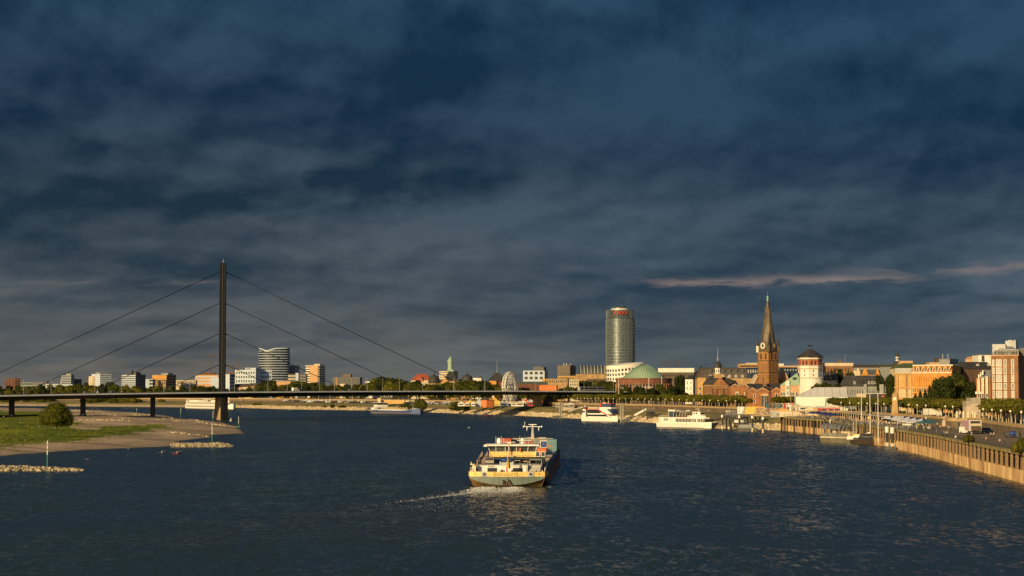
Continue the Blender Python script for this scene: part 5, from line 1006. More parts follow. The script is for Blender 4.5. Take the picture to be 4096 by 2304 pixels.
# castle tower
D = 1045; k_ = D/F; ct = thing('castle_tower','octagonal white castle tower with arcaded brick top storey and dark pointed roof','tower',(X(3248,D),D+7,UZ),pi/8+.12); lz_ = lambda y: Zr(y,D)-UZ; R8 = 49*k_
def oct_(r0, z0, z1, r1=None, mats=M_white, name='wall', extra=None):
    mb = MB(); mb.lathe([(r0,z0),(r0 if r1 is None else r1,z1)],8); return mk(name,mb,mats,ct)
mb = MB(); mb.lathe([(R8*1.12,-1),(R8*1.08,lz_(1512))],24); mk('round_base',mb,M_white,ct)
oct_(R8*1.0,lz_(1512),lz_(1474)); oct_(R8*1.03,lz_(1474),lz_(1463)); oct_(R8*.97,lz_(1463),lz_(1436),None,mat('castle_brick',(.40,.14,.06),.85,var=.15)); oct_(R8*1.0,lz_(1436),lz_(1429),None,FRW,'white_frieze')
for y_ in (1512,1474,1463,1436): mb = MB(); q_ = lz_(y_); mb.lathe([(R8*1.10 if y_ == 1512 else R8*1.05,q_-.25),(R8*1.12 if y_ == 1512 else R8*1.07,q_),(R8*1.05,q_+.3)],24 if y_ == 1512 else 8); mk('cornice',mb,M_cream,ct)
mb = MB(); mb.lathe([(R8*1.16,lz_(1428.5)),(R8*1.16,lz_(1428)),(R8*.60,lz_(1410)),(.35,lz_(1394))],8); mk('roof',mb,M_slate,ct)
mb = MB(); mb.tube((0,0,lz_(1396)),(0,0,lz_(1384)),.12,5); mb.prism_y([(-1.2,lz_(1385)),(.2,lz_(1387)),(2.0,lz_(1383)),(2.3,lz_(1379)),(.8,lz_(1380)),(-1.0,lz_(1378)),(-2.0,lz_(1380))],-.08,.08); mk('weather_vane',mb,M_dark,ct)
ap = R8*cos(pi/8)
for j in range(8):
    a_0 = pi/8+pi/4*j+0; a_0 = pi/4*j+pi/8
    for s_2 in (-1,1):
        ob('arched_window',winmesh(1.15,2.7,mat('brick_frame',(.30,.10,.05),.8,var=0),GL),ct,(ap*.97*cos(a_0)-s_2*1.05*sin(a_0), ap*.97*sin(a_0)+s_2*1.05*cos(a_0), lz_(1461)),a_0+pi/2)
    for z_ in (lz_(1487),lz_(1504)): ob('small_window',winmesh(.5,1.1,None,GL),ct,(ap*cos(a_0+.0), ap*sin(a_0), z_),a_0+pi/2)
for a_0 in (-pi*.72-.3,-pi*.66-.3): ob('tall_window',winmesh(.8,5.0,M_gold and mat('brick_frame',(.30,.10,.05)),GLB),ct,(R8*1.1*cos(a_0),R8*1.1*sin(a_0),2.0),a_0+pi/2)
# ---- right of the castle tower
r = B('brick_cream_block','brick block with a cream attic band behind the castle tower',3296,3416,1453,1250,M_brickb,-.1,3410,d=22); mb = MB(); mb.box(-.3,r.w+.3,-.35,1,r.h-1.9,r.h+.1); mk('attic_band',mb,M_cream,r.root); wins(r,'F',8,1,r.h-6.5,r.h-2.5,.3,.5,x0=.1,x1=.9); pent(r,.5,.62,2.4,M_brown,.2,.5); mb = MB(); mb.tube((r.w*.75,3,r.h),(r.w*.75,3,r.h+6),.1,5); mk('aerial',mb,M_steel,r.root)
r = B('dormer_house','house with brown mansard roof, dormers and chimneys right of the castle tower',3290,3352,1521,1075,M_cream,-.2,3340,d=12,roof=False); hip(r,hpx(1488,1521,1075),M_slateb,inx=.06,iny=.3); 
for s_2 in (.30,.62): ob('dormer',winmesh(1.2,1.4,mat('dark_frame',(.12,.09,.07),.8,var=0),GL),r.root,(r.w*s_2,.0,r.h+.6))
for s_2 in (.35,.95): pent(r,s_2,s_2+.12,1.8,M_brickb,.4,.6,'chimney',z=r.h+hpx(1488,1521,1075)-.8)
for s_2 in (.15,.55): ob('skylight',winmesh(.9,.8,None,GLB),r.root,(r.w*s_2,1.2,r.h+2.8))
r = B('grey_academy','wide grey house with a huge dark slate roof and small dormers behind the tent',3362,3551,1545,985,M_gray,-.1,3544,d=18,roof=False); hip(r,hpx(1502,1545,985),M_slate,inx=.10,iny=.45); wins(r,'F',16,2,1.0,r.h-.5,.42,.6,x0=.12,x1=.98,fr=mat('grey_frame',(.42,.42,.40),.7,var=0))
for s_2 in (.30,.62,.69,.76,.93): ob('dormer',winmesh(.9,1.2,FRW,GL),r.root,(r.w*s_2,.5,r.h+1.3))
mb = MB(); mb.box(r.w*.5,r.w*.56,-1.2,2,0,r.h+1.0); mb.box(r.w*.84,r.w*.93,-1.2,2,0,r.h+1.0); mk('projecting_bay',mb,mat('pale_grey_render',(.33,.34,.32),.8),r.root)
r = B('dutch_gable_house','orange house with two curved gables and blue-grey roofs',3424,3522,1499,1080,M_pink,-.05,3520,d=14,roof=False); hip(r,hpx(1479,1499,1080),mat('blue_slate',(.055,.065,.08),.7,var=.2),inx=.02,iny=.4)
for s_2, ww in ((.36,.30),(.88,.17)):
    mb = MB(); c_, q_ = r.w*s_2, r.w*ww/2; mb.prism_y([(c_-q_,r.h-1),(c_-q_*.75,r.h+1.0),(c_-q_*.45,r.h+2.6),(c_-q_*.25,r.h+3.6),(c_+q_*.25,r.h+3.6),(c_+q_*.45,r.h+2.6),(c_+q_*.75,r.h+1.0),(c_+q_,r.h-1)],-.5,3); mk('curved_gable',mb,M_orange,r.root)
mb = MB(); mb.box(-1.5,r.w*.16,-.6,5,r.h-4,r.h+2.4); mb.box(.4,1.6,0,1.5,r.h+2.4,r.h+3.8); mk('cream_turret',mb,M_cream,r.root)
r = B('long_dark_roof','long low dark roof running behind the curved gables',3416,3520,1470,1500,M_gray,d=20,roof=False); hip(r,hpx(1458,1470,1500),M_slateb,inx=.04)
r = B('long_brown_roof','long brown roof behind the onion-domed turret',3502,3600,1468,1560,M_gray,d=20,roof=False); hip(r,hpx(1457,1468,1560),mat('moss_roof',(.10,.10,.06),.9),inx=.03)
# baroque turret
D = 1200; bt_ = thing('baroque_tower','slim brick church tower with black domes and white lantern above the golden building','church tower',(X(3588,D),D,UZ)); k_ = D/F; lz_ = lambda y: Zr(y,D)-UZ
mb = MB(); mb.box(-13*k_,13*k_,-13*k_,13*k_,-1,lz_(1462)); mk('wall',mb,M_brickb,bt_)
mb = MB(); mb.lathe([(17*k_,lz_(1463)),(17.5*k_,lz_(1460)),(15.5*k_,lz_(1452)),(9*k_,lz_(1446)),(7.5*k_,lz_(1444))],12); mk('lower_dome',mb,M_slate,bt_)
mb = MB(); mb.lathe([(7*k_,lz_(1445)),(7*k_,lz_(1428)),(8*k_,lz_(1427))],8); mk('lantern',mb,M_white,bt_)
for j in range(8): a_0 = pi/4*j+pi/8; ob('lantern_window',winmesh(.5,1.5,None,GL),bt_,(6.6*k_*cos(a_0),6.6*k_*sin(a_0),lz_(1440)),a_0+pi/2)
mb = MB(); mb.lathe([(8.2*k_,lz_(1427)),(8*k_,lz_(1419)),(4.5*k_,lz_(1412.5)),(.8*k_,lz_(1409)),(.4*k_,lz_(1398))],12); mb.tube((0,0,lz_(1400)),(0,0,lz_(1388)),.1,4); mb.box(-.8,.8,-.07,.07,lz_(1391),lz_(1390)); mk('onion_dome',mb,M_slate,bt_)
r = B('green_roofed_hall','large mossy green roof behind the golden building',3592,3745,1473,1130,M_cream,d=26,roof=False); hip(r,hpx(1452,1473,1130),mat('moss_green_roof',(.09,.12,.045),.85,var=.2),inx=.2,iny=.4); pent(r,.16,.50,3.2,M_pink,.5,.7,z=r.h+1.5)
# golden building
D = 850; gl_ = B('golden_gallery','ornate golden stone palace wing with tall windows and a dark columned attic',3577,3647,1494,D,M_gold,-.42,3646,d=20,roof=False); w, h = gl_.w, gl_.h
for z_, hh in ((2.0,5.4),(10.6,0)): pass
for zc0, zc1 in ((.6,4.6),(6.8,10.8)):
    for i, s_2 in enumerate((.27,.37,.47,.57,.80,.90)): ob('tall_window',winmesh(.8,zc1-zc0-.4,mat('gold_frame',(.62,.44,.22),.8,var=0),mat('golden_pane',(.50,.38,.20),.4)),gl_.root,(w*s_2,-.05,zc0))  # panes in an even golden colour
for s_2 in (.04,.20,.66,.74,.97): mb = MB(); mb.box(w*s_2-.25,w*s_2+.25,-.35,.1,0,h); mk('pilaster',mb,M_sand,gl_.root)
for z_ in (5.2,11.2,h-.4): mb = MB(); mb.box(-.3,w+.2,-.45,.2,z_,z_+.45); mk('cornice',mb,M_gold,gl_.root)
ha = hpx(1476,1494,D); mb = MB(); mb.box(.4,w,.4,18,h,h+ha); mk('attic_wall',mb,M_dark,gl_.root); mb = MB(); mb.box(.2,w+.2,.1,18.2,h+ha,h+ha+.3); mk('attic_roof',mb,M_metal,gl_.root)
for i in range(15): mb = MB(); x_ = .5+i*(w-.8)/14.5; mb.box(x_,x_+.22,.15,.5,h,h+ha); mk('attic_column',mb,FRW,gl_.root)
D = 838; og = B('orange_brick_gallery','long orange brick building with a row of slanting dormer fins under its roof edge',3646,3806,1491,D,M_orange,-.42,3805,d=24,roof=False); w, h = og.w, og.h; hm_ = hpx(1463,1491,D)
mb = MB(); mb.prism_x([(0,h),(2.6,h+hm_),(22,h+hm_),(24,h)],0,w); mk('mansard_roof',mb,M_orange,og.root)
mb = MB(); mb.box(-.2,w+.1,2.2,22,h+hm_,h+hm_+.4); mk('roof_edge',mb,FRW,og.root); mb = MB(); mb.box(-.1,w+.1,-.3,.3,h-.25,h+.1); mk('gutter',mb,FRW,og.root)
for i in range(7):
    x_ = w*(.03+i*.137); mb = MB(); mb.hexa([(x_,-.2,h),(x_+.8,-.2,h),(x_+.8,2.5,h),(x_,2.5,h)],[(x_,-.2,h+hm_*.9),(x_+.5,-.2,h+hm_*.9),(x_+.5,2.5,h+hm_*.9),(x_,2.5,h+hm_*.9)]); mk('dormer_fin',mb,M_orange,og.root)
    mb = MB(); mb.hexa([(x_+.9,-.1,h+.1),(x_+1.1,-.1,h+.1),(x_+1.1,2.3,h+.1),(x_+.9,2.3,h+.1)],[(x_+2.3,-.1,h+hm_*.92),(x_+2.5,-.1,h+hm_*.92),(x_+2.5,2.3,h+hm_*.92),(x_+2.3,2.3,h+hm_*.92)]); mk('slanting_fin',mb,FRW,og.root)
    ob('dormer_window',winmesh(.5,1.6,FRW,GL),og.root,(x_+.42,-.25,h+.6))
mb = MB(); mb.box(w,w+.35,0,24,-1,h+.2); mk('shaded_end',mb,M_brickd,og.root)  # end slab in darker brick, its colour standing in for shade
for i in range(17):
    s_2 = .03+i*.0585
    for z_ in (1.0,5.6,9.2)[:3]:
        ob('window',winmesh(1.0,2.1,mat('pale_frame',(.78,.66,.46),.8,var=0),GL),og.root,(w*s_2,-.05,z_))
    mb = MB(); mb.box(w*(s_2+.029)-.3,w*(s_2+.029)+.3,-.28,.1,0,h-1.8); mk('pilaster',mb,M_orange,og.root)
D = 846; zr = B('zinc_roof_wing','long zinc roofed wing with dark brick wall right of the orange brick building',3806,3906,1487,D+10,mat('shaded_brick',(.095,.05,.035),.9,var=.2),.05,None,d=20,roof=False); mb = MB(); hq = hpx(1458,1487,D+10); mb.prism_x([(-.3,zr.h),(4.5,zr.h+hq),(18,zr.h+hq),(20,zr.h)],-1.5,zr.w*.85); mb.hexa([(zr.w*.85,-.3,zr.h),(zr.w*.9,-.3,zr.h),(zr.w*.9,20,zr.h),(zr.w*.85,20,zr.h)],[(zr.w*.80,4.5,zr.h+hq),(zr.w*.85,4.5,zr.h+hq-.1),(zr.w*.85,18,zr.h+hq-.1),(zr.w*.8,18,zr.h+hq)]); mk('roof',mb,M_metal,zr.root)  # brick colour darkened for the shade behind trees and roof
for i in range(12): mb = MB(); x_ = zr.w*.07*i; mb.hexa([(x_,-.36,zr.h),(x_+.1,-.36,zr.h),(x_+.1,-.2,zr.h),(x_,-.2,zr.h)],[(x_,4.44,zr.h+hq+.05),(x_+.1,4.44,zr.h+hq+.05),(x_+.1,4.6,zr.h+hq),(x_,4.6,zr.h+hq)]); mk('roof_seam',mb,mat('zinc_seam',(.36,.37,.38),.5,var=0),zr.root)
ob('roof_window',winmesh(1.3,2.0,None,GL),zr.root,(zr.w*.42,1.0,zr.h+.8))
r = B('roof_cube','grey cube shaped plant building with flagpoles above the zinc roof',3756,3832,1438,930,M_gray,-.5,3798,d=10); 
for px in (3767,3788): mb = MB(); mb.tube((X(px,930)-X(3756,930),1.5,r.h),(X(px,930)-X(3756,930),1.5,r.h+hpx(1416,1438,930)),.09,5); mk('flagpole',mb,FRW,r.root)
r = B('small_rooftop_house','small pink rooftop blocks between green roof and grey cube',3716,3757,1450,1000,M_pink,d=8,roof=True); pent(r,.7,1.1,2.4,M_slateb,.1,.8)
r = B('cream_rooftop_block','cream rooftop block left of the white curved one',3861,3922,1436,900,M_pink,-.05,3920,d=10); pent(r,.1,.85,1.0,M_orange,.1,.5)
r = B('white_rounded_block','bright white block with rounded corner beside the brick tower',3912,3965,1421,880,M_white,d=12); mb = MB(); mb.box(r.w*.25,r.w*.45,-.15,.2,r.h-3,r.h-.2); mk('vent',mb,M_dark,r.root); mb = MB(); mb.tube((r.w*.42,-.3,0),(r.w*.42,-.3,r.h-1),.12,5); mk('downpipe',mb,M_dark,r.root)
r = B('wide_slate_roof','wide dark slate roof with skylights in front of the cream and white blocks',3852,3968,1476,850,mat('shaded_brick',(.095,.05,.035)),d=16,roof=False); hip(r,hpx(1447,1476,850),M_slate,inx=.05,iny=.45)
for s_2 in (.55,.93): ob('skylight',winmesh(1.4,1.2,None,GLB),r.root,(r.w*s_2,3.0,r.h+1.2))
# brick house with bays
D = 725; r = B('bay_window_house','brick house with white bays, balconies and grey curved roof left of the brick tower',3902,3966,1512,D,M_brick,-.30,3960,d=14,roof=False); w, h = r.w, r.h
mb = MB(); mb.hexa([(w*.15,-.2,h),(w,-.2,h),(w,14,h),(w*.15,14,h)],[(w*.50,3,h+3.1),(w,3,h+3.1),(w,11,h+3.1),(w*.5,11,h+3.1)]); mk('roof',mb,M_metal,r.root)
for i, s_2 in enumerate((.10,.38,.66)):
    mb = MB(); mb.box(w*s_2,w*(s_2+.17),-.9,.2,.0,h-.4+(i*.5)); mk('bay',mb,mat('bay_render',(.66,.54,.40),.7,var=.08),r.root)
    for z_ in (1.0,4.1,7.2): ob('window',winmesh(.8,1.7,FRW,GL),r.root,(w*(s_2+.085),-.93,z_))
for z_ in (2.4,5.5,8.6): mb = MB(); mb.box(-.3,w*.1,-1.3,.2,z_,z_+1.0); mb.box(w*.29,w*.37,-1.3,0,z_,z_+1.0); mk('balcony',mb,FRW,r.root)
for i in range(3): mb = MB(); mb.box(w*(.15+i*.14),w*(.24+i*.14),-.6,1,h-.2+i*.7,h+1.4+i*.8); mk('dormer',mb,FRW,r.root)
# brick apartment tower on the right
D = 690; at_ = B('brick_apartment_tower','tall red brick apartment tower at the right edge with six rows of white windows',3963,4150,1424,D,mat('tower_brick_red',(.26,.125,.055),.85,var=.15,scale=.4,bump=.02,bscale=4),-.36,4071,d=20,z0=UZ,roof=False); w, h = at_.w, at_.h
mb = MB(); mb.box(-.2,w+.2,-.2,at_.d,h,h+.35); mk('parapet',mb,M_pink,at_.root)
for yt_, yb_ in ((1439,1465),(1471,1496),(1502,1527),(1533,1557),(1564,1589),(1594,1616)):
    z0_, z1_ = Zr(yb_,D)-UZ, Zr(yt_,D)-UZ
    for px, ww, mul in ((3972,.7,False),(3994,1.95,True),(4019,1.0,False),(4049,1.0,False)):
        s_2 = (px-3963)/(4071-3963); ob('window',winmesh(ww,z1_-z0_,FRW,GLB if mul or (px+yt_) % 2 else mat('half_blind',(.20,.20,.19),.3,var=.5,scale=1.5),mul=mul),at_.root,(w*s_2,-.03,z0_))
mb = MB(); lx = lambda px: w*(px-3963)/108.0; zq = lambda y: Zr(y,D)-UZ
mb.box(lx(3967),lx(4020),1.5,9,h+.3,zq(1377)); mk('zinc_penthouse',mb,M_metal,at_.root); mb = MB(); mb.box(lx(4018),lx(4060),3,10,h+2,zq(1363)); mb.box(lx(4028),lx(4044),4,8,zq(1363),zq(1360)); mb.box(lx(4052),lx(4057),4,6,zq(1363),zq(1359)); mk('lift_tower',mb,M_metal,at_.root)
mb = MB(); mb.box(lx(3974),lx(4070),.6,8,h+.3,zq(1403)); mk('glass_storey',mb,mat('loft_glass',(.10,.11,.11),.2,var=.5,scale=.6),at_.root)
mb = MB(); mb.hexa([(lx(3976),.2,zq(1403)),(lx(4073),.2,zq(1403)),(lx(4073),8.5,zq(1403)),(lx(3976),8.5,zq(1403))],[(lx(4029),4,zq(1379)),(lx(4034),4,zq(1379)),(lx(4034),5,zq(1379)),(lx(4029),5,zq(1379))]); mb.box(lx(3976),lx(4073),.1,.5,zq(1402),zq(1399)); mk('tent_roof',mb,M_metal,at_.root)
for i in range(9): mb = MB(); x_ = lx(3975+i*12); mb.box(x_,x_+.14,.35,.6,h+.3,zq(1403)); mk('loft_mullion',mb,FRW,at_.root)
mb = MB()
for i in range(30): x_ = lx(3964)+i*(lx(4070)-lx(3964))/29; mb.tube((x_,.1,h+.3),(x_,.1,h+1.5),.05,4)
mb.box(lx(3964),lx(4071),.05,.15,h+1.45,h+1.55); mk('roof_railing',mb,M_dark,at_.root)
mb = MB(); mb.box(w+.01,w+8,5,12,h+.3,zq(1392)); mb.box(w+4,w+9,4,9,zq(1392),zq(1385)); mk('dark_penthouse',mb,M_dark,at_.root)
for j in range(6): bands_z = j; mb = MB(); mb.box(w-.05,w+.05,2+0*j,3.2,2+j*2.9,3.8+j*2.9); mk('side_window',mb,GL,at_.root)
# ---- stone clock tower
D = 742; cl = thing('stone_clock_tower','small tapering stone clock tower standing in the promenade tree row','clock tower',(X(3578,D),D,UZ),-.35); k_ = D/F; lz_ = lambda y: Zr(y,D)-UZ
hb_ = 15.5*k_; mb = MB(); mb.hexa([(-hb_,-hb_,-.5),(hb_,-hb_,-.5),(hb_,hb_,-.5),(-hb_,hb_,-.5)],[(-hb_*.62,-hb_*.62,lz_(1606)),(hb_*.62,-hb_*.62,lz_(1606)),(hb_*.62,hb_*.62,lz_(1606)),(-hb_*.62,hb_*.62,lz_(1606))]); mk('tapered_shaft',mb,M_sand,cl)
q_ = hb_*.74; mb = MB(); mb.box(-q_,q_,-q_,q_,lz_(1606),lz_(1603)); mb.box(-q_*.9,q_*.9,-q_*.9,q_*.9,lz_(1603),lz_(1583)); mb.box(-q_*1.1,q_*1.1,-q_*1.1,q_*1.1,lz_(1584),lz_(1582)); mk('clock_chamber',mb,M_sand,cl)
mb = MB(); mb.lathe([(q_*1.3,lz_(1582)),(q_*1.05,lz_(1575)),(q_*.5,lz_(1570)),(q_*.3,lz_(1566)),(.1,lz_(1561))],4,ph=pi/4); mk('stone_cap',mb,M_sand,cl)
mb = MB(); mb.cyl(0,0,0,.12,q_*.62,n=20); f_ = mk('clock_face',mb,MATS['clock_white'],cl); f_.location = (0,-q_*.9,lz_(1594)); f_.rotation_euler = (pi/2,0,0)
hm = MB(); hm.box(-.04,.04,0,q_*.5,.12,.16); hm.box(0,q_*.35,-.04,.04,.12,.16); mk('clock_hands',hm,M_dark,f_)
# ---- concrete tower on the bastion
D = 630; cc = thing('concrete_tower','pale concrete block tower with graffiti rising from the round bastion','concrete tower',(X(3880,D),D,UZ)); k_ = D/F; lz_ = lambda y: Zr(y,D)-UZ
M_conc = mat('pale_concrete',(.56,.46,.34),.9,scale=.3,col2=(.44,.36,.27),bump=.03); M_concd = mat('grey_concrete',(.36,.31,.25),.9,var=.15)
mb = MB(); mb.box(0,38*k_,0,6,-.9,lz_(1615)); mk('wall',mb,M_conc,cc); mb = MB(); mb.box(-.02,38*k_+.02,-.02,6.02,lz_(1615),lz_(1591)); mk('grey_upper_band',mb,M_concd,cc)
mb = MB(); mb.box(-17*k_,-.02,.6,5.5,-.9,lz_(1626)); mk('low_wing',mb,M_conc,cc); mb = MB(); mb.box(-17.6*k_,-.03,.55,5.6,lz_(1626),lz_(1604)); mk('grey_wing_band',mb,M_concd,cc)
mb = MB(); mb.box(19*k_,23*k_,-.05,.1,lz_(1627),lz_(1622)); mk('vent_grille',mb,M_brown,cc); mb = MB(); mb.box(28*k_,33*k_,-.05,.1,lz_(1652),lz_(1647)); mk('vent_grille',mb,M_brown,cc); mb = MB(); mb.cyl(0,0,0,.1,.13,n=10); o = mk('round_hole',mb,M_dark,cc); o.location = (10.5*k_,-.02,lz_(1620)); o.rotation_euler = (pi/2,0,0)
mb = MB(); rg = random.Random(4)
for i in range(6):
    c_ = ((17+i*3.2)*k_, lz_(1661)+rg.uniform(-.5,.7)); pts = [(c_[0]+.33*cos(t_)*(1+.3*sin(2*t_+i)), -.04, c_[1]+.45*sin(t_+i)) for t_ in [q*pi/5 for q in range(8)]]; mb.path(pts,.04,4)
mk('graffiti',mb,M_brickb,cc)
# ---- marquee tent
D = 925; k_ = D/F; M_tent = mat('tent_roof_pvc',(.70,.67,.64),.6,var=.05,scale=.1); M_tw = mat('tent_wall_pvc',(.70,.74,.66),.6,var=.05,scale=.1)
mt = thing('marquee_tent','huge white marquee tent with a long gabled roof on the square','tent',(X(3181,D),D,UZ),-.12); L_ = X(3386,D)-X(3181,D); zt_ = Zr(1549,D)-UZ; ze = Zr(1587,D)-UZ
mb = MB(); mb.box(0,L_,0,.15,-1,ze); mk('front_wall',mb,M_tw,mt)
dd_ = 24.0; mb = MB(); mb.add([(0,-.2,ze),(L_,-.2,ze),(L_+.0,dd_*.5,zt_),(dd_*.42,dd_*.5,zt_),(0,dd_,ze),(L_,dd_,ze)],[(0,1,2,3),(3,2,5,4),(0,3,4)]); mk('roof',mb,M_tent,mt)
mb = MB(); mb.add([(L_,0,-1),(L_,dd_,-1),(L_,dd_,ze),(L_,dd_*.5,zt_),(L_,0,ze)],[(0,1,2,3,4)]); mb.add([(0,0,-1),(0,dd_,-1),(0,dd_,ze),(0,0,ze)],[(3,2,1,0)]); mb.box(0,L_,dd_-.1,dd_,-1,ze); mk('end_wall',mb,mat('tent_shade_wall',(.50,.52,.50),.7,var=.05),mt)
mb = MB()
for i in range(8):
    x_ = L_*i/7; mb.tube((x_,-.22,ze+.05),(max(x_,dd_*.42) if i == 0 else x_,dd_*.5,zt_+.05),.06,4)
mk('roof_seam',mb,M_gray,mt); mb = MB(); mb.prism_x([(-.02,3)],0,0) if False else mb.hexa([(L_*.56,-.06,.2),(L_*.59,-.06,.2),(L_*.585,-.06,2),(L_*.565,-.06,2)],[(L_*.573,-.06,6),(L_*.58,-.06,6),(L_*.58,-.02,6),(L_*.573,-.02,6)]) ; mk('wall_slit',mb,M_brown,mt)
D = 900; sg = thing('event_trailer','dark event trailer with pale end wall and red sign behind the plane trees','trailer',(X(3424,D),D,UZ),-.05); k_ = D/F
mb = MB(); mb.box(0,38*k_,0,3,0,Zr(1575,D)-UZ); mk('pale_end',mb,M_cream,sg); mb = MB(); mb.box(38*k_+.01,116*k_,.3,5,0,Zr(1576,D)-UZ); mk('dark_body',mb,mat('trailer_dark',(.045,.035,.03),.5),sg)
mb = MB(); mb.box(38*k_,118*k_,-.3,5.5,Zr(1575.5,D)-UZ,Zr(1574,D)-UZ); mk('flat_roof',mb,FRW,sg)
mb = MB(); mb.lathe([(.75,0),(.75,.08)],20,sx=.9); o = mk('red_sign',mb,mat('sign_red',(.62,.04,.035),.5,var=0),sg); o.location = (104*k_,.24,Zr(1587,D)-UZ); o.rotation_euler = (pi/2,0,0)
mb = MB(); mb.box(-.4,-.05,.0,.12,.08,.12); mb.box(-.25,.35,-.25,-.12,.08,.12); mb.box(-.35,.1,.25,.37,.08,.12); mk('sign_lettering',mb,FRW,o)
# ================================================================ cargo ship
M_tar = mat('hull_black', (.035,.028,.022), .55, scale=.3, col2=(.09,.055,.03)); M_teal = mat('hull_teal', (.175,.225,.20), .5, scale=.9, col2=(.115,.145,.125), streak=.15); M_yel = mat('hull_yellow', (.84,.56,.19), .45, var=.10, scale=1.2)
M_rust = mat('hull_rust', (.42,.25,.07), .7, scale=.5, col2=(.14,.085,.04)); M_sw = mat('ship_white', (.74,.71,.66), .45, var=.09, scale=.9); M_grey2 = mat('deck_grey', (.20,.21,.22), .7, var=.15); M_tan = mat('hatch_tan', (.50,.40,.27), .7, var=.08)
M_dk = mat('ship_dark_green', (.020,.035,.032), .5, var=.1); M_blue = mat('blue_cover', (.02,.05,.22), .5, var=.15); M_red_c = mat('container_red', (.42,.075,.035), .6, var=.12); M_teal_c = mat('container_teal', (.12,.25,.27), .6, var=.12); M_org = mat('ship_orange', (.62,.16,.05), .6, var=.1)
SL, SB = 138.0, 7.9
sh = thing('cargo_ship','large inland cargo ship with yellow stern band and black-yellow-red flag steaming away','ship',(SHX,SHY,0),-SHH)
def hs_(y):                                       # half breadth of the hull along its length
    return SB*(1-.09*max(0, (3-y)/3)**2) if y < 6 else SB*min(1, 1-max(0, (y-118)/22)**2*.8)
prof_ = []
for y in [-1.2,0,1.5,4,8,16,40,80,110,120,128,134,138]:
    b = hs_(y) if y > 0 else SB*(.93 if y < -.5 else .965); rise = max(0, (9-y)/10.2); zt = 2.95+.9*max(0, (y-112)/26)
    # section: keel, bilge, side up to the band, top of band
    zb = -1.0+1.5*rise; sec = [(0,zb+.3*rise),(b*(.92-.30*rise),zb+.55*rise),(b*(1-.03*rise),.2+1.25*rise),(b,2.05),(b,zt)]
    prof_.append([( x, y, z) for x, z in sec])
def hull_strip(i0, i1, name, m, rows=None):
    mb = MB()
    for sgn in (1,-1):
        R_2 = [[(sgn*p[0], p[1], p[2]) for p in s[i0:i1+1]] for s in (rows or prof_)]
        if sgn < 0: R_2 = R_2[::-1]
        q_ = ribbon([x[::1] for x in R_2][::-1]); mb.add(q_.v, q_.f)
    return mk(name, mb, m, sh)
hull_strip(0,3,'lower_hull',M_tar); hull_strip(3,4,'side_band',M_dk)
# transom: curved stern in strips across the breadth (yellow band, teal plate, rusty bottom)
n = 24
def stern(u, z):                                  # u -1..1 across, z height -> point on the rounded transom
    b = SB*.94; return (u*b, -1.2-1.0*(1-abs(u)**2.6)*(.55+.15*z), z)
def tz(u): return .30+1.35*abs(u)**2.2             # lower edge of the teal plate
U = [-1+2*i/n for i in range(n+1)]
mk('transom_plate', ribbon([[stern(u, max(.25, tz(u))), stern(u, 2.02)] for u in U]), M_teal, sh)
mk('transom_bottom', ribbon([[(stern(u,0)[0]*(.86), 1.5, -.9), stern(u, max(.25, tz(u)))] for u in U]), M_rust, sh)
mk('stern_band', ribbon([[(p[0],p[1]-.03,p[2]) for p in (stern(u,2.0), stern(u,2.95))]+[(stern(u,2.95)[0]*.985, stern(u,2.95)[1]+.25, 2.95)] for u in U]), M_yel, sh)
rb = [[(s*SB*(.94+.06*t), lerp(-1.2, 5.0, t), z) for z in (2.0,2.95)] for t in (0,.15,.4,1) for s in (1,)]
for s in (1,-1):
    R_2 = [[(s*(SB*.942+.5*t**.5*1.0), lerp(-1.25, 4.5, t), z) for z in (2.0,2.97)] for t in (0,.1,.3,.6,1)]
    mk('side_yellow_band', ribbon(R_2 if s > 0 else R_2[::-1]), M_yel, sh)
lt = mat('letter_olive', (.08,.06,.02), .6, var=0)
txt('lettering','GOUDVIS',.92,lt,sh,(-.25,-2.17,2.47),ext=.01,sp=1.32)
for u_, c_ in ((-.70,'='),(.76,'8')): pass
for u_ in (-.60,.63):
    mb = MB(); p = stern(u_,2.47); mb.box(p[0]-.62,p[0]+.55,p[1]-.12,p[1]+.3,2.02,2.93); mk('fairlead_plate',mb,mat('plate_grey',(.42,.42,.42),.5,var=.05),sh); mb = MB(); mb.cyl(0,0,0,.1,.30,n=14); o = mk('fairlead',mb,M_dark,sh); o.location = (p[0],p[1]-.13,2.48); o.rotation_euler = (pi/2,0,0)
txt('lettering','8',.42,lt,sh,(SB*.80,stern(.84,2.5)[1]-.10,2.47),ext=.01); txt('lettering','II',.42,mat('pale_letter',(.45,.38,.20),.6,var=0),sh,(-SB*.80,stern(.84,2.5)[1]-.10,2.47),ext=.01)
mb = MB(); mb.hexa([(-.85,-2.3,.2),(-.1,-2.3,.2),(-.1,-1.6,.2),(-.85,-1.6,.2)],[(-.85,-2.6,1.45),(-.75,-2.6,1.45),(-.75,-2.2,1.45),(-.85,-2.2,1.45)]); mb.hexa([(.1,-2.3,.2),(1.15,-2.3,.2),(1.15,-1.6,.2),(.1,-1.6,.2)],[(.22,-2.6,1.5),(.34,-2.6,1.5),(.34,-2.2,1.5),(.22,-2.2,1.5)]); mb.tube((0,-2.45,.35),(0,-2.45,1.1),.16,6); mk('stern_anchor',mb,M_tar,sh)
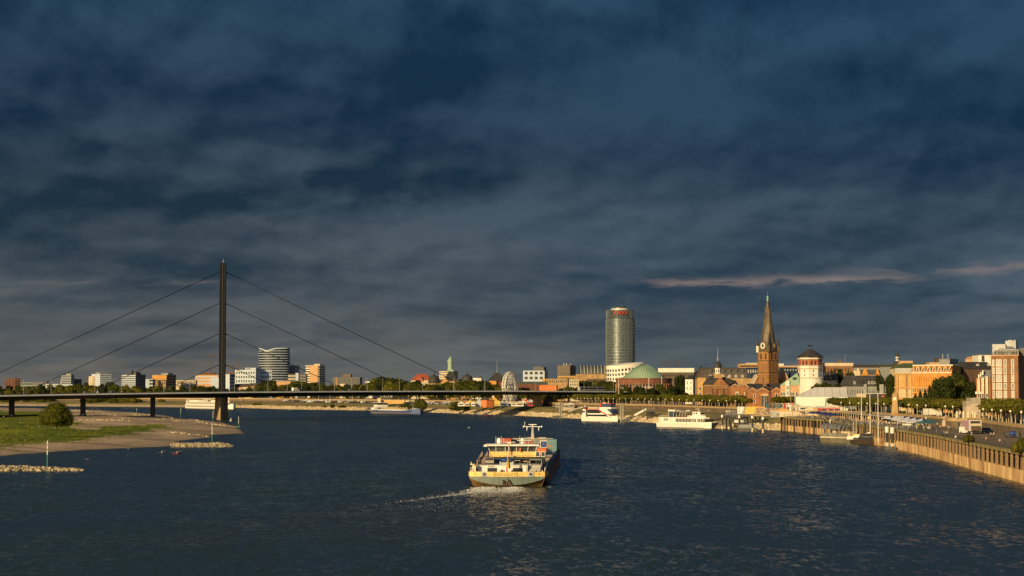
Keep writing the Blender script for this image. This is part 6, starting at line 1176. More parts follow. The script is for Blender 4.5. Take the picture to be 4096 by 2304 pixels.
# deck, aft house
mb = MB(); mb.box(-SB*.93,SB*.93,-1.0,24,2.35,2.45); mk('poop_deck',mb,M_grey2,sh)
mb = MB(); mb.box(-6.0,3.9,2.2,11,2.4,4.1); mb.box(-5.9,3.9,2.2,24,4.0,4.12); mk('aft_house',mb,M_sw,sh)
for x_ in (-3.15,1.95):
    mb = MB(); mb.box(x_-.85,x_+.85,2.1,2.3,2.75,3.45); mb.box(x_-.95,x_+.95,2.12,2.25,2.66,3.55,1); mk('house_window',mb,[GL,M_dark],sh)
txt('lettering','02338072',.34,M_dark,sh,(-3.3,2.17,3.80),ext=.01); txt('lettering','GENT',.34,mat('gold_letter',(.45,.32,.12),.6,var=0),sh,(1.75,2.17,3.80),ext=.01,sp=1.3)
mb = MB(); mb.box(3.95,6.6,4.2,13,2.4,4.05); mk('starboard_house',mb,M_sw,sh)
for i in range(3): mb = MB(); mb.box(6.6,6.65,4.9+i*1.5,5.7+i*1.5,2.9,3.7); mk('house_window',mb,GL,sh)
mb = MB(); mb.hexa([(3.6,2.0,2.45),(6.3,2.0,2.45),(6.3,2.3,2.45),(3.6,2.3,2.45)],[(4.2,4.2,4.05),(6.5,4.2,4.05),(6.5,4.5,4.05),(4.2,4.5,4.05)]); mk('stairs',mb,M_sw,sh)
mb = MB()
for i in range(6): t = i/6; mb.box(3.75+.55*t,6.3+.2*t,1.95+2.2*t,2.1+2.2*t,2.62+1.55*t,2.66+1.55*t)
mk('stair_tread',mb,M_brown,sh)
mb = MB()
for x_, y_ in ((3.5,1.9),(3.9,3.0),(4.3,4.1),(6.6,4.1)): mb.tube((x_,y_,2.5 if y_ < 2 else 4.05 if y_ > 4 else 3.3),(x_,y_,3.5 if y_ < 2 else 5.1 if y_ > 4 else 4.3),.04,4)
mb.path([(3.5,1.9,3.5),(3.9,3.0,4.3),(4.3,4.1,5.1),(6.6,4.1,5.1)],.04,4); mb.path([(3.7,1.9,3.2),(4.1,3.0,4.0),(4.4,4.1,4.7)],.03,4); mk('stair_railing',mb,FRW,sh)
mb = MB()
for s in (-1,1):
    for i in range(12): mb.tube((s*SB*.93,-.5+i*2,2.9),(s*SB*.93,-.5+i*2,3.7),.03,4)
    mb.tube((s*SB*.93,-.5,3.7),(s*SB*.93,21.5,3.7),.035,4)
mk('deck_railing',mb,FRW,sh)
# open carport deck: posts, dark canopy, yellow wheelhouse
mb = MB(); mb.box(-4.9,7.1,9.0,21,5.12,5.42); mb.hexa([(-5.0,8.6,5.0),(7.2,8.6,5.0),(7.1,9.0,5.12),(-4.9,9.0,5.12)],[(-5.0,8.6,5.3),(7.2,8.6,5.3),(7.1,9.0,5.42),(-4.9,9.0,5.42)]); mk('canopy_deck',mb,M_dk,sh)
mb = MB(); mb.box(-4.7,6.9,12.5,20.5,4.1,5.1); mk('carport_back_wall',mb,M_dk,sh)
for x_ in (-4.6,-.15,3.4,6.8): mb = MB(); mb.box(x_-.12,x_+.12,9.1,9.35,4.1,5.1); mk('canopy_post',mb,M_dk,sh)
mb = MB(); mb.box(-4.2,5.3,11.2,17.5,5.42,6.52); 
for i in range(4): mb.box(-4.22,4.0,11.13,11.2,5.55+i*.25,5.66+i*.25)
mk('wheelhouse_wall',mb,M_yel,sh)
mb = MB(); mb.box(-4.15,5.2,11.35,17.3,6.52,7.55); mk('wheelhouse_glass',mb,mat('wheelhouse_glazing',(.07,.075,.07),.12,var=.5,scale=.8),sh)
mb = MB(); mb.box(-4.3,5.4,11.1,17.6,6.48,6.56); mk('window_sill',mb,M_metal,sh)
for x_, l_ in ((-4.2,-.25),(-2.9,0),(-1.0,0),(1.3,0),(3.5,.25),(5.2,.2)): mb = MB(); mb.tube((x_,11.25,6.5),(x_+l_,11.0,7.6),.09,4); mk('window_post',mb,M_sw,sh)
mb = MB(); mb.box(-5.1,5.9,10.2,18.2,7.62,7.95); mb.box(-5.35,-4.6,10.0,18.2,7.5,7.85); mk('wheelhouse_roof',mb,M_sw,sh)
for x_, y_ in ((-2.5,15),(2.35,15)): mb = MB(); mb.lathe([(.38,8.0),(.45,8.3),(.45,8.75),(.32,9.05),(.05,9.2)],12,x_,y_); mk('radar_dome',mb,mat('bright_white',(.85,.85,.82),.4,var=0),sh)
for x_, hh in ((-3.1,1.5),(-2.0,1.6),(-1.6,1.2),(1.8,1.6),(2.9,1.5),(3.6,.9),(4.3,1.1),(4.7,1.1)): mb = MB(); mb.tube((x_,14.5,7.95),(x_+(.1 if x_ == -1.6 else 0),14.5,7.95+hh),.035,4); mk('antenna',mb,FRW,sh)
mb = MB(); mb.box(-1.2,1.0,12,12.2,8.3,8.42); mb.tube((-.1,12.1,7.9),(-.1,12.1,8.5),.08,5); mb.box(1.3,4.2,14,14.2,8.6,8.7); mk('radar_scanner',mb,FRW,sh)
mb = MB(); mb.tube((-.1,10.4,5.4),(-.25,10.2,8.1),.20,6,r2=.14); mb.box(-.75,.75,10.1,10.6,5.4,5.75); mb.box(-.5,.25,10.0,10.3,8.0,8.35); mk('signal_mast',mb,mat('mast_cream',(.55,.46,.36),.6,var=.1),sh)
mb = MB(); mb.lathe([(.06,6.4),(.2,6.6),(.22,7.0),(.05,7.3)],8,2.1,10.7); mk('orange_lantern',mb,M_org,sh)
mb = MB()
for i in range(10): mb.tube((-4.2+i*.95,9.4,5.42),(-4.2+i*.95,9.4,6.3),.03,4)
for z_ in (5.85,6.3): mb.tube((-4.2,9.4,z_),(5.0,9.4,z_),.03,4)
mk('bridge_deck_railing',mb,M_yel,sh)
for x_ in (5.6,6.7):
    mb = MB(); mb.box(x_-.45,x_+.45,11,11.15,5.42,6.5); mk('ladder_frame',mb,FRW,sh); mb = MB(); mb.box(x_-.33,x_+.33,10.96,11.0,5.55,6.4); mk('ladder_opening',mb,M_dark,sh)
# aft deck clutter: engine hatch, ladder ramp, winch posts
mb = MB(); mb.box(-1.6,.9,3.6,5.6,4.12,4.55); mb.box(-1.75,-1.45,3.5,3.8,4.12,4.75); mb.box(.75,1.05,3.5,3.8,4.12,4.75); mb.box(-.35,.0,3.5,3.8,4.12,4.75); mk('engine_hatch',mb,mat('pale_grey_paint',(.42,.44,.40),.6),sh)
mb = MB(); mb.hexa([(-6.2,3.2,4.1),(-5.2,3.2,4.1),(-5.2,3.5,4.1),(-6.2,3.5,4.1)],[(-5.6,11,5.6),(-4.6,11,5.6),(-4.6,11.3,5.6),(-5.6,11.3,5.6)]); mk('gangway',mb,M_brown,sh)
mb = MB()
for s in (0,1.05): mb.tube((-6.25+s,3.2,4.9),(-5.65+s,11,6.5),.07,4); [mb.tube((-6.25+s+.6*t,3.2+7.8*t,4.2+1.5*t),(-6.25+s+.6*t,3.2+7.8*t,4.9+1.6*t),.04,4) for t in [i/8 for i in range(9)]]
mk('gangway_rail',mb,mat('red_white_rail',(.55,.28,.20),.6,scale=3,col2=(.62,.58,.5)),sh)
mb = MB(); mb.box(-7.0,-6.3,.4,2.6,2.45,4.3); mb.box(-7.4,-6.5,.1,.8,4.2,4.4); mb.tube((-7.2,.5,4.4),(-7.2,.5,4.8),.1,5); mk('port_locker',mb,mat('cream_paint',(.66,.58,.38),.6),sh)
mb = MB(); mb.path([(-6.8,2.6,2.5),(-6.6,3.4,4.2),(-6.0,5.5,5.3),(-5.0,8,5.6)],.16,6); mk('davit_arm',mb,M_dk,sh)
for x_ in (-7.2,-6.9,5.7,6.9,-1.3,-.6,.9): mb = MB(); mb.cyl(x_,-.6 if abs(x_) < 2 else .3,2.45,3.15,.13,n=8); mk('bollard',mb,M_tar if abs(x_) < 6 else FRW,sh)
mb = MB(); mb.ball((-1.0,-.5,3.1),.24); mb.ball((1.15,-.5,3.1),.26); mb.box(-1.3,-.7,-.8,-.2,2.5,3.0); mb.box(.8,1.4,-.8,-.2,2.5,3.0); mk('mooring_winch',mb,M_tar,sh)
mb = MB(); mb.ball((0,0,0),.9,10,6,sz=.55); o = mk('tender_cover',mb,M_dk,sh); o.location = (6.0,5.5,4.7); o.scale = (.8,2.4,1)
# cargo hold
mb = MB()
for s in (-1,1): mb.box(s*SB*.985-.05*s if s < 0 else SB*.90,(-SB*.90) if s < 0 else SB*.985,22,122,2.55,2.75)
mk('side_deck',mb,M_grey2,sh)
mb = MB(); 
for s in (-1,1): mb.box(min(s*SB*.84,s*SB*.90),max(s*SB*.84,s*SB*.90),22,118,1.2,3.38)
mb.box(-SB*.9,SB*.9,21.5,22,1.2,3.6); mk('hold_coaming',mb,mat('coaming_grey',(.17,.185,.20),.6,var=.12),sh)
mb = MB(); mb.box(-SB*.84,SB*.84,22,118,1.0,1.2); mk('hold_floor',mb,M_grey2,sh)
for i, (y0_, y1_, m_) in enumerate(((24,43,M_tan),(43.4,62,M_tan),(66,84,M_grey2))): mb = MB(); mb.box(-SB*.90,SB*.90,y0_,y1_,3.4,3.72); mb.box(-SB*.90,SB*.90,y0_,y0_+.3,3.72,3.85); mk('hatch_cover',mb,m_,sh)
mb = MB(); mb.box(-SB*.74,SB*.74,64,64.4,2,3.9); mk('hold_bulkhead',mb,M_blue,sh)
mb = MB(); mb.box(SB*.985,SB*1.0,6,118,2.05,2.96); mb.box(-SB,-SB*.985,6,118,2.05,2.96); mk('gunwale_strip',mb,mat('gunwale_blue',(.045,.06,.085),.5),sh)
mb = MB(); mb.hexa([(3.0,75,3.4),(5.2,75,3.4),(5.2,80,3.4),(3.0,80,3.4)],[(3.0,76,5.1),(5.6,76,5.1),(5.6,81,5.1),(3.0,81,5.1)]); mk('orange_hatch_stack',mb,M_org,sh)
mb = MB(); mb.box(-SB*.78,SB*.78,119,120,2.4,6.0); mb.hexa([(-SB*.7,120,5.9),(SB*.7,120,5.9),(SB*.55,132,5.2),(-SB*.55,132,5.2)],[(-SB*.7,120,6.2),(SB*.7,120,6.2),(SB*.55,132,5.5),(-SB*.55,132,5.5)]); mk('breakwater_wall',mb,mat('breakwater_grey',(.20,.20,.20),.6,var=.1),sh)
mb = MB(); mb.box(2.6,4.5,118.8,119,3.9,5.8,0); mb.box(2.8,4.3,118.7,118.8,4.1,5.6,1); mk('blue_notice',mb,[FRW,M_blue],sh); mb = MB(); mb.box(3.45,3.65,118.62,118.7,4.9,4.98); mk('notice_mark',mb,FRW,sh)
mb = MB(); mb.hexa([(.10,122,6.1),(1.0,122,6.1),(1.0,123,6.1),(.10,123,6.1)],[(.38,122.4,9.4),(.72,122.4,9.4),(.72,122.8,9.4),(.38,122.8,9.4)]); o = mk('bow_mast',mb,mat('mast_grey',(.40,.36,.33),.6,var=.1),sh)
mb = MB(); mb.box(-1.85,2.95,122.45,122.62,9.28,9.42); mb.box(-.5,1.6,122.4,122.6,9.80,9.98); mb.tube((.55,122.5,9.4),(.55,122.5,9.85),.13,6); mb.box(-1.95,-1.78,122.4,122.65,9.1,9.62); mb.box(2.88,3.05,122.4,122.65,9.1,9.62); mb.tube((-1.5,122.5,9.4),(-1.5,122.5,10.7),.06,4); mk('mast_yard',mb,mat('bright_white',(.85,.85,.82)),sh)
for x_ in (-.9,2.2): mb = MB(); mb.hexa([(x_-.12,122.5,8.2),(x_-.06,122.5,8.2),(x_-.06,122.6,8.2),(x_-.12,122.6,8.2)],[(x_-.10,122.5,9.3),(x_+.14,122.5,9.3),(x_+.14,122.6,9.3),(x_-.10,122.6,9.3)]); mk('loudhailer_horn',mb,MATS['bright_white'],sh)
mb = MB(); mb.box(-6,6,121,121.2,6.2,6.35); mb.box(-1,4,124,124.2,6.3,6.5); mk('bow_pipework',mb,M_tan,sh)
def wobm(o, root=sh): o.parent = None; o.matrix_world = root.matrix_world @ o.matrix_local; return o
bpy.context.view_layer.update()
SM = Matrix.Translation((SHX,SHY,0)) @ Matrix.Rotation(-SHH, 4, 'Z')
def onship(name, label, cat, loc, rz=0.0): p = SM @ Vector(loc); return thing(name, label, cat, tuple(p), rz-SHH)
def container(label, loc, m, l=6.06):
    c = onship('shipping_container', label, 'container', loc); mb = MB(); mb.box(-1.22,1.22,0,l,0,2.6)
    for i in range(20): mb.box(-1.26,1.26,.3+i*l/20.5,.3+i*l/20.5+.14,.15,2.45)
    mk('body',mb,m,c); mb = MB(); mb.box(-1.15,-.04,-.05,0,.12,2.48); mb.box(.04,1.15,-.05,0,.12,2.48); mk('door',mb,m,c)
    for x_ in (-.85,-.35,.35,.85): mb = MB(); mb.tube((x_,-.1,.15),(x_,-.1,2.45),.045,4); mb.box(x_-.1,x_+.1,-.14,-.05,.95,1.15); mk('lock_rod',mb,M_steel,c)
    return c
c1 = container('red shipping container on the ship, behind the wheelhouse roof', (-6.0,112,3.5), M_red_c); c1.scale = (1.18,1,1.15)
c2 = container('red-brown shipping container on the ship near the blue notice', (-.1,104,3.1), M_red_c); c2.scale = (1.1,1,1.1)
c3 = container('teal shipping container standing on the starboard side of the ship', (5.9,112,2.9), M_teal_c); c3.scale = (1.05,1,1.28)
mb = MB(); mb.box(-1.05,-.15,-.12,-.05,1.2,1.45); mk('orange_placard',mb,M_org,c3)
fl = onship('stern_flag','black, yellow and red vertical striped flag hanging from the stern staff','flag',(.0,-1.1,2.9)); mb = MB(); mb.tube((0,0,0),(.1,-.5,2.9),.04,5); mk('staff',mb,FRW,fl)
for i, (m_, x0, x1) in enumerate(((mat('flag_black',(.02,.02,.02),.8,var=0),.30,.62),(mat('flag_yellow',(.85,.55,.03),.8,var=0),.0,.34),(mat('flag_red',(.75,.04,.03),.8,var=0),-.12,.16))):
    rows_ = []
    for j in range(8): t = j/7; rows_.append([(lerp(x0,x1,q)*(.35+.9*t if i < 2 else .5+.6*t)+.05*sin(5*t+i), -.52-.1*sin(6*q+4*t), (2.85 if i < 2 else 1.7)-(2.2 if i < 2 else 1.9)*t+.1*q) for q in (0,.5,1)])
    mk(('black_stripe','yellow_stripe','red_stripe')[i], ribbon(rows_), m_, fl)
# vehicles -------------------------------------------------
TYRE = mat('tyre', (.02,.02,.02), .8, var=0)
def car_parts(root, m, L_=4.4, W_=1.8, Hh=1.45, van=False):
    mb = MB(); z0, zb = .30, Hh*.58
    if van: pr = [(-L_/2,z0),(L_/2,z0),(L_/2,.95),(L_/2-.75,1.15),(L_/2-1.45,Hh),(-L_/2+.05,Hh)]
    else: pr = [(-L_/2,z0),(L_/2,z0),(L_/2,zb*.82),(L_/2-.25,zb),(L_/2-1.1,zb+.08),(L_/2-1.85,Hh),(-L_/2+.75,Hh),(-L_/2+.12,zb+.1),(-L_/2,zb)]
    mb.prism_y(pr,-W_/2,W_/2); mk('body',mb,m,root)
    mb = MB()
    if van: mb.hexa([(L_/2-.72,-W_*.43,1.2),(L_/2-.70,-W_*.43,1.18),(L_/2-.70,W_*.43,1.18),(L_/2-.72,W_*.43,1.2)],[(L_/2-1.38,-W_*.40,Hh-.12),(L_/2-1.34,-W_*.40,Hh-.14),(L_/2-1.34,W_*.40,Hh-.14),(L_/2-1.38,W_*.40,Hh-.12)]); mb.box(L_/2-2.0,L_/2-1.3,-W_/2-.012,W_/2+.012,1.2,Hh-.2)
    else: mb.prism_y([(L_/2-1.15,zb+.06),(L_/2-1.86,Hh-.06),(-L_/2+.78,Hh-.06),(-L_/2+.25,zb+.12)],-W_/2-.012,W_/2+.012); mb.prism_y([(L_/2-1.12,zb+.10),(L_/2-1.80,Hh-.02),(L_/2-1.86,Hh-.06),(L_/2-1.15,zb+.06)],-W_*.42,W_*.42); mb.prism_y([(-L_/2+.72,Hh-.04),(-L_/2+.14,zb+.14),(-L_/2+.2,zb+.1),(-L_/2+.8,Hh-.08)],-W_*.42,W_*.42)
    mk('windows',mb,GL,root)
    mb = MB(); mb.cyl(0,0,-.11,.11,.33,n=12); wm_ = mesh('wheel', mb, TYRE)
    for x_ in (-L_*.31,L_*.31):
        for y_ in (-W_/2+.06,W_/2-.06): o = ob('wheel',wm_,root,(x_,y_,.33)); o.rotation_euler = (pi/2,0,0)
cs = onship('parked_car','silver estate car parked across the aft deck of the ship','car',(-3.75,5.2,4.13),pi/2); car_parts(cs, mat('car_silver',(.40,.37,.32),.3,metal=.6,var=.05)); cs.scale = (.95,1,1)
for s in (-1,1): mb = MB(); mb.box(-2.22,-2.19,s*.68-.10,s*.68+.10,.66,.78); mk('tail_light',mb,M_red,cs)
bs = onship('covered_boat','blue covered tender boat stowed beside the silver car on the ship','boat',(-.9,7.6,4.13)); mb = MB(); mb.lathe([(.05,-1.9),(.45,-1.2),(.62,0),(.5,1.2),(.1,1.9)],8); mb.tf(Matrix.Translation((0,0,.55)) @ Matrix.Rotation(pi/2,4,'Y')); mk('cover',mb,M_blue,bs); mb = MB(); mb.box(-1.2,-.9,-.4,.4,0,.3); mb.box(.9,1.2,-.4,.4,0,.3); mk('cradle',mb,M_steel,bs)
tb = onship('folding_table','small white folding table on the ship aft deck','table',(1.7,6.0,4.13)); mb = MB(); mb.box(-.6,.6,-.35,.35,.70,.75); mk('table_top',mb,FRW,tb)
for x_ in (-.5,.5): mb = MB(); mb.tube((x_,-.3,0),(x_,.3,.7),.03,4); mb.tube((x_,.3,0),(x_,-.3,.7),.03,4); mk('leg',mb,M_steel,tb)
tb = onship('bench','brown bench with a white cushion on the ship aft deck','bench',(3.0,7.2,4.13)); mb = MB(); mb.box(-.8,.8,-.25,.25,.4,.48); mk('seat',mb,M_brown,tb); mb = MB(); mb.box(-.2,.7,-.22,.22,.48,.6); mk('cushion',mb,mat('pink_cushion',(.62,.38,.32),.8,var=0),tb)
for x_ in (-.7,.7): mb = MB(); mb.box(x_-.05,x_+.05,-.2,.2,0,.4); mk('leg',mb,M_brown,tb)
# ================================================================ passenger boats
def hullmb(L_, W_, h, bow=.25, sheer=.6, flare=.85, st=.9):
    mb = MB(); R_2 = []
    for i in range(17):
        t = i/16; x = -L_/2+L_*t; b = W_/2*(min(1, st+(1-st)*t*5) if t < 1-bow else max(.02, 1-((t-(1-bow))/bow)**2.1)); zt = h+sheer*max(0, (t-.6)/.4)**2
        R_2.append([(x-(.06*L_*0),-b*flare*.9,-.6),(x,-b*flare,.15),(x+.5*max(0,t-.8),-b,zt),(x+.5*max(0,t-.8),-b*.93,zt),(x,0,zt-.05),(x+.5*max(0,t-.8),b*.93,zt),(x+.5*max(0,t-.8),b,zt),(x,b*flare,.15),(x,b*flare*.9,-.6)])
    q_ = ribbon(R_2); mb.add(q_.v, [f[::-1] for f in q_.f]); mb.add(R_2[0],[tuple(range(9))[::-1]]); return mb
def heading(p, q): return atan2(q[1]-p[1], q[0]-p[0])
# white boat with canopy arches
p0 = (X(2640,948),948); p1 = (X(2843,925),925); L_ = 33.0; cxy = ((p0[0]+p1[0])/2,(p0[1]+p1[1])/2); hd = -.86; Lp = (p1[0]-p0[0])/cos(hd)
wb = thing('excursion_boat','white double-deck excursion boat with canopy arches moored below the tree row','boat',(cxy[0],cxy[1],0),hd); Lb = Lp*.99
M_bw = mat('boat_white', (.78,.74,.66), .4, var=.04)
mk('hull',hullmb(Lb,6.6,2.4,.22,.7),M_bw,wb,smooth=False); h2 = Lb/2
mb = MB()
for i in range(20): t0, t1 = i/20, (i+1)/20
mb.box(-h2*.98,h2*.86,-3.02,-2.95,-.05,.22); mk('waterline_stripe',mb,M_tar,wb)
mb = MB(); mb.box(-h2*.48,h2*.60,-3.0,3.0,2.35,4.9); mb.prism([(h2*.60,-3.0),(h2*.82,-1.9),(h2*.90,0),(h2*.82,1.9),(h2*.60,3.0)],2.35,4.9); mk('saloon',mb,M_bw,wb)
mb = MB(); mb.box(-h2*.90,-h2*.48,-2.9,2.9,2.35,5.2); mk('aft_saloon',mb,M_bw,wb)
mb = MB(); mb.prism([(-h2*.5,-3.15),(h2*.60,-3.15),(h2*.84,-2.1),(h2*.94,0),(h2*.84,2.1),(h2*.60,3.15),(-h2*.5,3.15)],4.9,5.25); mk('upper_deck',mb,M_bw,wb)
mb = MB(); mb.prism([(h2*.22,-2.6),(h2*.55,-2.6),(h2*.72,-1.5),(h2*.78,0),(h2*.72,1.5),(h2*.55,2.6),(h2*.22,2.6)],5.25,6.2); mk('bridge_base',mb,M_bw,wb); mb = MB(); mb.box(h2*.36,h2*.66,-1.6,1.6,6.2,8.0); mk('wheelhouse',mb,M_bw,wb)
for x_, ww in ((.40,.8),(.49,.9)): mb = MB(); mb.box(h2*x_,h2*x_+ww,-1.66,1.66,6.9,7.7); mk('wheelhouse_window',mb,GL,wb)
mb = MB(); mb.box(h2*.66,h2*.664,-1.4,1.4,6.9,7.7); mk('wheelhouse_window',mb,GL,wb); mb = MB(); mb.box(h2*.34,h2*.69,-1.8,1.8,8.0,8.15); mk('wheelhouse_roof',mb,M_bw,wb)
for i in range(11): mb = MB(); x_ = -h2*.22+i*h2*.058; mb.box(x_,x_+h2*.038,-3.1,3.1,2.9,4.6); mk('saloon_window',mb,GL,wb)
for i in range(3): mb = MB(); x_ = h2*(.43+i*.055); mb.hexa([(x_+.15,-3.06,2.9),(x_+.75,-3.06,2.9),(x_+.75,3.06,2.9),(x_+.15,3.06,2.9)],[(x_-.1,-3.06,4.6),(x_+.5,-3.06,4.6),(x_+.5,3.06,4.6),(x_-.1,3.06,4.6)]); mk('raked_window',mb,GL,wb)
for i in range(4):
    a, b = [Vector(v) for v in ((h2*.61,-3.0),(h2*.82,-1.9))]; p = a.lerp(b,.08+i*.24); q = a.lerp(b,.25+i*.24); mb = MB(); mb.add([(p.x+.02,p.y-.06,2.95),(q.x+.02,q.y-.06,2.95),(q.x-.1,q.y-.06,4.6),(p.x-.1,p.y-.06,4.6)],[(0,1,2,3)]); mk('front_window',mb,GL,wb)
for i in range(2): mb = MB(); a, b = ((h2*.82,-1.9),(h2*.90,0)) if i == 0 else ((h2*.90,0),(h2*.82,1.9)); mb.add([(a[0]+.05,a[1],3.0),(b[0]+.05,b[1],3.0),(b[0]+.05,b[1],4.6),(a[0]+.05,a[1],4.6)],[(0,1,2,3)]); mk('front_window',mb,GL,wb)
for i in range(4): mb = MB(); x_ = -h2*(.70-.045*i); mb.box(x_,x_+.45,-2.95,2.95,3.4,4.7); mk('aft_window',mb,GL,wb)
for x_ in (-.86,-.82,-.44,-.40): mb = MB(); mb.box(h2*x_,h2*x_+.3,-3.03,-2.8,2.7,4.6); mk('door',mb,M_cream,wb)
for i in range(5):
    x_ = -h2*.30+i*h2*.115; mb = MB(); mb.path([(x_-.4,-2.8,5.2),(x_-.35,-2.8,7.2),(x_+.3,-2.4,8.1),(x_+.6,0,8.5),(x_+.3,2.4,8.1),(x_-.35,2.8,7.2),(x_-.4,2.8,5.2)],.09,5); mk('canopy_arch',mb,FRW,wb)
mb = MB(); mb.hexa([(-h2*.32,-2.3,8.1),(h2*.30,-2.3,7.9),(h2*.30,2.3,7.9),(-h2*.32,2.3,8.1)],[(-h2*.32,-2.0,8.45),(h2*.30,-2.0,8.2),(h2*.30,2.0,8.2),(-h2*.32,2.0,8.45)]); mk('canopy',mb,mat('canopy_grey',(.28,.26,.25),.8),wb)
mb = MB(); mb.box(-h2*.28,h2*.20,-2.2,2.2,5.25,6.5); mk('canopy_shade_block',mb,mat('canopy_shade_brown',(.10,.06,.045),.8,var=.4,scale=2),wb)  # dark block added for the shade under the canopy
mb = MB(); mb.box(-h2*.52,-h2*.34,-1.8,1.8,5.2,8.2); mk('funnel',mb,mat('funnel_blue',(.04,.06,.09),.5),wb); mb = MB(); mb.box(-h2*.56,-h2*.31,-2.0,2.0,8.2,9.0); mk('funnel_cap',mb,M_bw,wb)
mb = MB(); mb.tube((h2*.5,0,8.1),(h2*.5,0,10.0),.1,5); mb.box(h2*.45,h2*.55,-1.1,1.1,9.5,9.65); mb.tube((-h2*.62,-1,5.2),(-h2*.62,-1,8.6),.08,5); mb.ball((-h2*.62,-1,8.8),.35,8,5); mb.box(h2*.06,h2*.2,-.8,.8,8.5,8.8); mk('mast',mb,FRW,wb)
mb = MB()
for i in range(10): mb.tube((-h2*.9+i*h2*.04,-2.85,5.2),(-h2*.9+i*h2*.04,-2.85,6.1),.04,4)
mb.tube((-h2*.9,-2.85,6.1),(-h2*.5,-2.85,6.1),.04,4); mk('railing',mb,FRW,wb)
mb = MB(); mb.lathe([(.32,0),(.32,.1)],12); o = mk('lifebuoy',mb,M_org,wb); o.location = (h2*.28,-2.65,5.7); o.rotation_euler = (pi/2,0,0)
mb = MB(); mb.box(h2*.78,h2*.84,-1.9,-1.6,.9,1.4); mk('anchor',mb,M_dark,wb)
mb = MB(); rg = random.Random(8)
for i, x_ in enumerate((-.30,-.22,-.10,-.04,.02,.09,.15,.22)): mb.box(h2*x_,h2*x_+.22,-3.28,-3.05,1.35,1.62)
mk('lettering',mb,mat('boat_letter',(.10,.12,.14),.6,var=0),wb)
# red and white boat
p0 = (X(2338,1150),1150); p1 = (X(2470,1118),1118); hd2 = -.80; Lr = (p1[0]-p0[0])/cos(hd2)*1.03; rbt = thing('red_white_boat','modern white passenger boat with red stripe and raked dark window bands','boat',((p0[0]+p1[0])/2,(p0[1]+p1[1])/2,0),hd2); h2 = Lr/2
mk('hull',hullmb(Lr,7.0,2.6,.28,.9),M_bw,rbt)
mb = MB(); mb.prism_y([(-h2*.96,2.4),(h2*.78,2.4),(h2*.62,4.2),(-h2*.90,4.6),(-h2*.97,3.4)],-3.1,3.1); mk('lower_saloon',mb,M_bw,rbt)
mb = MB(); mb.prism_y([(-h2*.60,2.9),(h2*.66,2.9),(h2*.50,4.1),(-h2*.66,4.1)],-3.16,3.16); mk('lower_window_band',mb,GL,rbt)
mb = MB(); mb.prism_y([(-h2*.92,4.4),(h2*.86,4.3),(h2*.55,7.4),(-h2*.90,7.4)],-3.0,3.0); mk('upper_saloon',mb,M_bw,rbt)
mb = MB(); mb.prism_y([(-h2*.60,4.8),(h2*.10,4.8),(h2*.28,5.4),(h2*.06,7.0),(-h2*.66,7.0)],-3.06,3.06); mk('upper_window_band',mb,GL,rbt)
mb = MB(); mb.prism_y([(h2*.30,4.9),(h2*.90,4.9),(h2*.78,7.5),(h2*.20,7.5)],-2.9,2.9); mk('bow_window',mb,mat('blue_glass_boat',(.05,.08,.16),.12,var=.3,scale=.4),rbt)
mb = MB(); mb.prism_y([(-h2*.78,7.4),(h2*.05,7.4),(h2*.48,4.6),(h2*.70,4.0),(h2*.62,3.9),(h2*.42,4.3),(h2*.0,7.1),(-h2*.78,7.15)],-3.14,3.14); mk('red_stripe',mb,mat('boat_red',(.65,.02,.035),.4,var=0),rbt)
mb = MB(); mb.box(h2*.05,h2*.76,-2.4,2.4,7.5,8.6); mk('bridge_wall',mb,M_bw,rbt); mb = MB(); mb.box(h2*.18,h2*.74,-2.2,2.2,8.6,10.6); mk('bridge_glass',mb,MATS['blue_glass_boat'],rbt); mb = MB(); mb.box(h2*.14,h2*.76,-2.4,2.4,10.6,10.85); mb.hexa([(h2*.05,-2.4,8.5),(h2*.14,-2.4,8.5),(h2*.14,2.4,8.5),(h2*.05,2.4,8.5)],[(h2*.14,-2.4,10.8),(h2*.2,-2.4,10.8),(h2*.2,2.4,10.8),(h2*.14,2.4,10.8)]); mk('bridge_roof',mb,MATS['boat_red'],rbt)
mb = MB(); mb.prism_y([(-h2*.70,2.6),(-h2*.58,2.6),(-h2*.66,7.2),(-h2*.72,7.2)],-3.2,3.2); mk('dark_strut',mb,M_dark,rbt)
for z_ in (3.6,5.2): mb = MB(); mb.box(-h2*.94,-h2*.76,-3.05,3.05,z_,z_+.9); mk('aft_opening',mb,GL,rbt)
mb = MB(); mb.prism_y([(-h2*.88,7.4),(-h2*.66,7.4),(-h2*.60,9.0),(-h2*.78,9.0)],-2.6,2.6) if False else mb.box(-h2*.92,-h2*.72,-2.7,2.7,7.4,8.2); mk('dark_red_cabin',mb,mat('dark_red',(.20,.02,.03),.5,var=0),rbt)
for i in range(12): mb = MB(); x_ = -h2*.60+i*h2*.052; mb.box(x_,x_+.5,-2.7,-2.1,7.5,8.6); mk('deck_chair',mb,mat('chair_cream',(.62,.52,.38),.8,var=0),rbt)
mb = MB(); mb.tube((h2*.45,0,10.8),(h2*.45,0,12.4),.08,4); mb.box(h2*.2,h2*.35,-1,1,10.85,11.3); mb.tube((h2*.1,0,8),(h2*.1,0,12),.08,4); mk('mast',mb,FRW,rbt)
